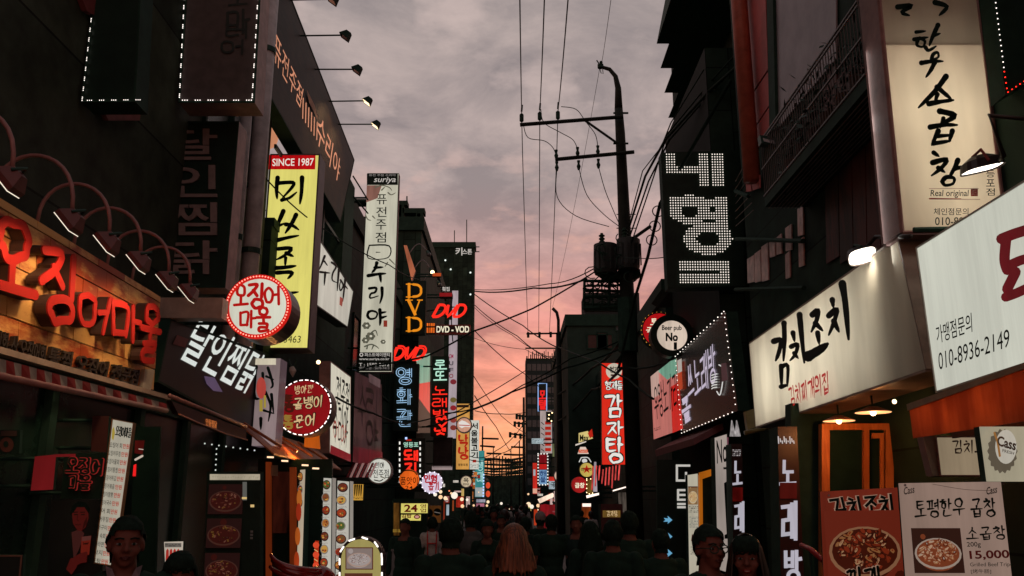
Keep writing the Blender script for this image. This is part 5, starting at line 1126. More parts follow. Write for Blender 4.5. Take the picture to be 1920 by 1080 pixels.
# ---- tall white hanging sign: acrylic box, lit from inside by tubes in its lower part
TW = Sign('tall_white_light_box', 'tall white light box with black brush letters, dark at its top', 'sign', facing(6.35), [(1640, -90), (1822, -90), (1886, 432), (1692, 436)], .34, None, PINKMET, .012, mat('dull_rose_side', (.24, .135, .125), .6, spec=.15), cab=False, cab_face=acrylic('aged_acrylic', '#eae2d0'))
ts = lambda u, v, o: bil(TW.q, u, v) + TW.n * o
for v in (.46, .70, .92): lamp(TW.root, 'AREA', ts(.5, v, -.30), 5.2, (1, .98, .93), aim=ts(.5, v, 1), size=.95, sy=.75, name='tube_light')
MB().box(tuple(ts(.02, .352, -.31)), tuple(ts(.98, .347, -.008))).build('added_baffle', PINKMET, TW.root)  # unseen divider added to keep the box's light out of its top
TW.k = 0
for pts, w in [([(1682, 14), (1708, 12), (1690, 24), (1704, 30)], 9), ([(1752, 6), (1774, 14), (1760, 30)], 9),
  ([(1716, 62), (1734, 60)], 6), ([(1712, 76), (1738, 72)], 7), ([(1717, 82), (1722, 74), (1732, 80), (1728, 90), (1718, 88), (1717, 82)], 6), ([(1756, 50), (1746, 72), (1740, 88)], 8), ([(1748, 70), (1760, 66)], 6), ([(1732, 92), (1738, 98), (1752, 90)], 7),
  ([(1743, 116), (1746, 106), (1754, 102), (1756, 110), (1749, 115), (1743, 116)], 6), ([(1724, 122), (1744, 119), (1764, 119)], 8), ([(1748, 122), (1741, 136), (1732, 149)], 8),
  ([(1769, 148), (1748, 176), (1718, 206)], 10), ([(1752, 168), (1766, 180), (1778, 190)], 9), ([(1752, 182), (1748, 197)], 8), ([(1736, 200), (1758, 196), (1782, 193)], 9),
  ([(1756, 214), (1784, 222), (1766, 234), (1757, 238)], 10), ([(1738, 244), (1762, 240), (1788, 240)], 9), ([(1762, 228), (1756, 246)], 7), ([(1752, 252), (1740, 278)], 9), ([(1778, 252), (1772, 272)], 9), ([(1750, 262), (1776, 260)], 7), ([(1742, 276), (1774, 271)], 8),
  ([(1742, 293), (1752, 300)], 8), ([(1740, 312), (1766, 306), (1756, 322), (1738, 336)], 9), ([(1750, 322), (1762, 330)], 8), ([(1786, 308), (1780, 322), (1770, 340)], 9), ([(1780, 324), (1798, 320)], 8), ([(1756, 348), (1764, 340), (1778, 342), (1776, 352), (1762, 355), (1756, 348)], 7)]:
    TW.line(pts, w, LETK, 'brush_stroke', 'brush')
TW.text('Real original', (1734, 364, 1805, 379), LETK, .008, .1); TW.line([(1732, 380), (1790, 381)], 2, mat('red_ink', (.4, .03, .02), .5), 'underline')
rk = mat('red_ink', (.4, .03, .02), .5)
TW.rect((1808, 362, 1821, 376), rk, 'seal'); TW.scribble((1809, 363, 1820, 375), mat('cream_ink', (.6, .5, .45), .5), 3)
for q in [(1730, 362, 1822, 363), (1730, 382, 1824, 383)]: TW.rect(q, mat('rose_ink', (.4, .2, .2), .5), 'box_rule')
TW.text('체인점문의', (1738, 399, 1802, 412), LETK, .005); TW.text('010-8936', (1740, 416, 1812, 431), LETK, .005)
TW.text('등포점', (1834, 328, 1850, 378), LETK, .005, vert=True, gap=.2)
b = MB(); b.tube([ts(.6, 1, -.1), ts(.6, 1, -.1) + V((.9, 0, 0))], .03, 6); b.tube([ts(.05, 1.005, .1), ts(1.4, 1.005, .1)], .022, 6); b.tube([ts(1, .5, -.1), ts(1, .5, -.1) + V((.5, 0, 0))], .03, 6); b.build('mounting_arm', DARK, TW.root)
# ---- white facade sign with black brush letters, red line below; acrylic brightened by lamps added inside and by a spotlight above
kq = [(1405, 645), (1682, 449), (1735, 692), (1417, 800)]
KS = Sign('white_shop_sign', 'long white shop sign with four black brush letters and red line below', 'sign', facade(XT - .22), kq, .42, None, mat('taupe_box', (.28, .21, .17), .5), .0, cab=False, cab_face=acrylic('aged_acrylic_b', '#eeeade'))
ks = lambda u, v, o: bil(KS.q, u, v) + KS.n * o
for u, e in ((.10, 7.5), (.30, 7.5), (.52, 7.5), (.72, 4.5)): lamp(KS.root, 'AREA', ks(u, .5, -.38), e * 1.25, (1, .97, .91), aim=ks(u, .5, 1), size=1.1, sy=1.0, name='tube_light')  # lamps added inside to brighten the sheet, weaker towards one end
KS.k = 0; ik = LETK
for pts, w in [([(1452, 640), (1466, 638), (1462, 660), (1456, 676)], 10), ([(1472, 606), (1473, 640), (1471, 676)], 9), ([(1467, 686), (1468, 726)], 8), ([(1468, 688), (1480, 686), (1479, 724)], 8), ([(1468, 725), (1480, 722)], 8),
  ([(1491, 624), (1494, 640)], 8), ([(1488, 650), (1500, 646), (1496, 664), (1486, 676)], 8), ([(1494, 662), (1502, 672)], 7), ([(1505, 590), (1509, 630), (1514, 680)], 10),
  ([(1530, 590), (1540, 582), (1538, 600), (1528, 622)], 10), ([(1536, 606), (1550, 620)], 9), ([(1541, 624), (1544, 645)], 9), ([(1524, 668), (1545, 656), (1560, 645)], 17),
  ([(1570, 562), (1572, 576)], 9), ([(1564, 592), (1579, 580), (1574, 604), (1564, 628)], 10), ([(1574, 602), (1584, 622)], 10), ([(1591, 532), (1597, 570), (1603, 636)], 13)]:
    KS.line(pts, w, ik, 'brush_stroke', 'brush')
rk2 = mat('scarlet_ink', (.5, .02, .02), .5)
KS.brush('김치찌개의집', [(1488, 728), (1568, 696), (1570, 736), (1492, 762)], glow('glowing_red_letter', '#b01c1c', .8, 0), .13, 'brush', gap=.12, seed=8)  # letters given their own emission so the red stays bright
# spotlight over that sign
def hang_light(name, label, base, pts, h, ax, w, l, e, m=mat('lamp_black', (.03, .02, .018), .4), trim=None, aim=None):
    lp = thing(name, label, 'lamp', tuple(base)); MB().tube(pts, .018, 8).build('arm', m, lp, True)
    ax = V(ax).normalized(); u = V((0, 1, 0)); u = (u - ax * u.dot(ax)).normalized(); v = ax.cross(u)
    n = 16; el = [(math.cos(2 * math.pi * i / n), math.sin(2 * math.pi * i / n)) for i in range(n)]; el = [(math.copysign(abs(a) ** .6, a), math.copysign(abs(c) ** .6, c)) for a, c in el]
    b = MB(); o = V(h); b.add([o + u * a * w + v * c * l for a, c in el] + [o - ax * .07 + u * a * w * .85 + v * c * l * .85 for a, c in el] + [o - ax * .11 + u * a * w * .4 + v * c * l * .4 for a, c in el], [(i, (i + 1) % n, n + (i + 1) % n, n + i) for i in range(n)] + [(n + i, n + (i + 1) % n, 2 * n + (i + 1) % n, 2 * n + i) for i in range(n)] + [tuple(range(2 * n, 3 * n))])
    b.build('housing', m, lp, False)
    MB().quad([o - ax * .012 + u * a * w * .94 + v * c * l * .94 for a, c in el]).build('lens', glow('floodlight_lens', '#fff4e4', 3, 0), lp)
    b = MB(); b.tube([o + u * w * 1.05 - ax * .03, o - ax * .13 + u * w * .6, o - ax * .14 - u * w * .6, o - u * w * 1.05 - ax * .03], .012, 6); b.build('yoke', trim or DMETAL, lp)
    if e: lamp(lp, 'SPOT', o + ax * .05, e, (1, .86, .66), aim=aim or o + ax, size=.1, cone=130, blend=.8)
    return lp
hp = at(1618, 481, 7.0); wb = V((XT + .25, 6.95, hp.z + .42))
hang_light('arm_floodlight', 'bright floodlight on an arm above the long white shop sign', wb, [at(1708, 443, 6.0), at(1684, 444, 6.5), at(1642, 444, 6.98), hp + V((.06, .03, .1))], hp, (.15, -.70, -.6), .08, .13, 14, aim=ks(.72, .5, 0))
# ---- big white sign at the photo edge with phone number
wq = [(1719, 464), (2010, 284), (2010, 656), (1757, 737)]
WS = Sign('white_shop_sign', 'big white shop sign with phone number cut by the photo edge', 'sign', facade(XT - .36), wq, .22, glow('cold_white_lightbox', '#c9cabc', .95, .09, 1.2), mat('grey_white_edge', (.4, .38, .33), .5), .012)
WS.text('가맹점문의', [(1756, 612), (1824, 586), (1826, 622), (1760, 645)], ik, .006); WS.text('010-8936-2149', [(1762, 662), (1896, 616), (1897, 650), (1764, 694)], ik, .0)
WS.k = 6
gl = glow('glossy_wine_letter', '#7c1420', .55, .25)
for pts, w in [([(1886, 448), (1912, 438), (1945, 428)], 20), ([(1896, 448), (1893, 486), (1898, 506)], 20), ([(1902, 498), (1925, 488), (1950, 482)], 18), ([(1916, 510), (1900, 542)], 20), ([(1898, 557), (1920, 549), (1950, 535)], 18)]: WS.line(pts, w, gl, 'letter_stroke', 'round')
hp = at(1843, 318, 6.0); wb = V((XR, 5.6, hp.z + .2))
hang_light('arm_floodlight', 'dark hooded floodlight before the tall white light box, lens pale', wb, [wb, V((3.4, 5.6, hp.z + .25)), at(1882, 292, 5.7), hp + V((.12, 0, .06))], hp, (.22, .02, -.97), .10, .16, 8, trim=mat('dull_red_trim', (.25, .05, .04), .5), aim=(XT - .3, 5.7, 3))
# ---- dark LED edged panel in the upper right corner
s = Sign('led_edged_sign', 'black panel edged with white and red lights in upper right corner', 'sign', facing(5.9), [(1856, -80), (2080, -80), (2080, 60), (1885, 178)], .2, BLACKM, DARK, .0)
s.led([(1858, -30), (1879, 138)], step=.046, r=.0052); s.led([(1879, 138), (1885, 177)], LEDR, step=.046, r=.0055, name='red_led_string'); s.led([(1886, 176), (1960, 126)], LEDR, step=.04, r=.0055, name='red_led_string')
# ---- wooden lit canopy strip under it
cq = [(1705, 766), (2010, 660), (2010, 776), (1712, 822)]
cn = thing('wooden_canopy', 'glowing orange red wooden canopy strip under the phone number sign', 'awning', tuple(facade(3.1)(1860, 790)))
C3 = facade(2.88); tw = wood('translucent_red_wood', (.36, .11, .04), (.52, .19, .075), .5, (2.5, 2.5, .3))
nt = tw.node_tree; bsdf = nt.nodes['Principled BSDF']; out = nt.nodes['Material Output']; t = nt.nodes.new('ShaderNodeBsdfTranslucent'); ms = nt.nodes.new('ShaderNodeMixShader'); ms.inputs[0].default_value = .6
nt.links.new(bsdf.inputs['Base Color'].links[0].from_socket, t.inputs[0]); nt.links.new(bsdf.outputs[0], ms.inputs[1]); nt.links.new(t.outputs[0], ms.inputs[2]); nt.links.new(ms.outputs[0], out.inputs[0])
cp3 = [C3(*p) for p in cq]
MB().prism(cp3, (.006, 0, 0)).build('wood_strip', tw, cn)
MB().prism([C3(*p, .01) for p in [(1702, 758), (2010, 650), (2010, 660), (1704, 770)]], (.45, 0, 0)).build('top_board', mat('tan_beam2', (.30, .20, .12), .6), cn)
b = MB(); b.prism([p + V((.28, 0, 0)) for p in cp3], (.02, 0, 0)); b.build('back_board', mat('dark_board', (.06, .03, .02), .7), cn)
for u in (.12, .42, .75): lamp(cn, 'AREA', bil(cp3, u, .35) + V((.22, 0, 0)), 1.9, (1, .62, .34), aim=bil(cp3, u, .5), size=.6, sy=.15, name='tube_light')  # lamps added behind the strip to make the wood glow
# ---- door with orange frame and the two hanging disc lamps
dl = ['wide glowing disc lamp nearer the wooden canopy, under white sign', 'smaller glowing disc lamp over the orange door frame']
for i, (px, py, d, rr) in enumerate([(1637, 773, 7.7, .16), (1573, 789, 8.4, .155)]):
    p = at(px, py, d); lp = thing('ceiling_lamp', dl[i], 'lamp', tuple(p), 'disc lamps under the white sign')
    b = MB(); b.tube([p + V((0, 0, .05)), p + V((0, 0, .03)), p], [.04, .09, rr], 20); b.build('shade', mat('lamp_copper', (.35, .12, .05), .35), lp, True)
    MB().drum(p + V((0, 0, -.004)), rr * .96, (0, 0, 1), .003, 20).build('diffuser', glow('hot_orange_disc', '#ffb878', 1.5, 0), lp)
    MB().ball(p + V((0, 0, -.004)), .028, nu=12, nv=8).build('bulb', glow('hot_bulb_core', '#ffe4b0', 5, 0), lp)
    MB().tube([p + V((0, 0, .05)), p + V((0, 0, .45))], .008, 5).build('stem', DARK, lp)
    lamp(lp, 'POINT', p + V((0, 0, -.07)), 7.5, (1, .36, .11), size=.05)
MB().ball(at(1677, 753, 7.2), .02).build('bulb', WARM, thing('wall_bulb', 'tiny warm bulb beside the wooden canopy end', 'lamp', tuple(at(1677, 753, 7.2))))
DW = thing('shop_entrance', 'orange framed shop door and window below the long white sign', 'shop entrance', tuple(at(1620, 1050, 8.9)))
of = wood('orange_varnished_wood', (.42, .12, .03), (.65, .22, .06), .4, (6, 6, .6)); b = MB(); D = facing(8.9)
for q in [R(1541, 794, 1676, 806), R(1541, 806, 1556, 1100), R(1661, 806, 1676, 1100), R(1620, 806, 1630, 1100)]: b.prism([D(*p) for p in q], (0, .1, 0))
b.build('frame', of, DW); MB().quad([D(*p, -.05) for p in R(1556, 806, 1661, 1100)]).build('pane', GLASS, DW)
b = MB()
for q in [R(1636, 812, 1657, 822), R(1651, 822, 1657, 1000)]: b.prism([D(*p, .005) for p in q], (0, .03, 0))
b.build('inner_frame', of, DW); MB().prism([D(*p, -.3) for p in R(1500, 750, 1740, 1200)], (0, .2, 0)).build('back_wall', DARK, DW)
MB().prism([D(*p, .05) for p in R(1686, 780, 1702, 1200)], (0, .2, 0)).build('post', mat('dark_post', (.05, .03, .025), .6), DW)
# ---- small sign boxes under the canopy
s = Sign('cream_sign_box', 'cream box sign with dark red letters half hidden under the canopy', 'sign', facing(6.6), (1757, 818, 1850, 893), .18, glow('cream_box_face', '#a89478', .62, .12), mat('rose_grey_side', (.30, .18, .16), .5), .01)
s.brush('김치조', (1784, 826, 1846, 850), mat('wine_ink', (.12, .02, .02), .5), .13, 'brush', gap=.12, seed=3)
MB().prism([V((s.q[0].x - .14, 6.5, s.q[0].z)), V((s.q[0].x, 6.598, s.q[0].z)), V((s.q[3].x, 6.598, s.q[3].z)), V((s.q[3].x - .1, 6.5, s.q[3].z))], (.0, .1, 0)).build('side_board', mat('rose_grey_side', (.30, .18, .16), .5), s.root)
s = Sign('beer_poster_sign', 'pale sign with bottle cap picture at the right edge under canopy', 'sign', facing(5.2), (1842, 800, 1990, 903), .06, glow('pale_poster_face', '#b4ab92', .75, .15), DARK, .0)
cap = [(1872 + 27 * math.cos(a) * (1 + .06 * math.cos(18 * a)) + 6, 846 + 40 * math.sin(a) * (1 + .06 * math.cos(18 * a))) for a in np.linspace(0, 6.283, 73)]
s.poly(cap, glow('cap_shade', '#6a6050', .7), 'cap_edge'); s.disc(1884, 838, 20, 32, glow('cap_top', '#c8c2b4', .8), 'cap_top'); s.line([(1862, 812), (1868, 830), (1872, 855)], 4, glow('rust_stain', '#a8743c', .7), 'stain')
s.text('Cass', [(1866, 816), (1902, 826), (1902, 846), (1868, 836)], mat('slate_ink', (.06, .05, .05), .5), .03, .2); s.text('FRESH', [(1876, 842), (1898, 848), (1897, 853), (1876, 848)], mat('slate_ink', (.06, .05, .05), .5), .01)
# ---- the two hanging menu banners
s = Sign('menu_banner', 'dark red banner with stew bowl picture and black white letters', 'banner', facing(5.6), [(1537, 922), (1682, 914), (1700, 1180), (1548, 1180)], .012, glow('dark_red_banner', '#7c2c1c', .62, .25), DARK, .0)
s.brush('김치조치', [(1552, 936), (1672, 928), (1676, 962), (1560, 968)], LETK, .17, 'sharp', gap=.06, outline=glow('banner_white', '#b08a74', .6, 0), ow=.04, jit=.01)
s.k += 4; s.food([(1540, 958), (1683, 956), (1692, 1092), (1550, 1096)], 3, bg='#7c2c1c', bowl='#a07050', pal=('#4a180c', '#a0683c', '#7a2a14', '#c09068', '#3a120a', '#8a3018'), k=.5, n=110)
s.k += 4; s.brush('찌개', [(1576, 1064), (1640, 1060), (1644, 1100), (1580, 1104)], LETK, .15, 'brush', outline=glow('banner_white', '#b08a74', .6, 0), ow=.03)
s.disc(1545, 929, 2, 2, METAL, 'eyelet', 8)
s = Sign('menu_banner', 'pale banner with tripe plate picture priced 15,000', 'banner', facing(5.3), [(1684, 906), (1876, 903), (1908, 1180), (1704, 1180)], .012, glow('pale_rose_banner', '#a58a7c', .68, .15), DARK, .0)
s.brush('토평한우', [(1712, 940), (1806, 934), (1808, 966), (1714, 972)], LETK, .13, 'brush', gap=.1, seed=5); s.brush('곱창', [(1816, 936), (1864, 934), (1866, 968), (1818, 970)], LETK, .13, 'brush', gap=.1, seed=6)
for x in (1692, 1846): s.text('Cass', [(x, 914), (x + 20, 910), (x + 21, 924), (x + 1, 928)], mat('slate_ink', (.06, .05, .05), .5), .015, .2)
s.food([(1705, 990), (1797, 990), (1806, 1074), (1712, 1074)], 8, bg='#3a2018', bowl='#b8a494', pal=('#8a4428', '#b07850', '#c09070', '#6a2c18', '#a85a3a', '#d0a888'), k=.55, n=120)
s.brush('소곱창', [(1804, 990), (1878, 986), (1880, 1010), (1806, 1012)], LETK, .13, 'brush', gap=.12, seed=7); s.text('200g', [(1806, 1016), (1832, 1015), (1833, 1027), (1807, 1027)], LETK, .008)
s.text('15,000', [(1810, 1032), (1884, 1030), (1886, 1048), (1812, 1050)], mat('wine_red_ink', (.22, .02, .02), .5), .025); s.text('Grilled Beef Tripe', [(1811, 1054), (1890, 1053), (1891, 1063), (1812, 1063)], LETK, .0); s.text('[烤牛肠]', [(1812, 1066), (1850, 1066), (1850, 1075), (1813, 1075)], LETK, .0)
for x, y in [(1690, 910), (1872, 907)]: s.disc(x, y, 2.5, 2.5, METAL, 'eyelet', 8)
s.line([(1740, 908), (1800, 918), (1850, 920)], .8, mat('crease', (.12, .08, .07), .6), 'crease')
o = thing('red_railing', 'dim red curved rail left of the stew banner', 'railing', tuple(at(1520, 1060, 6.2))); MB().tube([at(1502, 1022, 6.2), at(1520, 1030, 6.1), at(1542, 1050, 5.9)], .018, 8).build('rail', mat('red_plastic', (.4, .03, .03), .3), o, True); MB().tube([at(1520, 1030, 6.1), V((at(1520, 1030, 6.1).x, 6.1, .1))], .015, 6).build('post', DARK, o)
# ---- karaoke column signs
def karaoke(label, d, q, chars, k=1.0):
    s = Sign('column_sign', label, 'sign', facing(d), q, .3, mat('dark_maroon_column', (.03, .006, .006), .4), DARK, .0)
    W_ = glow('grey_white_letter', '#b8b4c0', .9, .03)
    for c, r in chars: s.brush(c, r, W_, .17, 'sharp', gap=0, jit=0)
    return s
s = karaoke('tall dark maroon column sign with stacked white block letters by door', 9.0, [(1458, 800), (1494, 800), (1512, 1180), (1466, 1180)], [('노', (1463, 865, 1490, 912)), ('래', (1466, 942, 1493, 1010)), ('방', (1470, 1034, 1500, 1090))])
s.rect((1461, 905, 1493, 935), glow('maroon_lit', '#5c1410', .7, .4), 'lit_band')
b = MB()
for k in range(9): b.tube([at(1459 + k * 3.6, 818 + (k % 3) * 4, 8.95), at(1460 + k * 3.6, 832 - (k % 2) * 3, 8.95)], .006, 5)
b.build('crystal_drop', glow('crystal_sparkle', '#c8c0c0', .9, 0), s.root)
s = karaoke('slim dark maroon column sign beside the pale number sign', 11.5, [(1371, 832), (1391, 832), (1402, 1180), (1378, 1180)], [('노', (1375, 866, 1390, 912)), ('래', (1378, 942, 1394, 996))])
s.rect((1373, 914, 1392, 940), glow('maroon_lit', '#7c1410', .8, .5), 'lit_band'); s.scribble((1373, 842, 1388, 856), glow('crystal_sparkle', '#c8c0c0', .9, 0), 2)
s = Sign('pale_number_sign', 'tall pale sign with slim black No 1 lettering', 'sign', facing(11.9), [(1338, 820), (1364, 812), (1374, 1180), (1347, 1180)], .2, glow('rosy_white_face', '#b3a59c', .85, .2), DARK, .012)
s.text('No', [(1343, 826), (1362, 822), (1363, 866), (1344, 870)], LETK, .01); s.rect((1356, 876, 1362, 880), LETK, 'dash'); s.poly([(1357, 906), (1363, 902), (1367, 1002), (1372, 1004), (1372, 1010), (1358, 1010), (1358, 1003), (1362, 1001)], LETK, 'numeral'); s.rect((1363, 820, 1365, 925), glow('mauve_edge', '#8a5060', .7), 'tinted_edge')
# dark bottles under the big sign: spire lights
o = thing('crystal_lamp', 'pair of small sparkling spire lamps under the long white sign end', 'lamp', tuple(at(1375, 815, 11.6)))
for x in (1372, 1381): MB().tube([at(x, 788, 11.6), at(x + 1, 800, 11.6), at(x + 2, 818, 11.6)], [.006, .022, .042], 8).build('crystal_spire', glow('crystal_sparkle', '#c8c0c0', .55, .5, 30), o)
# ---- black LED edged karaoke sign on the facade
nq = [(1269, 668), (1361, 584), (1384, 770), (1281, 812)]
s = Sign('led_edged_sign', 'black shop sign with white lettering edged in white light dots', 'sign', facade(XT), nq, .18, mat('black_gloss_face', (.006, .008, .008), .25, spec=.3), DARK, .0)
s.led([(1269, 668), (1361, 584)], step=.26, r=.010); s.led([(1361, 584), (1384, 770)], step=.10, r=.009); s.led([(1281, 812), (1384, 770)], step=.26, r=.010); s.led([(1269, 668), (1281, 812)], step=.10, r=.009)
wl = glow('lilac_white_letter', '#c4b8cc', .95, .05)
s.brush('쓰노래방', [(1287, 692), (1342, 644), (1346, 712), (1292, 756)], wl, .095, 'sharp', gap=.12, jit=0); s.brush('클', [(1277, 752), (1294, 740), (1298, 784), (1283, 794)], wl, .11, 'sharp', gap=0, jit=0)
for k in range(6): s.line([(1336 + k * .4, 704 + k * 5), (1341, 702 + k * 5), (1346 + k * .3, 701 + k * 5)], 2, glow('white_print', '#d8d8d4', .9, 0), 'shell_rib')
s.line([(1352, 684), (1358, 690), (1359, 714), (1354, 740), (1348, 734)], 2.2, glow('white_print', '#d8d8d4', .9, 0), 'microphone_cord'); s.poly([(1356, 682), (1366, 680), (1369, 712), (1358, 716)], glow('dim_pink_print', '#4a3034', .7), 'printed_shape')
s.poly([(1273, 680), (1281, 676), (1284, 728), (1276, 734)], glow('orange_print', '#b84020', .8), 'printed_figure'); s.rect([(1274, 676), (1282, 672), (1283, 696), (1275, 700)], glow('pale_print', '#b8b0a8', .8, 0), 'printed_figure')
s = Sign('tinted_shop_sign', 'shop sign shading from mint to red with thin black letters', 'sign', facade(XT), [(1221, 706), (1269, 668), (1281, 804), (1226, 824)], .16, glow('pinkish_lit_face', '#c07068', .9, .12), DARK, .0)
s.rect([(1234, 696), (1269, 668), (1271, 700), (1252, 712)], glow('mint_panel', '#74a890', .85, .2)); s.rect([(1258, 726), (1274, 716), (1281, 804), (1262, 812)], glow('scarlet_panel', '#c8201c', .9, .15)); s.rect([(1221, 706), (1236, 694), (1238, 740), (1223, 748)], glow('pale_pink_face', '#c4a094', .9, .1))
s.brush('우왕노가리', [(1226, 730), (1272, 692), (1276, 762), (1230, 786)], LETK, .095, 'sharp', gap=.08, jit=0)
s.scribble([(1228, 802), (1240, 798), (1240, 806), (1228, 810)], LETK, 1)
sb = thing('awning', 'dim red slanting awning under the mint and red sign', 'awning', tuple(facade(3.0)(1260, 840))); MB().prism([facade(3.0)(*p) for p in [(1228, 844), (1300, 822), (1302, 834), (1230, 856)]], (.5, 0, .25)).build('canopy', mat('dim_red_cloth', (.14, .03, .03), .7), sb)
# ---- round projecting signs
r = Round('round_sign', 'round beer pub sign with thick black rim and cream face', 'sign', 17.2, 1260, 629, 40, .3, glow('cream_pub_face', '#d6c2b0', .95, .15), BLACKM, BLACKM, .29)
r.text('Beer pub', (1241, 610, 1278, 622), LETK, .022); r.text('No', (1248, 624, 1271, 640), LETK, .045); r.rect((1262, 639, 1270, 640), LETK, 'rule'); r.text('1', (1263, 642, 1269, 656), LETK, .01)
r = Round('round_sign', 'red round sign with cream letters tucked behind beer pub sign', 'sign', 19.0, 1237, 619, 34, .3, glow('red_lightbox_round', '#b81418', .9, .1), DARK, BLACKM, .06)
r.brush('토', (1220, 598, 1232, 610), glow('cream_lit', '#f0e6c8', 1, 0), .16, 'sharp', gap=0, jit=0); r.brush('국', (1212, 614, 1222, 626), glow('cream_lit', '#f0e6c8', 1, 0), .16, 'sharp', gap=0, jit=0); r.ring(glow('amber_led', '#e8a040', 1, 0), 26, 1, .016, 1.0, .0)
# ---- dot matrix sign
DM = Sign('dot_matrix_sign', 'black upright sign with letters made of white light dots', 'sign', facing(14.6), [(1239, 286), (1390, 282), (1397, 536), (1252, 541)], .28, BLACKM, DARK, .0)
def dots(s):
    sh = lambda px, py: any((x0 <= px <= x1 and y0 <= py <= y1) for x0, y0, x1, y1 in [(1252, 289, 1270, 325), (1252, 312, 1314, 325), (1311, 289, 1332, 351), (1338, 289, 1359, 351), (1283, 364, 1303, 373), (1256, 371, 1320, 388), (1342, 367, 1366, 428), (1318, 374, 1346, 388), (1318, 400, 1346, 412), (1270, 491, 1364, 506), (1272, 512, 1364, 533), (1344, 491, 1364, 533)])
    el = lambda px, py, cx, cy, rx, ry, ix, iy: ((px - cx) / rx) ** 2 + ((py - cy) / ry) ** 2 <= 1 and ((px - cx) / ix) ** 2 + ((py - cy) / iy) ** 2 >= 1
    spots = []
    for i in range(30):
        for j in range(52):
            px, py = 1253 + i * 4.75, 290 + j * 4.8
            if sh(px, py) or el(px, py, 1293, 396, 38, 25, 15, 12) or el(px, py, 1326, 448, 46, 31, 21, 13):
                c = s.pl(px + (py - 410) * .03, py) + s.n * .02; spots.append((c, [V((0, 0, 0))]))
    return bulbs_on(s.root, spots, .0115, glow('dot_white', '#f6e8dc', 1.35, 0), 'light_dots')
dots(DM)
b = MB()
for y in (312, 448): b.tube([at(1390, y, 14.7), at(1440, y, 14.7)], .03, 6)
b.build('mounting_arm', DARK, DM.root)
# ---- tall scarlet sign with white brush letters
s = Sign('scarlet_vertical_sign', 'tall scarlet upright sign with white brush letters outlined in black', 'sign', facing(27.0), [(1128, 681), (1174, 681), (1178, 871), (1129, 871)], .3, glow('scarlet_lightbox', '#dc2c1c', 1.0, .08), mat('dark_red_edge', (.12, .015, .012), .5), .0)
wb_ = glow('white_brush_letter', '#e4e0d8', 1, 0)
s.disc(1151, 696, 15, 15, glow('cream_lit2', '#d0c4b0', .9), 'badge'); s.brush('형제', (1143, 688, 1159, 699), LETK, .14, 'brush', gap=.1); s.rect((1145, 702, 1157, 705), rk2, 'badge_band')
s.brush('형제들', (1134, 715, 1168, 731), wb_, .13, 'brush', gap=.04, outline=LETK, ow=.08, seed=2)
for c, q, sd in [('감', (1135, 741, 1166, 782), 3), ('자', (1138, 791, 1168, 816), 4), ('탕', (1136, 822, 1168, 868), 5)]: s.brush(c, q, wb_, .14, 'brush', gap=0, outline=LETK, ow=.045, seed=sd)
ic = thing('icicle_lights', 'row of hanging red icicle light strips under the scarlet sign', 'lights', tuple(at(1140, 915, 26.6)))
rn = random.Random(8)
for k in range(9): x = 1112 + k * 6.2; y0 = 872 + rn.uniform(0, 8); MB().tube([at(x, y0, 26.6 - k * .1), at(x - 2, y0 + rn.uniform(22, 46), 26.6 - k * .1)], .022, 5).build('light_strip', glow('icicle_red', '#e8504c', .9, .5, 9), ic)
# ---- cluster of small round and shaped signs up the right side
s = Sign('shaped_sign', 'pale yellow arched sign with black lettering and red tag', 'sign', facing(38), [(1085, 812), (1102, 808), (1112, 822), (1085, 830)], .2, glow('butter_face', '#d8c47c', .95, .05), DARK, .0); s.text('Max', (1087, 815, 1104, 827), LETK, .03); s.poly([(1102, 812), (1110, 804), (1112, 818), (1106, 822)], glow('red_brush', '#c02818', .8), 'red_tag')
s = Sign('oblong_sign', 'thin slanted white light bar under the arched yellow sign', 'sign', facing(37.8), [(1079, 833), (1099, 827), (1099, 829), (1079, 836)], .15, glow('white_strip_lit', '#d8ccc0', 1, 0), DARK, .0)
s = Sign('shaped_sign', 'small orange and white crown shaped sign above gold round sign', 'sign', facing(38.2), [(1088, 838), (1098, 838), (1104, 851), (1083, 851)], .15, glow('crown_white', '#e0c8b8', .95, 0), DARK, .0); s.rect((1085, 843, 1102, 849), glow('coral_panel', '#d86040', .9, 0)); s.scribble((1087, 844, 1100, 848), glow('crown_white', '#e0c8b8', .95, 0), 1)
s = Sign('hexagon_sign', 'small black and white hexagon sign behind gold round sign', 'sign', facing(38.6), [(1090, 857), (1102, 857), (1109, 870), (1085, 870)], .15, BLACKM, DARK, .0); s.line([(1090, 858), (1102, 858), (1108, 866)], 1.8, glow('white_print', '#d8d8d4', .9, 0), 'outline'); s.line([(1090, 858), (1086, 866)], 1.8, glow('white_print', '#d8d8d4', .9, 0), 'outline'); s.disc(1096, 864, 5, 4, glow('white_print', '#d8d8d4', .9, 0), 'emblem')
r = Round('round_sign', 'gold round sign with red star and black lettering', 'sign', 38.0, 1100, 881, 14, .25, glow('gold_face', '#c4ac54', .95, .1), DARK, mat('gold_rim', (.35, .28, .1), .4), .08)
r.poly([(1100 + (9 if k % 2 == 0 else 3.6) * math.sin(k * math.pi / 5), 880 - (9 if k % 2 == 0 else 3.6) * math.cos(k * math.pi / 5)) for k in range(10)], glow('red_brush', '#c02818', .8), 'star'); r.text('아사히', (1089, 877, 1111, 884), LETK, .02)
r = Round('round_sign', 'red round sign with three small white letters below gold sign', 'sign', 36.5, 1086, 909, 15, .3, glow('wine_red_face', '#a01c1c', .95, .15), mat('dark_red_edge', (.12, .015, .012), .5), None); r.text('곱창', (1078, 905, 1096, 915), glow('cream_lit', '#f0e6c8', 1, 0), .03); r.scribble((1077, 897, 1095, 901), rk2, 1)
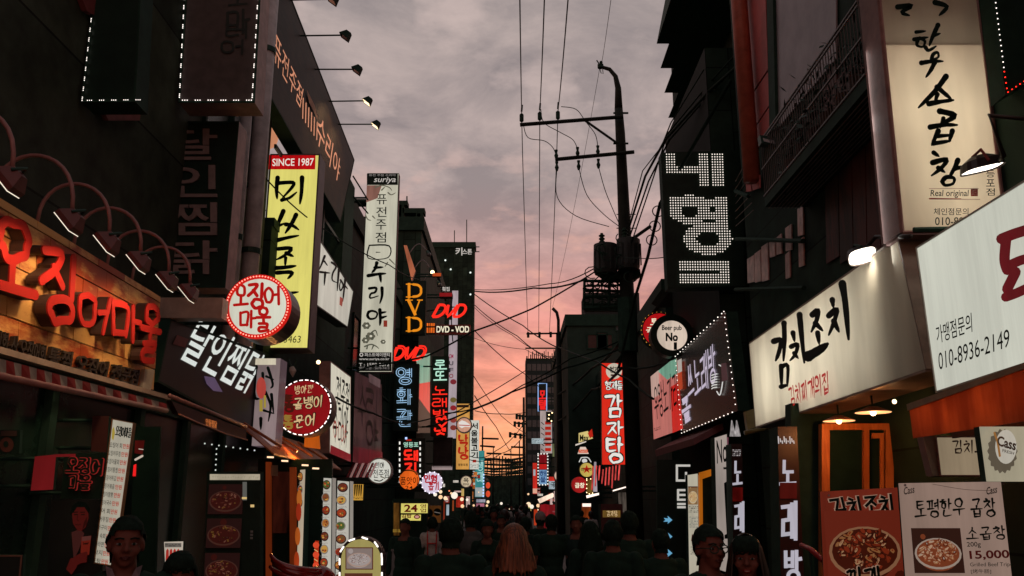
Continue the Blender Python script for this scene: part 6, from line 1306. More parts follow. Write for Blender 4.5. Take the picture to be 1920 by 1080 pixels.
s = Sign('amber_box_sign', 'narrow amber box sign with dotted lights by red round sign', 'sign', facing(35.5), (1100, 898, 1111, 926), .2, glow('amber_dim', '#6a5020', .8, .5), DARK, .0); s.led([(1100, 898), (1111, 898), (1111, 926), (1100, 926)], WARM, .16, 1, r=.02, closed=True)
s = Sign('lit_column', 'slim white lit column beside the red icicle lights', 'sign', facing(35), [(1114, 866), (1118, 866), (1120, 922), (1112, 922)], .2, glow('mauve_white_lit', '#a89ca4', .9, .15), DARK, .0)
s = Sign('tube_light', 'slanting white tube light over the orange doorway', 'lamp', facing(35.2), [(1099, 929), (1123, 924), (1123, 928), (1100, 934)], .1, glow('hot_tube', '#ffe8d8', 1.6, 0), DARK, .0)
s = Sign('tube_light', 'thin white tube light on the shop by the main pole', 'lamp', facing(24.5), [(1149, 919), (1177, 911), (1177, 913.5), (1149, 921.5)], .1, glow('hot_tube', '#ffe8d8', 1.6, 0), DARK, .0)
# narrow signs in a column
s = Sign('black_column_sign', 'black upright sign with small white letters and outline shapes', 'sign', facing(54), (1048, 770, 1068, 884), .3, BLACKM, DARK, .0)
s.disc(1058, 823, 7, 8, glow('sage_emblem', '#8a9a84', .8, 0), 'emblem'); s.disc(1058, 824, 4.5, 4.5, BLACKM, 'emblem'); s.rect((1051, 834, 1066, 837), glow('rose_print', '#b06060', .8, 0)); wp = glow('white_print', '#d8d8d4', .9, 0); s.brush('천번', (1051, 841, 1067, 853), wp, .13, 'brush'); s.brush('이끼', (1051, 854, 1066, 864), wp, .13, 'brush'); s.line([(1052, 880), (1058, 868), (1062, 880), (1066, 872), (1060, 882), (1054, 876)], 1.2, wp, 'outline'); s.poly([(1052, 780), (1058, 773), (1064, 780), (1064, 800), (1052, 800)], glow('dull_gold_print', '#6a5830', .7, .4), 'emblem')
s = Sign('amber_column_sign', 'dull amber upright sign with dark flame shapes', 'sign', facing(50), (1068, 770, 1080, 806), .3, glow('dull_amber', '#6a3a20', .7, .5), DARK, .0)
r = Round('round_sign', 'round lit sign with pale face picture on the far pole', 'sign', 52, 1049, 892, 11, .3, glow('pale_rose_lit', '#d8b4a0', .95, .1), DARK, mat('pale_rim', (.45, .43, .40), .4), .14); r.line([(1046, 889), (1052, 888)], 1, glow('coral_blot', '#c0463c', .8)); r.disc(1049, 895, 3, 2, glow('coral_blot', '#c0463c', .8), 'printed_mouth', 8)
s = Sign('capsule_sign', 'small bottle shaped sign with bands by the white letter sign', 'sign', facing(60), (1036, 832, 1043, 858), .3, glow('olive_print', '#7a8058', .7, .3), DARK, .0)
s = Sign('tall_striped_sign', 'white upright sign with red stacked characters in the far distance', 'sign', facing(72), (1013, 770, 1035, 850), .3, glow('rose_white_lit', '#b0a09c', .85, .15), DARK, .0)
for k in range(6): s.rect((1022, 790 + k * 10, 1033, 796 + k * 10), glow('red_brush', '#c02818', .8), 'character'); s.line([(1015, 792 + k * 10), (1020, 796 + k * 10)], 1.4, LETK, 'character')
s = Sign('oblong_sign', 'pale blue oblong lit sign before the far tower', 'sign', facing(70), (997, 822, 1019, 832), .3, glow('icy_lit', '#a8b8bc', .9, .1), DARK, .0); s.scribble((998, 823, 1018, 831), glow('slate_print', '#4a5a60', .7, 0), 2)
s = Sign('dotted_neon_sign', 'upright blue and red sign framed by dotted white lights', 'sign', facing(58), (1008, 850, 1028, 910), .3, BLACKM, DARK, .0)
s.rect((1011, 852, 1025, 868), glow('deep_red', '#8c141c', .8, .2)); s.rect((1011, 870, 1025, 880), glow('scarlet_panel', '#c8201c', .9, .15)); s.rect((1011, 881, 1025, 908), glow('sky_blue_panel', '#7ca4cc', .9, .1)); s.brush('해물', (1012, 882, 1024, 905), glow('deep_blue', '#304a78', .8, 0), .15, 'sharp', True); s.led([(1009, 851), (1027, 851), (1027, 909), (1009, 909)], glow('dash_white', '#e8e4dc', 1.2, 0), .2, 1, r=.05, closed=True)
s = Sign('red_upright_sign', 'plain red upright sign beside the dotted neon sign', 'sign', facing(60), (999, 868, 1007, 926), .3, glow('vermilion_lit', '#d03024', .9, .15), DARK, .0); s.rect((1000, 880, 1004, 892), glow('icy_lit', '#a8b8bc', .9, .1)); s.rect((999, 916, 1007, 925), glow('peach_lit', '#e0a890', .95, 0))
s = Sign('pale_upright_sign', 'pale blue and red lit box below the round face sign', 'sign', facing(57), (1029, 894, 1043, 917), .3, glow('icy_lit2', '#a0b0b8', .9, .2), DARK, .0); s.rect((1029, 894, 1043, 902), glow('vermilion_lit', '#d03024', .9, .15)); s.brush('국', (1032, 904, 1042, 914), LETK, .14, 'sharp')
s = Sign('pale_upright_sign', 'narrow greyish lit panel under the black column sign', 'sign', facing(53), (1050, 888, 1060, 928), .3, glow('greyish_lit', '#a8a8ac', .9, .25), DARK, .0)
s = Sign('blue_neon_sign', 'small blue and red neon letter sign high on far right shops', 'sign', facing(75), (1008, 718, 1026, 772), .3, BLACKM, DARK, .0); s.brush('모텔', (1011, 732, 1023, 768), glow('neon_red_piece', '#e82020', 1, 0), .2, 'sharp', True, .1); b = MB(); b.tube([at(x, y, 74.9) for x, y in [(1009, 719), (1025, 719), (1025, 771), (1009, 771), (1009, 719)]], .045, 5); b.build('neon_border', glow('azure_neon', '#8ab0e8', 1, 0), s.root)
s = Sign('dotted_ring_sign', 'dark sign with ring of tiny white lights in the distance', 'sign', facing(66), (1024, 772, 1048, 792), .2, BLACKM, DARK, .0); s.led([(1036 + 8 * math.cos(a), 782 + 8 * math.sin(a)) for a in np.linspace(0, 6.283, 17)], WARM, .3, 1, r=.05)
s = Sign('red_banner_sign', 'tiny scarlet sign high on the far right shops', 'sign', facing(80), (1009, 748, 1022, 756), .3, glow('scarlet_panel', '#c8201c', .9, .15), DARK, .0)
s = Sign('shop_counter_box', 'dim red stall box with gold lettered panel by main pole', 'sign', facing(23), (1127, 945, 1168, 1000), .6, mat('dim_red_stall', (.10, .02, .02), .5), DARK, .0); s.rect((1130, 957, 1163, 970), glow('dim_gold_panel', '#7a5a28', .7, .3)); s.brush('감자탕', (1137, 958, 1158, 968), glow('cream_letter', '#d8b888', .85, 0), .14, 'brush')
s = Sign('lit_shop_window', 'greyish lit shop window beside the main pole', 'window', facing(27.5), (1158, 922, 1178, 962), .2, glow('grey_shop_light', '#5a5048', .6, .6, 5), DARK, .02)
s = Sign('lit_doorway', 'glowing orange doorway far up the right side', 'door', facing(37), (1091, 944, 1108, 1000), .2, glow('orange_doorway', '#8c3a14', .8, .5), DARK, .0); s.rect((1092, 944, 1108, 950), glow('hot_tube', '#ffe8d8', 1.3, 0), 'lintel_light')
# block letters and blue arrows on the dark shopfront
s = Sign('block_letter_sign', 'black wall panel with two white block letters and blue arrows', 'sign', facing(15.8), [(1232, 862), (1297, 862), (1300, 1200), (1234, 1200)], .15, BLACKM, DARK, .0)
wb2 = glow('grey_white_letter2', '#c8c4bc', .9, .03)
for q in [(1267, 872, 1271, 903), (1267, 871, 1294, 875), (1267, 899, 1295, 903), (1284, 885, 1288, 899), (1269, 918, 1273, 938), (1269, 917, 1292, 921), (1269, 926, 1290, 930), (1269, 935, 1294, 939), (1269, 943, 1296, 947), (1269, 949, 1296, 953)]: s.rect(q, wb2, 'letter_bar')
for y in (975, 1006, 1037): s.poly([(1244, y - 4), (1252, y - 3), (1251, y - 8), (1260, y), (1251, y + 7), (1252, y + 3), (1243, y + 3), (1247, y)], glow('pale_blue_arrow', '#68a8cc', .9, 0), 'arrow')
s = Sign('menu_strip_sign', 'narrow cream menu sign with noodle pictures beside block letters', 'sign', facing(14.6), [(1288, 890), (1309, 887), (1313, 1180), (1293, 1180)], .15, glow('cream_menu', '#bdb6a2', .9, .1), DARK, .008)
s.rect((1290, 912, 1308, 914), rk2, 'rule'); s.food((1290, 914, 1308, 946), 4, bg='#8a6a48', bowl='#c8b89a', pal=('#c8a878', '#a86a3a', '#e0d0b0', '#6a3018', '#b03020', '#d8c090'), k=.8, n=24); s.scribble((1291, 948, 1309, 962), LETK, 2); s.scribble((1292, 968, 1310, 990), glow('slate_print', '#4a5a60', .7, 0), 4); s.poly([(1297, 1000), (1300, 1008), (1299, 1018), (1295, 1014)], rk2, 'pepper'); s.scribble((1294, 1024, 1311, 1040), LETK, 3)
of_ = thing('orange_door_frame', 'bright orange door frame beside the narrow cream menu sign', 'door', tuple(at(1325, 1100, 14.2))); b = MB(); D2 = facing(14.2)
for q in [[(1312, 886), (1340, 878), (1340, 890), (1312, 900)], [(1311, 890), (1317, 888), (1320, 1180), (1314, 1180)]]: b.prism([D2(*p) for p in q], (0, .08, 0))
b.build('frame', glow('orange_frame_glow', '#b86414', .75, .15), of_); MB().prism([D2(*p, -.1) for p in R(1318, 890, 1360, 1180)], (0, .05, 0)).build('door_leaf', DARK, of_)  # frame's orange light is put into its own emission
# olive-gold awning bottle strip under the long white sign far end
o = thing('gold_sign_fragment', 'small dull gold sign end peeking under the long white sign', 'sign', tuple(at(1408, 795, 11.4))); MB().prism([at(*p, 11.4) for p in [(1397, 772), (1414, 766), (1420, 800), (1402, 806)]], (0, .1, 0)).build('panel', mat('dull_gold', (.20, .15, .05), .35), o); MB().tube([at(1396, 812, 11.3), at(1440, 802, 11.3), at(1478, 794, 11.3)], .03, 8).build('gold_trim', mat('dull_gold', (.20, .15, .05), .35), o, True)
# ================================================================== left shop fronts and street furniture
s = Sign('menu_strip_sign', 'tall leaning cream menu strip with black item rows and red prices', 'sign', facing(6.15), [(211, 785), (252, 793), (215, 1062), (177, 1056)], .03, glow('cream_menu_left', '#b9b2a0', .82, .12), mat('amber_edge', (.3, .15, .06), .5), .006)
s.brush('오징어마을', [(219, 799), (249, 803), (247, 821), (217, 817)], LETK, .17, 'round', gap=.02)
s.poly([(212, 806), (215, 800), (217, 812), (214, 826), (211, 822)], glow('mustard_letter', '#b8a040', .7), 'printed_squid')
it = ['오징어 회', '오징어무침', '오징어물회', '오징어통찜', '오징어튀김', '오징어볶음', '오징어짬뽕', '오징어국수', '전어 회', '전어무침', '전어구이', '문어 숙회', '해물라면', '산낙지', '연포탕']
price = glow('red_price', '#b03420', .8, 0)
for i, t in enumerate(it):
    y = 829 + i * 15.3; dx = -(y - 829) * .137
    s.text(t, [(208 + dx, y), (231 + dx, y + 2.5), (230 + dx, y + 12), (206.6 + dx, y + 10)], LETK, .006); s.text('만원', [(233 + dx, y + 3), (245 + dx, y + 4.2), (244 + dx, y + 13), (232 + dx, y + 12)], price, .02)
# dark storefront of the squid restaurant
SF = thing('restaurant_facade', 'dark squid restaurant front with black posts and panes', 'restaurant', (-3.6, 7, 0)); b = MB()
for y in (4.6, 5.8, 6.6, 8.2, 9.4, 10.6): b.box((-3.62, y - .05, .1), (-3.52, y + .05, 2.75))
b.box((-3.63, 3, 2.6), (-3.51, 12.6, 2.8)); b.build('frame', DARK, SF); MB().box((-3.60, 3, .1), (-3.58, 12.6, 2.6)).build('pane', GLASS, SF)
PF = facade(-3.45)
def flat(name, label, cat, d, q, m, thick=.03): return Sign(name, label, cat, facing(d), q, thick, m, DARK, .0)
s = flat('red_wall_board', 'plain dim red board on the left shop wall', 'board', 6.0, [(66, 856), (106, 852), (100, 918), (58, 920)], glow('dim_red_board', '#74181a', .7, .2)); s.rect([(106, 852), (143, 851), (143, 856), (106, 857)], glow('dim_red_board', '#74181a', .7, .2), 'red_edge')  # red light falling on the board put into its emission
s = flat('outline_letter_sign', 'black sign with two rows of red outlined letters', 'sign', 6.5, [(122, 850), (202, 850), (188, 935), (114, 935)], BLACKM)
ro = glow('dim_red_outline', '#8c2420', .75, 0)
s.brush('오징어', [(128, 858), (198, 862), (194, 890), (126, 888)], BLACKM, .16, 'round', gap=.02, outline=ro, ow=.045); s.brush('마을', [(134, 892), (178, 892), (174, 918), (132, 916)], BLACKM, .16, 'round', gap=.02, outline=ro, ow=.045)
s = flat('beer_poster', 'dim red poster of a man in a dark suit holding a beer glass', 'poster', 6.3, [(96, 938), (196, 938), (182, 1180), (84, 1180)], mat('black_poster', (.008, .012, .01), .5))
sk, sk2, sh_ = glow('poster_skin', '#581814', .5, .15), glow('poster_skin_shade', '#38100c', .5, .1), glow('poster_shirt', '#4c2420', .5, .15)  # red light on the poster put into the print's emission
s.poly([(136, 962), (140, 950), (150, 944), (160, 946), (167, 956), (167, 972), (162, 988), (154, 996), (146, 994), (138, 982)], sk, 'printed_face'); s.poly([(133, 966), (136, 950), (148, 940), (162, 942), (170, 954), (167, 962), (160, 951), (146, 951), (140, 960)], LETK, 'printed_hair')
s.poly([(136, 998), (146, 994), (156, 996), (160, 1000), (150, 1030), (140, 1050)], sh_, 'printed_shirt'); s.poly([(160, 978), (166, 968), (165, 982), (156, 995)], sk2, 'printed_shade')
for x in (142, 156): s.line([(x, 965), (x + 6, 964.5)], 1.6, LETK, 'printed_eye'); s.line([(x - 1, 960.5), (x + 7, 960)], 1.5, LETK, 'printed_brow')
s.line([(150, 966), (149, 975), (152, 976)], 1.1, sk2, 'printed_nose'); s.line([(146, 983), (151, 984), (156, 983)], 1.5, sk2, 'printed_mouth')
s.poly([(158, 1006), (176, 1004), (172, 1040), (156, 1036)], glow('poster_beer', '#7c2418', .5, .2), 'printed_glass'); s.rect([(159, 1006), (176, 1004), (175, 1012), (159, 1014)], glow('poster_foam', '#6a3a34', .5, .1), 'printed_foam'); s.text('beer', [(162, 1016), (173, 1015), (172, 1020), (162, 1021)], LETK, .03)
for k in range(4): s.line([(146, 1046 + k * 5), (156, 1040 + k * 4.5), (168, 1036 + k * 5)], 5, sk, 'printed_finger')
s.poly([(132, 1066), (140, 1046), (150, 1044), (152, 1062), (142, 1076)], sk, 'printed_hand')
s = flat('menu_card', 'small bright menu card with red bottles behind the girl', 'sign', 6.3, [(308, 1016), (344, 1015), (342, 1056), (310, 1058)], glow('bright_card', '#c4b8a8', .85, .1)); s.rect((310, 1018, 341, 1026), glow('grey_print', '#7a726a', .7)); s.scribble((311, 1019, 340, 1025), LETK, 1)
for k in range(4): s.poly([(313 + k * 7, 1032), (316 + k * 7, 1028), (318 + k * 7, 1032), (318 + k * 7, 1052), (312 + k * 7, 1052)], glow('bottle_red', '#b03028', .8, .2), 'printed_bottle')
s = flat('dark_plaque', 'dim brown framed notice at the lower left photo edge', 'sign', 5.6, [(-10, 1040), (44, 1041), (38, 1180), (-20, 1180)], mat('black_poster', (.008, .012, .01), .5)); s.line([(0, 1042), (42, 1042), (36, 1100)], 3, mat('dim_tan_frame', (.16, .07, .05), .6), 'frame_edge', 'sharp')
s = flat('dim_badge_sign', 'dim brown badge shaped sign on the far left wall', 'sign', 5.7, [(2, 806), (38, 806), (36, 850), (0, 850)], BLACKM); s.disc(14, 834, 13, 14, mat('dim_brown_badge', (.10, .03, .02), .6), 'badge'); s.disc(13, 833, 5, 6, BLACKM, 'badge'); s.rect((4, 808, 34, 818), mat('dim_brown_badge2', (.05, .025, .02), .6), 'badge_top')
# lit bits inside
s = flat('glass_door', 'dark glass door with dim red glowing patches beside menu strip', 'door', 7.55, [(252, 800), (300, 800), (288, 1180), (240, 1180)], GLASS); s.rect([(254, 826), (272, 826), (268, 852), (253, 850)], glow('dim_red_glow', '#5c1612', .6, .5), 'interior_light'); s.line([(255, 862), (268, 855)], 4, glow('pale_tube', '#c8b8a8', .9, 0), 'interior_tube'); s.poly([(252, 872), (257, 870), (256, 893), (250, 893)], glow('neon_red_piece', '#e82020', 1, 0), 'interior_neon'); s.line([(262, 842), (270, 843)], 1.5, glow('pale_tube', '#c8b8a8', .9, 0), 'interior_tube')  # red and pale glowing patches laid on the glass
for x0 in (172, 192): s.root  # noqa
s = flat('dim_red_shutter', 'dim red narrow panel behind the top of the menu strip', 'panel', 6.85, [(174, 780), (205, 780), (200, 848), (171, 846)], mat('dim_red_panel', (.07, .015, .012), .6))
# food display panels
s = Sign('food_display', 'black display board with three dim food photographs and white header', 'sign', facing(8.4), [(388, 884), (488, 884), (486, 1180), (380, 1180)], .12, BLACKM, DARK, .0)
s.rect((394, 889, 488, 900), glow('cream_header', '#b8ac94', .8, .2), 'header'); s.scribble((398, 891, 484, 898), glow('cream_header2', '#a09680', .8), 1)
for i, (y0, y1, sd) in enumerate([(908, 964, 11), (972, 1027, 12), (1036, 1095, 13)]): s.food([(393 - i * 2, y0), (458 - i * 2, y0), (455 - i * 2, y1), (390 - i * 2, y1)], sd, bg='#2a1412', bowl='#4a2c24', pal=('#3c1410', '#6a3a2c', '#54241c', '#7a5040', '#2a0e0c', '#6a4a1e'), k=.62, n=40); s.k += 3
s.led([(386, 832), (480, 845)], glow('pale_led', '#cfd6cc', 1, 0), .07, 1, r=.008); s.led([(408, 842), (406, 884)], glow('pale_led', '#cfd6cc', 1, 0), .05, 1, r=.008)
s.rect((460, 904, 468, 938), glow('dim_white_tag', '#6a6a64', .7), 'tag'); s.rect((459, 932, 468, 936), glow('warm_tag', '#d8b878', .9, 0), 'tag'); s.rect((475, 946, 482, 951), glow('warm_tag', '#d8b878', .9, 0), 'tag')
for k in range(3): s.rect((475, 994 + k * 6, 480, 998 + k * 6), mat('grey_socket', (.2, .2, .19), .5), 'socket')
# hanging fire tag and wood lit entrance
ent = thing('shop_entrance', 'orange lit timber entrance under the dark red round sign', 'shop entrance', tuple(at(550, 1100, 11.9))); E = facing(11.9); b = MB()
amber = wood('amber_door_wood', (.30, .07, .02), (.55, .18, .05), .5, (6, 6, .6))
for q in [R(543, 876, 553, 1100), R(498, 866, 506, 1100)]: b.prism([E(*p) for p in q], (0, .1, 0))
b.build('door_jamb', glow('amber_jamb_glow', '#7c3012', .55, .3), ent); MB().prism([E(*p, -.1) for p in R(480, 860, 620, 1180)], (0, .05, 0)).build('pane', GLASS, ent)  # warm light on the jamb put into its emission
MB().quad([E(*p, -.08) for p in R(508, 884, 542, 1000)]).build('interior_light', glow('dim_rust_interior', '#38140c', .6, .6, 4), ent)
MB().quad([E(*p, -.06) for p in R(502, 872, 519, 892)]).build('notice', mat('pale_notice', (.3, .28, .22), .6), ent)
b = MB()
for x, y in [(507, 857), (534, 864), (572, 872), (592, 878)]: b.tube([at(x - 6, y, 11.2), at(x + 6, y + .5, 11.2)], .012, 6)
b.build('strip_lamp', glow('warm_strip', '#f0c8a0', 1.6, 0), ent)
# glowing orange lean-to awning
oa = thing('awning', 'glowing orange timber awning under the dark red round sign', 'awning', tuple(at(560, 850, 12.4))); A1 = facade(-3.0)
aq = [A1(513, 822), A1(640, 868), A1(655, 878), A1(515, 850)]; b = MB()
MB().prism([V((-3.5, p.y, p.z + .35)) if i < 2 else p for i, p in enumerate([A1(513, 842), A1(640, 876), A1(640, 880), A1(513, 850)])], (0, 0, -.02)).build('canopy', amber, oa)
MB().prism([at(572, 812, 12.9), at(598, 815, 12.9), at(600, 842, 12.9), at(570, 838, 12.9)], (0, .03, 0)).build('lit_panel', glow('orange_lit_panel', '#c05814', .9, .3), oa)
for k in range(4): MB().tube([A1(520 + k * 30, 838 + k * 9, .05), V((-3.45, A1(520 + k * 30, 838).y, A1(520 + k * 30, 838 + k * 9).z + .3))], .02, 5).build('rafter', amber, oa)
lamp(oa, 'POINT', at(566, 846, 12.0), 11, (1, .4, .12), size=.06)
# strip banner with dishes
def dish_tower(name, label, d, q, n, seed, side=None, cream='#c4c0b4'):
    s = Sign(name, label, 'sign', facing(d), q, .26, glow('menu_white', cream, .92, .08), DARK, .008, side); rn = random.Random(seed)
    P = q if hasattr(q[0], '__len__') else R(*q); x0, x1 = (P[0][0] + P[3][0]) / 2, (P[1][0] + P[2][0]) / 2; y0 = P[0][1]; cols = ['#8c2a18', '#b07030', '#6a3020', '#c89848', '#a03c20', '#506030', '#7a4a2a']
    for k in range(n):
        y = y0 + 14 + k * 24; cx = (x0 + x1) / 2 + rn.uniform(-1, 1); w = (x1 - x0) * .38
        s.disc(cx, y, w, 9, glow('plate_' + str(k % 2), ['#3a2420', '#8a8078'][k % 2], .8, 0), 'printed_plate', 16); s.disc(cx, y - .5, w * .82, 7, glow('dish_' + cols[(k + seed) % 7].strip('#'), cols[(k + seed) % 7], .8, 0), 'printed_dish', 14)
        for j in range(7): s.disc(cx + rn.uniform(-w * .55, w * .55), y + rn.uniform(-4, 4), rn.uniform(1.2, 2.6), rn.uniform(1, 2), glow('dish_' + cols[(k + j) % 7].strip('#'), cols[(k + j) % 7], .9, 0), 'printed_food', 7)
        s.scribble((x0 + 3, y + 11, x1 - 3, y + 14), glow('grey_print', '#7a726a', .7), 1)
    return s
sd_ = glow('menu_side_lit', '#9a938a', .85, .2)
s = dish_tower('menu_light_box', 'white light box column of dish pictures, nearer of the pair', 11.4, [(632, 900), (656, 902), (654, 1180), (626, 1180)], 8, 2, sd_)
s = dish_tower('menu_light_box', 'white light box column of dish pictures behind the nearer one', 11.9, [(606, 895), (623, 896), (621, 1180), (599, 1180)], 8, 5, sd_)
s = dish_tower('dish_banner', 'narrow cream banner with orange dish pictures in the shop entrance', 11.7, [(562, 880), (574, 879), (567, 1100), (554, 1100)], 3, 1, None, '#b8a890')
for y, c in [(935, '#c06a28'), (960, '#a03018'), (1005, '#b85a20'), (1050, '#a83c18')]: s.disc(566 - (y - 900) * .04, y, 5, 17, glow('dish_tall' + c.strip('#'), c, .85, .3), 'printed_dish', 14)
s = Sign('grey_panel_sign', 'grey lit panel with dark fish shape beside white dish columns', 'sign', facing(12.1), [(592, 884), (606, 886), (603, 1100), (588, 1100)], .1, glow('grey_lit_panel', '#6a6660', .75, .3), DARK, .0); s.poly([(597, 945), (601, 955), (602, 985), (598, 1000), (594, 985), (594, 958)], LETK, 'printed_fish'); s.text('오', (595, 955, 601, 965), glow('white_print', '#d8d8d4', .9, 0), .02); s.text('징', (595, 968, 601, 978), glow('white_print', '#d8d8d4', .9, 0), .02)
# red octopus arms in front of the entrance
oc = thing('octopus_model', 'glossy red octopus arm model curling before the shop entrance', 'model', tuple(at(560, 1120, 9.6))); rm = mat('glossy_red_plastic', (.28, .015, .012), .12, spec=.6)
for k, (a, bb, c, e) in enumerate([((508, 1040), (514, 1058), (545, 1070), (600, 1074)), ((510, 1050), (522, 1068), (552, 1078), (602, 1084)), ((506, 1062), (520, 1080), (560, 1090), (604, 1094))]):
    P = [at(*a, 9.5), at(*bb, 9.4), at(*c, 9.4), at(*e, 9.6)]; pp = [bilp for bilp in [P[0] * (1 - t) ** 3 + P[1] * 3 * t * (1 - t) ** 2 + P[2] * 3 * t * t * (1 - t) + P[3] * t ** 3 for t in np.linspace(0, 1, 14)]]
    MB().tube(pp, [.018 + .035 * i / 13 for i in range(14)], 9).build('tentacle', rm, oc, True)
b = MB(); b.ball(at(598, 1100, 9.7), (.2, .2, .22), nu=16, nv=10); b.build('head', rm, oc, True); MB().tube([at(598, 1110, 9.7), V((at(598, 1110, 9.7).x, 9.7, .1))], .06, 8).build('stand', DARK, oc)
s = Sign('lobster_cutout', 'bright orange red lobster cutout standing beside dish columns', 'sign', facing(11.0), [(591, 1014), (598, 1014), (596, 1100), (586, 1100)], .03, glow('lobster_orange', '#d83c18', .9, .35, 8), DARK, .0)
for y in (1022, 1040, 1060): s.disc(593, y, 6, 6, glow('lobster_red', '#e85030', .9, .2), 'printed_claw', 10); s.line([(590, y + 8), (596, y + 12)], 1.4, glow('warm_tag', '#d8b878', .9, 0), 'printed_line')
# arched board with bulbs
pl = facing(8.0); pts = [(677 + 37 * math.cos(a), 1048 - 37 * math.sin(a)) for a in np.linspace(0, math.pi, 19)] + [(640, 1230), (714, 1230)]
ab = Sign.__new__(Sign); ab.pl = pl; ab.n = pl.n; ab.k = 0; ab.root = thing('arched_sign', 'olive yellow arched standing sign with bulb edge and bowl picture', 'sign', tuple(at(677, 1225, 8.05))[:2] + (0,))
big = [(677 + 42 * math.cos(a), 1048 - 42 * math.sin(a)) for a in np.linspace(0, math.pi, 19)] + [(635, 1234), (719, 1234)]
MB().prism([pl(*p) for p in big], (0, .16, 0)).build('cabinet', mat('black_brown_edge', (.02, .012, .01), .5), ab.root)
MB().quad([pl(*p, .004) for p in pts]).build('face_panel', glow('olive_yellow_face', '#a69a5c', .85, .06), ab.root)
ab.led([(677 + 39.5 * math.cos(a), 1048 - 39.5 * math.sin(a)) for a in np.linspace(0, math.pi, 25)], step=.118, clus=5, cs=.011, r=.0085, off=.02); ab.led([(637.5, 1048), (637.5, 1100)], step=.118, clus=5, cs=.011, r=.0085, off=.02); ab.led([(716.5, 1048), (716.5, 1100)], step=.118, clus=5, cs=.011, r=.0085, off=.02)
ab.rect((648, 1026, 700, 1068), glow('photo_frame_rust', '#6a3a2a', .7), 'photo_frame'); ab.food((650, 1028, 698, 1066), 21, bg='#8a7a74', bowl='#b09080', pal=('#a89c98', '#8c807c', '#c4b8b4', '#6a5c58', '#b0a4a0', '#94706a'), k=.8, n=70); ab.k += 6; ab.rect((648, 1074, 700, 1110), glow('photo_frame_rust', '#6a3a2a', .7), 'photo_frame')
# small things at the left bins: plastic box
o = thing('plastic_box', 'small grey white plastic box on the pavement left of the crowd', 'box', tuple(at(744, 1100, 12))); p0, p1 = at(735, 1034, 12), at(753, 1054, 12); MB().box((p0.x, 12, p1.z - .5), (p1.x, 12.3, p0.z)).build('body', mat('grey_plastic', (.16, .15, .15), .5), o); MB().box((p0.x - .01, 11.98, p0.z + .003), (p1.x + .01, 12.32, p0.z + .03)).build('lid', mat('grey_plastic', (.16, .15, .15), .5), o)
st = thing('food_stall', 'dim amber lit stall window beneath the 24 sign', 'stall', tuple(at(770, 1080, 18.6))); Fs = facing(18.6); MB().prism([Fs(*p) for p in R(735, 935, 800, 1100)], (0, .3, 0)).build('wall', DARK, st); MB().quad([Fs(*p, .01) for p in R(738, 943, 749, 1004)]).build('pane', glow('amber_stall_light', '#5a3a14', .7, .6, 6), st); MB().quad([Fs(*p, .012) for p in R(737, 992, 752, 998)]).build('counter_light', glow('dull_yellow_strip', '#8a6a28', .8, .4, 9), st)
s = Sign('dark_photo_board', 'dull amber board with dark food circles behind the 24 sign', 'sign', facing(21), (799, 948, 827, 980), .1, glow('dull_amber_board', '#5a3414', .6, .3), DARK, .0); s.disc(805, 962, 7, 8, LETK, 'printed_dish'); s.disc(820, 960, 7, 7, LETK, 'printed_dish'); s.line([(815, 960), (825, 962)], 1.5, glow('grey_print', '#7a726a', .7))
# far street lights and lit specks
bulbs = [(826, 922, 30, .06), (816, 927, 28, .06), (826, 932, 30, .07), (835, 934, 33, .07), (852, 929, 42, .16), (846, 925, 40, .05), (866, 936, 48, .1), (876, 937, 52, .08), (867, 949, 50, .1), (915, 941, 70, .12), (940, 944, 80, .12), (948, 958, 70, .12), (952, 955, 66, .16), (966, 955, 80, .08), (984, 955, 70, .1), (991, 946, 62, .17), (997, 950, 60, .14), (1009, 948, 60, .12), (1076, 944, 50, .1), (1074, 930, 48, .1), (913, 948, 75, .1)]
for i, (x, y, d, r) in enumerate(bulbs):
    p = at(x, y, d); o = MB().ball((0, 0, 0), r, nu=10, nv=7).build('street_bulb', glow('bulb_glow_%d' % (i % 3), ['#ffe0b8', '#f6ead8', '#ffd0a0'][i % 3], 1.1, 0), None, True); o.location = p; tag(o, 'round glowing bulb among the far street lights', 'lamp', 'far street bulbs')
rn = random.Random(31)
for i in range(30):
    x = rn.choice([rn.uniform(822, 905), rn.uniform(990, 1100), rn.uniform(985, 1045)]); d = rn.uniform(45, 75) if x < 845 or x > 1050 else rn.uniform(70, 110); p = at(x, rn.uniform(914, 958), d)
    o = MB().ball((0, 0, 0), rn.uniform(.03, .075) * d / 60, nu=8, nv=6).build('street_bulb', glow('bulb_glow_%d' % (i % 4), ['#ffe0b8', '#f6ead8', '#ffd0a0', '#ff9060'][i % 4], 1.1, 0), None, True); o.location = p; tag(o, 'round glowing bulb among the far street lights', 'lamp', 'far street bulbs')
cc = ['#b82c1c', '#d8d0c4', '#c8702c', '#8c2018', '#c8a860', '#d04028', '#a8b8c0', '#7c2018', '#d0b0a8', '#2c5c74']
for i in range(58):
    left = i % 2; x = rn.uniform(818, 903) if left else rn.uniform(988, 1092); d = rn.uniform(52, 95)
    if left: x = min(x, 960 - 3.0 / d * 1600 - 2)
    else: x = max(x, 960 + 2.6 / d * 1600 + 2)
    y = rn.uniform(880, 952); w = rn.choice([5, 7, 10, 14]); h = rn.choice([3, 4, 6, 14, 20]); c = cc[rn.randrange(10)]
    s = Sign('distant_sign', 'small lit sign among many far down the crowded street', 'sign', facing(d), (x, y, x + w, y + h), .2, glow('far_' + c.strip('#'), c, .8, .25), DARK, .0, group='small lit signs far down the street')
    if w > 6 and h > 3: s.scribble((x + 1, y + 1, x + w - 1, y + h - 1), LETK if rn.random() < .6 else glow('white_print', '#d8d8d4', .9, 0), max(1, h // 5), seed=i)
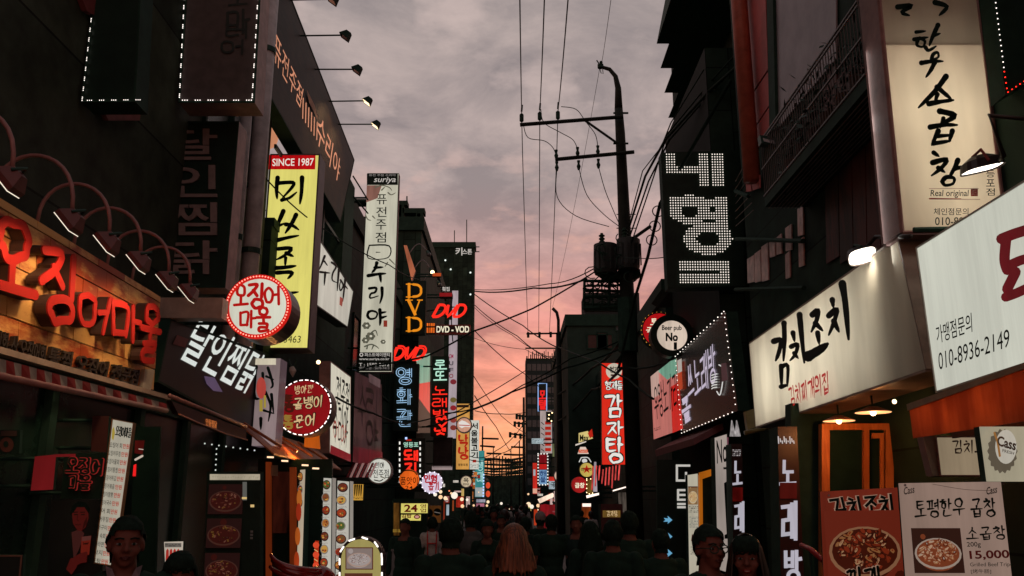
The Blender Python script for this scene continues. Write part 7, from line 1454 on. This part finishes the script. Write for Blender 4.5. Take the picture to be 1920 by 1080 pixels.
for i, (x, y, lab) in enumerate([(915, 910, 'upper red lantern by the teal upright sign'), (915, 926, 'lower red lantern by the teal upright sign')]):
    t = thing('red_lantern', lab, 'lamp', tuple(at(x, y, 85))); MB().ball(at(x, y, 85), (.22, .22, .3), nu=12, nv=8).build('shade', glow('lantern_red', '#d84828', 1, .2), t, True); MB().tube([at(x, y - 6, 85), at(x, y - 12, 85)], .03, 5).build('hook', DARK, t)
for i, (x0, y0, x1, y1, d, c, lab) in enumerate([(893, 936, 910, 942, 80, '#9a9aa8', 'far pale oblong sign under the teal upright sign'), (893, 944, 908, 950, 78, '#b06a80', 'far small rose framed sign under the teal sign'), (898, 955, 905, 966, 66, '#a8504c', 'far tiny red lit panel above the crowd'), (985, 947, 996, 958, 64, '#b0a860', 'far tiny yellow lit panel right of the crowd'), (1001, 955, 1008, 985, 50, '#c03c1c', 'far orange red lit panel behind the capped man'), (831, 940, 834, 990, 34, '#7c2c18', 'thin rust lit strip above the crowd at left'), (848, 938, 851, 958, 40, '#8c4020', 'thin orange lit strip near the far bulbs')]):
    s = Sign('distant_sign', lab, 'sign', facing(d), (x0, y0, x1, y1), .2, glow('far_' + c.strip('#'), c, .85, .2), DARK, .0)
sl = Sign('slanting_glow_sign', 'slanting hot white lit canopy over the far red stall', 'sign', facing(58), [(1008, 936), (1036, 924), (1042, 930), (1012, 944)], .4, glow('hot_canopy', '#ffe0c8', 1.1, .2), DARK, .0)
sr = Sign('red_stall', 'far red lit stall front with pale stripes behind the capped man', 'stall', facing(56), (1012, 946, 1054, 1040), .4, glow('red_stall_face', '#7c181c', .85, .4), DARK, .0)
for y in (958, 969, 981, 993): sr.rect((1036, y, 1054, y + 2.4), glow('stripe_rose', '#8c4448', .8, 0), 'stripe')
sr.disc(1022, 952, 8, 7, glow('deep_red', '#8c141c', .8, .2), 'red_disc')
# ================================================================== utility poles and cables
DP = 22.8
PK = mat('tarred_pole', (.018, .022, .018), .7, var=.4, scale=3, spec=.1)
pm = thing('utility_pole', 'tall main utility pole with two crossarms, curved top and transformers', 'utility pole', (at(1178, 600, DP).x, DP, 0))
b0 = V((at(1182, 700, DP).x, DP, 0)); tp = at(1160, 205, DP)
MB().tube([b0, at(1176, 560, DP), at(1170, 400, DP), at(1163, 250, DP), tp], [.22, .20, .17, .14, .12], 12).build('shaft', PK, pm, True)
MB().tube([tp, at(1159, 165, DP), at(1154, 143, DP), at(1143, 130, DP), at(1126, 125, DP)], [.12, .09, .07, .06, .05], 8).build('curved_top', PK, pm, True)
b = MB(); p = at(1126, 124, DP); b.tube([p + V((0, 0, -.06)), p + V((0, 0, .05))], .09, 8); b.tube([p, at(1119, 113, DP)], .02, 5); b.ball(at(1127, 117, DP), .05); b.tube([at(1124, 128, DP), at(1127, 137, DP), at(1131, 138, DP), at(1130, 130, DP)], .012, 5); b.build('top_insulator', DARK, pm)
MB().tube([at(975, 234, DP - .3), at(1168, 219, DP - .3)], .055, 6).build('crossarm', PK, pm); MB().tube([at(1041, 299, DP - .3), at(1189, 285, DP - .3)], .055, 6).build('crossarm', PK, pm)
MB().tube([at(1097, 226, DP - .3), at(1158, 269, DP - .2)], .035, 6).build('brace', PK, pm)
for i, (x, y, h) in enumerate([(978, 221, 13), (1012, 218, 13), (1046, 216, 13)]):
    b = MB(); c = at(x, y, DP - .3); b.tube([c + V((0, 0, -.13)), c + V((0, 0, -.1)), c, c + V((0, 0, .1)), c + V((0, 0, .13))], [.03, .06, .06, .06, .03], 8); b.tube([at(x, y - 12, DP - .3), at(x + 1, y - 24, DP - .3)], .03, 6); b.build('insulator', DARK, pm, False)
for i, (x, y) in enumerate([(1043, 290), (1083, 285), (1121, 282), (1044, 312), (1085, 310), (1122, 307)]):
    b = MB(); c = at(x, y, DP - .3); b.tube([c + V((0, 0, -.14)), c + V((0, 0, -.03)), c + V((0, 0, .05)), c + V((0, 0, .14))], [.03, .06, .03, .05], 8); b.build('insulator', DARK, pm)
b = MB()
for y in (212, 269): b.tube([at(1150, y, DP), at(1178, y, DP)], .03, 6)
for y in (402, 428): b.tube([at(1156, y, DP), at(1192, y, DP)], .015, 5)
b.build('step_bolt', DARK, pm)
def can(x0, x1, y0, y1, d, lab=''):
    c0, c1 = at((x0 + x1) / 2, y0, d), at((x0 + x1) / 2, y1, d); r = (at(x1, y0, d).x - at(x0, y0, d).x) / 2
    o = MB().tube([c0 + V((0, 0, .02)), c0, c1 + V((0, 0, .1)), c1], [r * .85, r, r, r * .9], 16).build('transformer', mat('transformer_grey', (.035, .04, .04), .6, spec=.2), pm, False)
    b = MB(); b.tube([c0 + V((-r * .3, 0, 0)), c0 + V((-r * .3, 0, .35))], [.07, .04], 8)
    for k in range(3): b.tube([c0 + V((-r * .3, 0, .08 + .09 * k)), c0 + V((-r * .3, 0, .11 + .09 * k))], .085, 8)
    b.build('bushing', DARK, o)
    b = MB()
    for k in range(6): a = math.pi * (1.1 + .16 * k); b.box(tuple(c0 + V((r * math.cos(a) - .015, r * math.sin(a) - .06, -.75))), tuple(c0 + V((r * math.cos(a) + .015, r * math.sin(a), -.15))))
    b.build('cooling_fin', mat('transformer_grey', (.035, .04, .04), .6, spec=.2), o)
can(1113, 1158, 460, 514, DP - .2); can(1156, 1200, 450, 506, DP - .45)
MB().prism([at(*p, DP - .1) for p in [(1122, 512), (1200, 504), (1202, 516), (1188, 524), (1135, 522)]], (0, .3, 0)).build('transformer_platform', DARK, pm)
MB().tube([at(1186, 448, DP - .2), at(1220, 424, DP - .2)], .05, 6).build('brace', PK, pm)
# tangled cable rack left of the pole
rk_ = MB(); rn = random.Random(12)
for y in (527, 538, 545, 556, 571, 577): rk_.tube([at(1094, y + rn.uniform(-2, 2), DP + .1), at(1172, y + rn.uniform(-3, 3), DP + .1)], rn.uniform(.02, .06), 5)
for x in (1096, 1112, 1128, 1143, 1158): rk_.tube([at(x, 524, DP + .1), at(x + rn.uniform(-2, 2), 580, DP + .1)], rn.uniform(.02, .05), 5)
for k in range(26):
    x, y = rn.uniform(1097, 1165), rn.uniform(528, 572); w = rn.uniform(4, 13); rk_.tube([at(x + w * math.cos(t), y + w * .6 * math.sin(t), DP + rn.uniform(0, .2)) for t in np.linspace(0, rn.uniform(3, 6.2), 9)], .018, 4)
for k in range(14):
    x, y = rn.uniform(1108, 1200), rn.uniform(440, 520); w = rn.uniform(6, 16); rk_.tube([at(x + w * math.cos(t), y + w * .8 * math.sin(t), DP - .7) for t in np.linspace(rn.uniform(0, 3), rn.uniform(3.2, 6.2), 9)], .014, 4)
for k in range(10): rk_.tube([at(rn.uniform(1112, 1160), 515, DP - .4), at(rn.uniform(1096, 1165), rn.uniform(530, 545), DP)], .02, 4)
rk_.build('cable_rack', DARK, pm)
MB().prism([at(*p, DP + .1) for p in [(1096, 570), (1172, 568), (1172, 583), (1096, 583)]], (0, .15, 0)).build('junction_cabinet', DARK, pm)
b = MB(); b.tube([at(1176, 560, DP - .3), at(1178, 660, DP - .3)], .26, 8); b.build('pole_sleeve', DARK, pm)
# second pole and far poles
def pole(label, px, d, ytop, r, arms, top=None):
    t = at(px, ytop, d); o = thing('utility_pole', label, 'utility pole', (t.x, d, 0), None); MB().tube([V((t.x, d, 0)), t], [r * 1.3, r * .8], 8).build('shaft', PK, o, True)
    for (x0, y0, x1, y1) in arms: MB().tube([at(x0, y0, d - .1), at(x1, y1, d - .1)], .045 * d / 40, 5).build('crossarm', PK, o)
    if top: MB().tube([at(x, y, d) for x, y in top], .09, 6).build('lamp_arm', PK, o, True)
    for (x0, y0, x1, y1) in (arms if d < 80 else []):
        for k in range(3): x = x0 + (x1 - x0) * (.05 + .32 * k); y = y0 + (y1 - y0) * (.05 + .32 * k); MB().tube([at(x, y - 3, d - .1), at(x, y + 7, d - .1)], .07 * d / 44, 5).build('insulator', DARK, o)
    return o
pole('second utility pole with crooked lamp arm in front of the distant tower', 1047, 44, 625, .16, [(987, 626, 1053, 625)], [(1047, 640), (1047, 600), (1044, 586), (1036, 578)])
pole('thin distant pole with slanted crossarms left of the blue tower', 982, 75, 745, .12, [(955, 813, 985, 817), (964, 793, 988, 795), (968, 779, 986, 781)])
pole('distant pole with single bracket beside the teal upright sign', 905, 95, 799, .10, [(903, 822, 935, 823), (900, 836, 928, 838)])
pole('faint far pole at the left of sunset gap above crowd', 925, 120, 838, .08, [(912, 850, 940, 851), (914, 860, 938, 861)])
pole('faint far pole in the middle of the sunset gap', 958, 135, 842, .08, [(944, 852, 972, 853), (946, 866, 970, 867)])
pole('faint far pole at the right of sunset gap above crowd', 974, 110, 826, .09, [(958, 838, 984, 839), (960, 853, 982, 853)])
tf = thing('far_wire_rack', 'tangle of dark wires strung low across the far street end', 'wires', tuple(at(930, 880, 140))); b = MB(); rn = random.Random(3)
for k in range(16): y = 858 + k * 2.2; b.tube([at(890, y + rn.uniform(-3, 3), 140), at(925, y + 3 + rn.uniform(-2, 3), 140), at(960, y + 3, 140), at(992, y + rn.uniform(-4, 2), 140)], rn.uniform(.04, .14), 4)
for k in range(18): x = 892 + k * 5.6; b.tube([at(x, 862 + rn.uniform(-10, 8), 140), at(x + rn.uniform(-2, 2), 897, 140)], rn.uniform(.04, .12), 4)
b.build('wires', DARK, tf)
def sag(a, c, s, n=14): return [a.lerp(c, t) - V((0, 0, s * 4 * t * (1 - t))) for t in np.linspace(0, 1, n)]
def cable(label, pts, r, group=None, m=CABLE):
    o = MB().tube(pts, r, 5).build('overhead_cable', m, None, True, loc=pts[0]); return tag(o, label, 'cable', group)
D1 = DP - .3
# three power lines: from above the camera to the upper crossarm and on to the second pole
for i, (x0, y0, x1, y1, x2, y2) in enumerate([(974, -40, 978, 215, 990, 628), (1022, -40, 1012, 212, 1010, 628), (1068, -40, 1046, 210, 1030, 626)]):
    lab = ['power line leftmost of the three crossing the upper sky', 'power line in the middle of the three crossing the upper sky', 'power line rightmost of three, nearest the curved pole top'][i]
    a, m_, c = at(x0, y0, 13), at(x1, y1, D1), at(x2, y2, 43.9)
    cable(lab, sag(a, m_, .12) + sag(m_ - V((0, 0, .2)), c, .25)[1:], .014, 'power lines along the street')
cable('thin faint wire passing the curved pole top down to the street lamp', sag(at(1148, -20, 16), at(1128, 120, DP), .05) + sag(at(1124, 130, DP), at(1036, 576, 44), .4), .007)
for i, (P_, lab) in enumerate([([(981, 232), (990, 258), (1020, 264), (1036, 276), (1043, 292)], 'looping jumper wire from left end of upper crossarm'), ([(1014, 205), (1020, 230), (1050, 248), (1074, 262), (1083, 280)], 'looping jumper wire from middle of upper crossarm'), ([(1052, 200), (1080, 205), (1098, 228), (1116, 252), (1121, 276)], 'looping jumper wire from right of upper crossarm'), ([(1044, 318), (1045, 370), (1080, 405), (1142, 425)], 'wire drooping from lower crossarm left end to the transformer'), ([(1085, 314), (1100, 365), (1130, 400), (1160, 424)], 'wire drooping from lower crossarm middle to the pole'), ([(1122, 312), (1134, 355), (1148, 390), (1162, 422)], 'wire drooping from lower crossarm right part to the pole')]):
    pp = [bilp for bilp in smooth([(x, y) for x, y in P_], 5)]; cable(lab, [at(q.x, q.y, D1) for q in pp], .012)
# bundle up to the right
for i, (P_, r) in enumerate([([(1180, 425, 22), (1210, 330, 20), (1247, 262, 17), (1330, 170, 15), (1420, 90, 13.6)], .03), ([(1182, 440, 22), (1216, 340, 20), (1255, 262, 17), (1340, 165, 15), (1432, 70, 13.6)], .022), ([(1184, 455, 22), (1226, 330, 20), (1252, 250, 17), (1335, 150, 15), (1445, 30, 13.4)], .018), ([(1180, 415, 22), (1205, 320, 20), (1240, 275, 18), (1258, 230, 15.6), (1320, 130, 14.8)], .014)]):
    pp = [V(p) for p in P_]; W_ = [at(p.x, p.y, p.z) for p in pp]; sm_ = []
    for k in range(len(W_) - 1):
        for t in np.linspace(0, 1, 6, endpoint=False): sm_.append(W_[k].lerp(W_[k + 1], t))
    cable(['thickest cable in the bundle climbing right past the dot sign', 'second cable in the bundle climbing right past the dot sign', 'third cable of bundle climbing to the red wall panels', 'thin outer cable of bundle climbing right past the dot sign'][i], sm_ + [W_[-1]], r, 'cable bundle climbing to the right')
def run(label, P_, r, sg_=0, g=None): # polyline of (px,py,depth)
    W_ = [at(*p) for p in P_]; sm_ = []
    for k in range(len(W_) - 1): sm_ += sag(W_[k], W_[k + 1], sg_, 8)[:-1]
    return cable(label, sm_ + [W_[-1]], r, g)
ct = run('fat service cable rising steeply from the pole foot to dot sign', [(1160, 690, 21), (1190, 560, 19.5), (1215, 480, 17.5), (1238, 380, 15.6), (1290, 290, 14.2), (1370, 150, 13.2)], .035)
b = MB()
for x, y, d in [(1234, 396, 15.8), (1228, 424, 16.2), (1222, 450, 16.8)]: c = at(x, y, d); b.tube([c + V((.11 * math.cos(t), 0, .11 * math.sin(t))) for t in np.linspace(0, 6.283, 15)], .012, 5)
b.build('cable_ring', CABLE, ct)
run('slack cable from the pole across to black tower, upper', [(1100, 523, 22.7), (1000, 540, 30), (890, 546, 40)], .03, .1)
run('thin cable just above the slack cable left of the pole', [(1115, 503, 22.7), (1030, 532, 30), (890, 543, 42)], .018, .1)
run('heavy doubled cable falling left from transformers over the red neon', [(1118, 508, 22.5), (1000, 578, 21), (885, 622, 20), (800, 668, 19.5), (700, 685, 19), (560, 730, 17)], .022, .02)
run('cable slanting from black tower down right to the second pole', [(890, 552, 60), (980, 610, 52), (1046, 652, 44)], .035, .1)
run('lower thin cable slanting right under the one before black tower', [(890, 572, 60), (970, 630, 52), (1046, 682, 44)], .03, .15)
run('thin cable slanting right beside the lower one before black tower', [(890, 577, 60), (960, 628, 52), (1046, 676, 44)], .02, .15)
run('wire crossing the yellow light box and down the left side', [(497, 333, 12.4), (600, 425, 14), (730, 497, 18), (785, 524, 26)], .012, .05)
run('cable from black tower falling to the far tower foot', [(890, 620, 60), (985, 702, 70), (1040, 742, 80)], .035, .2)
run('nearly level cable from the black tower base to the right', [(880, 630, 70), (985, 655, 60), (1046, 668, 44)], .02, .2)
run('heavy cable swinging from left signs up to the right low', [(800, 800, 22), (880, 770, 24), (960, 735, 27), (1060, 690, 24), (1160, 655, 22.6)], .026, .04)
run('second heavy cable swinging low beside the first one', [(835, 775, 24), (900, 762, 26), (980, 722, 28), (1070, 672, 24), (1160, 640, 22.6)], .02, .04)
run('dark cable along the left banner fronts', [(630, 745, 15), (700, 775, 18), (760, 795, 22), (860, 770, 28), (985, 695, 40)], .02, .03)
run('thin cable dropping from left into the sunset gap', [(885, 700, 60), (940, 780, 75), (985, 812, 75)], .03, .1)
run('thin cable rising from far left shops to blue tower', [(880, 855, 60), (930, 845, 65), (985, 790, 70)], .03, .3)
run('low cable over the red lanterns to the far right', [(880, 862, 60), (940, 850, 65), (985, 812, 70)], .03, .3)
run('tight wire crossing mid gap from black tower roof edge', [(890, 770, 79), (940, 776, 80), (985, 773, 90)], .04, .1)
run('wire from black tower wall down to faint middle pole', [(890, 742, 79), (930, 800, 100), (958, 848, 135)], .05, .1)
run('cable over the red scarlet sign badge', [(1046, 650, 44), (1120, 678, 26), (1180, 712, 22), (1225, 748, 19)], .028, .03)
run('dark cable behind the main pole over grey building', [(1046, 740, 44), (1110, 690, 36), (1165, 640, 23)], .05, .1)
run('dark slack cable lower behind main pole over grey building', [(1046, 790, 44), (1110, 730, 36), (1165, 690, 23)], .045, .15)
run('cable hugging the right facade above the LED edged sign', [(1180, 690, 22.5), (1240, 682, 19), (1275, 664, 16.5)], .025, .05)
run('thin wire from pole rack to right past dot sign edge', [(1150, 480, 22.5), (1200, 484, 20), (1248, 482, 14.9)], .010, .02)
run('wire from roof band corner to the white hanging sign', [(662, 330, 19.5), (690, 375, 20.3)], .02, .0)
run('second short wire from roof band corner to hanging sign', [(660, 365, 19.5), (690, 400, 20.3)], .02, .0)
# ================================================================== people
cl = lambda n, c: mat(n, c, .8, var=.25, scale=14, spec=.1)
BLK = cl('black_cloth', (.010, .026, .018)); GRY = cl('grey_jacket_cloth', (.075, .08, .078)); WHC = cl('white_cotton', (.40, .37, .36)); NAV = cl('dark_navy_cloth', (.012, .026, .024))
BLO = wood('copper_blonde_hair', (.045, .022, .014), (.24, .075, .034), .5, (40, 40, 2)); BRN = mat('dark_brown_hair', (.020, .013, .010), .4, var=.3, scale=30)
def collar(r, m, z=1.44):
    b = MB()
    for s in (-1, 1): b.prism([V((s * .012, .085, z - .05)), V((s * .07, .075, z - .005)), V((s * .085, .02, z + .055)), V((s * .055, .055, z + .045))], (0, .008, .004))
    o = b.build('collar', m, None); o.parent = r
man = person('man looking up in dark jacket with grey collar before cream menu strip', 243, 957, 4.35, 206, 'm', 'long', BLK, 'trousers', BLK, 'hair', HAIRK, .0095, stride=.04)
face_kit(man, '#4a1a16')
b = MB(); b.prism([V((-.055, .085, 1.42)), V((.055, .085, 1.42)), V((.03, .125, 1.20)), V((-.03, .125, 1.20))], (0, .012, 0)); o = b.build('shirt_front', cl('dim_lilac_shirt', (.16, .11, .12)), None); o.parent = man; collar(man, cl('dim_lilac_shirt', (.16, .11, .12)))
girl = person('girl with black fringe at bottom edge beside the food display', 341, 1026, 4.5, 200, 'w', 'long', BLK, 'trousers', BLK, 'bob', HAIRK, .0095, stride=.03); face_kit(girl, '#5a1c18', bangs=True)
gm_ = person('man in round glasses and dark jacket over printed T-shirt', 1328, 974, 4.9, -158, 'm', 'long', BLK, 'trousers', BLK, 'hair', HAIRK, .0095, stride=.05); face_kit(gm_, '#4a1a16', glasses=True)
b = MB(); b.prism([V((-.07, .085, 1.40)), V((.07, .085, 1.40)), V((.055, .128, 1.18)), V((-.055, .128, 1.18))], (0, .010, 0)); o = b.build('tshirt_front', cl('pale_tan_tshirt', (.34, .25, .20)), None); o.parent = gm_
vs, fs, _ = glyphs('LINE', .02); b = MB(); b.add([V((.045 - u * .09, .141 - .00 + (v) * .012, 1.265 - v * .03)) for u, v in vs], fs); o = b.build('tshirt_print', LETK, None); o.parent = gm_
wm = person('smiling woman with long dark brown hair beside the man in glasses', 1396, 992, 4.75, 165, 'w', 'long', BLK, 'trousers', BLK, 'long', BRN, .0095, stride=.05, z0=1.18); face_kit(wm, '#7a1c18', bangs=True)
b = MB(); b.tube([(-.014, .0945, 1.5378), (0, .0985, 1.537), (.014, .0945, 1.5378)], .0022, 6); o = b.build('teeth', mat('tooth_white', (.3, .24, .2), .3), None); o.parent = wm
c1_ = person('broad man in black top seen from behind in mid street', 846, 962, 6.4, 4, 'm', 'long', BLK, 'trousers', BLK, 'hair', HAIRK, .013, wide=1.04)
c2_ = person('woman with long copper blonde hair seen from behind', 964, 974, 5.8, -3, 'w', 'long', BLK, 'trousers', BLK, 'long', BLO, .013, z0=1.42)
c3 = person('person in white T-shirt with red straps walking away at left', 811, 966, 14.5, 5, 'w', 'short', WHC, 'trousers', BLK, 'bob', HAIRK)
b = MB()
for s in (-1, 1): b.tube([(s * .075, -.135, 1.02), (s * .08, -.155, 1.2), (s * .085, -.12, 1.38), (s * .085, -.03, 1.475), (s * .085, .075, 1.42), (s * .08, .13, 1.2)], .014, 6)
b.tube([(-.08, -.155, 1.26), (.08, -.155, 1.26)], .014, 6); o = b.build('straps', cl('red_strap', (.45, .05, .05)), None, True); o.parent = c3
person('man in grey open shirt walking away beyond the broad man', 883, 953, 11.5, 6, 'm', 'long', GRY, 'trousers', BLK, 'hair', HAIRK)
person('small woman in black dress with bare legs facing the camera', 914, 970, 11.0, 175, 'w', 'long', BLK, 'skirt', BLK, 'bob', HAIRK)
cap_ = person('man in pale cap and black top walking away right of centre', 1013, 957, 14.0, -4, 'm', 'long', BLK, 'trousers', BLK, 'hair', HAIRK)
b = MB(); b.ball((0, -.015, 1.655), (.098, .115, .10), nu=16, nv=10); b.tube([(0, .07, 1.66), (0, .17, 1.645)], [.07, .05], 10); o = b.build('cap', cl('grey_cap_cloth', (.22, .19, .19)), None, True); o.parent = cap_
person('man with black hair close beside the man in pale cap', 1033, 960, 11.5, 10, 'm', 'short', BLK, 'trousers', BLK, 'hair', HAIRK)
for px, py, d, t, sx, tp_, h_, lab in [(1178, 952, 8.4, 8, 'm', BLK, 'hair', 'tall dark figure seen from behind under the scarlet sign'), (1148, 968, 7.4, -10, 'm', BLK, 'hair', 'dark broad figure left of the tall one by main pole'), (1105, 972, 8.6, 12, 'w', BLK, 'long', 'dark figure with long hair right of the red stall'), (1080, 962, 11.5, 170, 'm', NAV, 'hair', 'dark man facing the camera beside the red stall stripes'), (1236, 985, 7.6, 15, 'm', BLK, 'hair', 'dark figure right of the main pole below blue arrows'), (940, 962, 15, 178, 'm', BLK, 'hair', 'dark man facing camera just left of the copper blonde woman'), (985, 965, 12.5, 0, 'm', BLK, 'hair', 'dark man walking away just right of the copper blonde woman'), (760, 968, 12, 160, 'm', BLK, 'hair', 'dark man near the amber stall window at left')]:
    person(lab, px, py, d, t, sx, 'long', tp_, 'trousers', BLK, h_, HAIRK)
rn = random.Random(23)
for k in range(44):
    d = rn.uniform(17, 60); px = rn.uniform(868, 1004) if rn.random() < .85 else rn.uniform(1060, 1110); h = rn.uniform(1.46, 1.64); py = HOR - (h - CH) * 0 + (CH - h) / d * 1649
    person('dim pedestrian in the far crowd of the lit street', px, py, d, rn.choice([0, 5, -6, 176, 184]), rn.choice('mmw'), 'long', rn.choice([BLK, BLK, NAV, GRY, WHC]), 'trousers', BLK, rn.choice(['hair', 'hair', 'bob', 'long']), rn.choice([HAIRK, HAIRK, BRN]), group='pedestrians in the far crowd')
# ================================================================== tidy up
for o in bpy.data.objects:
    for k in ('base', 's'):
        if k in o: del o[k]
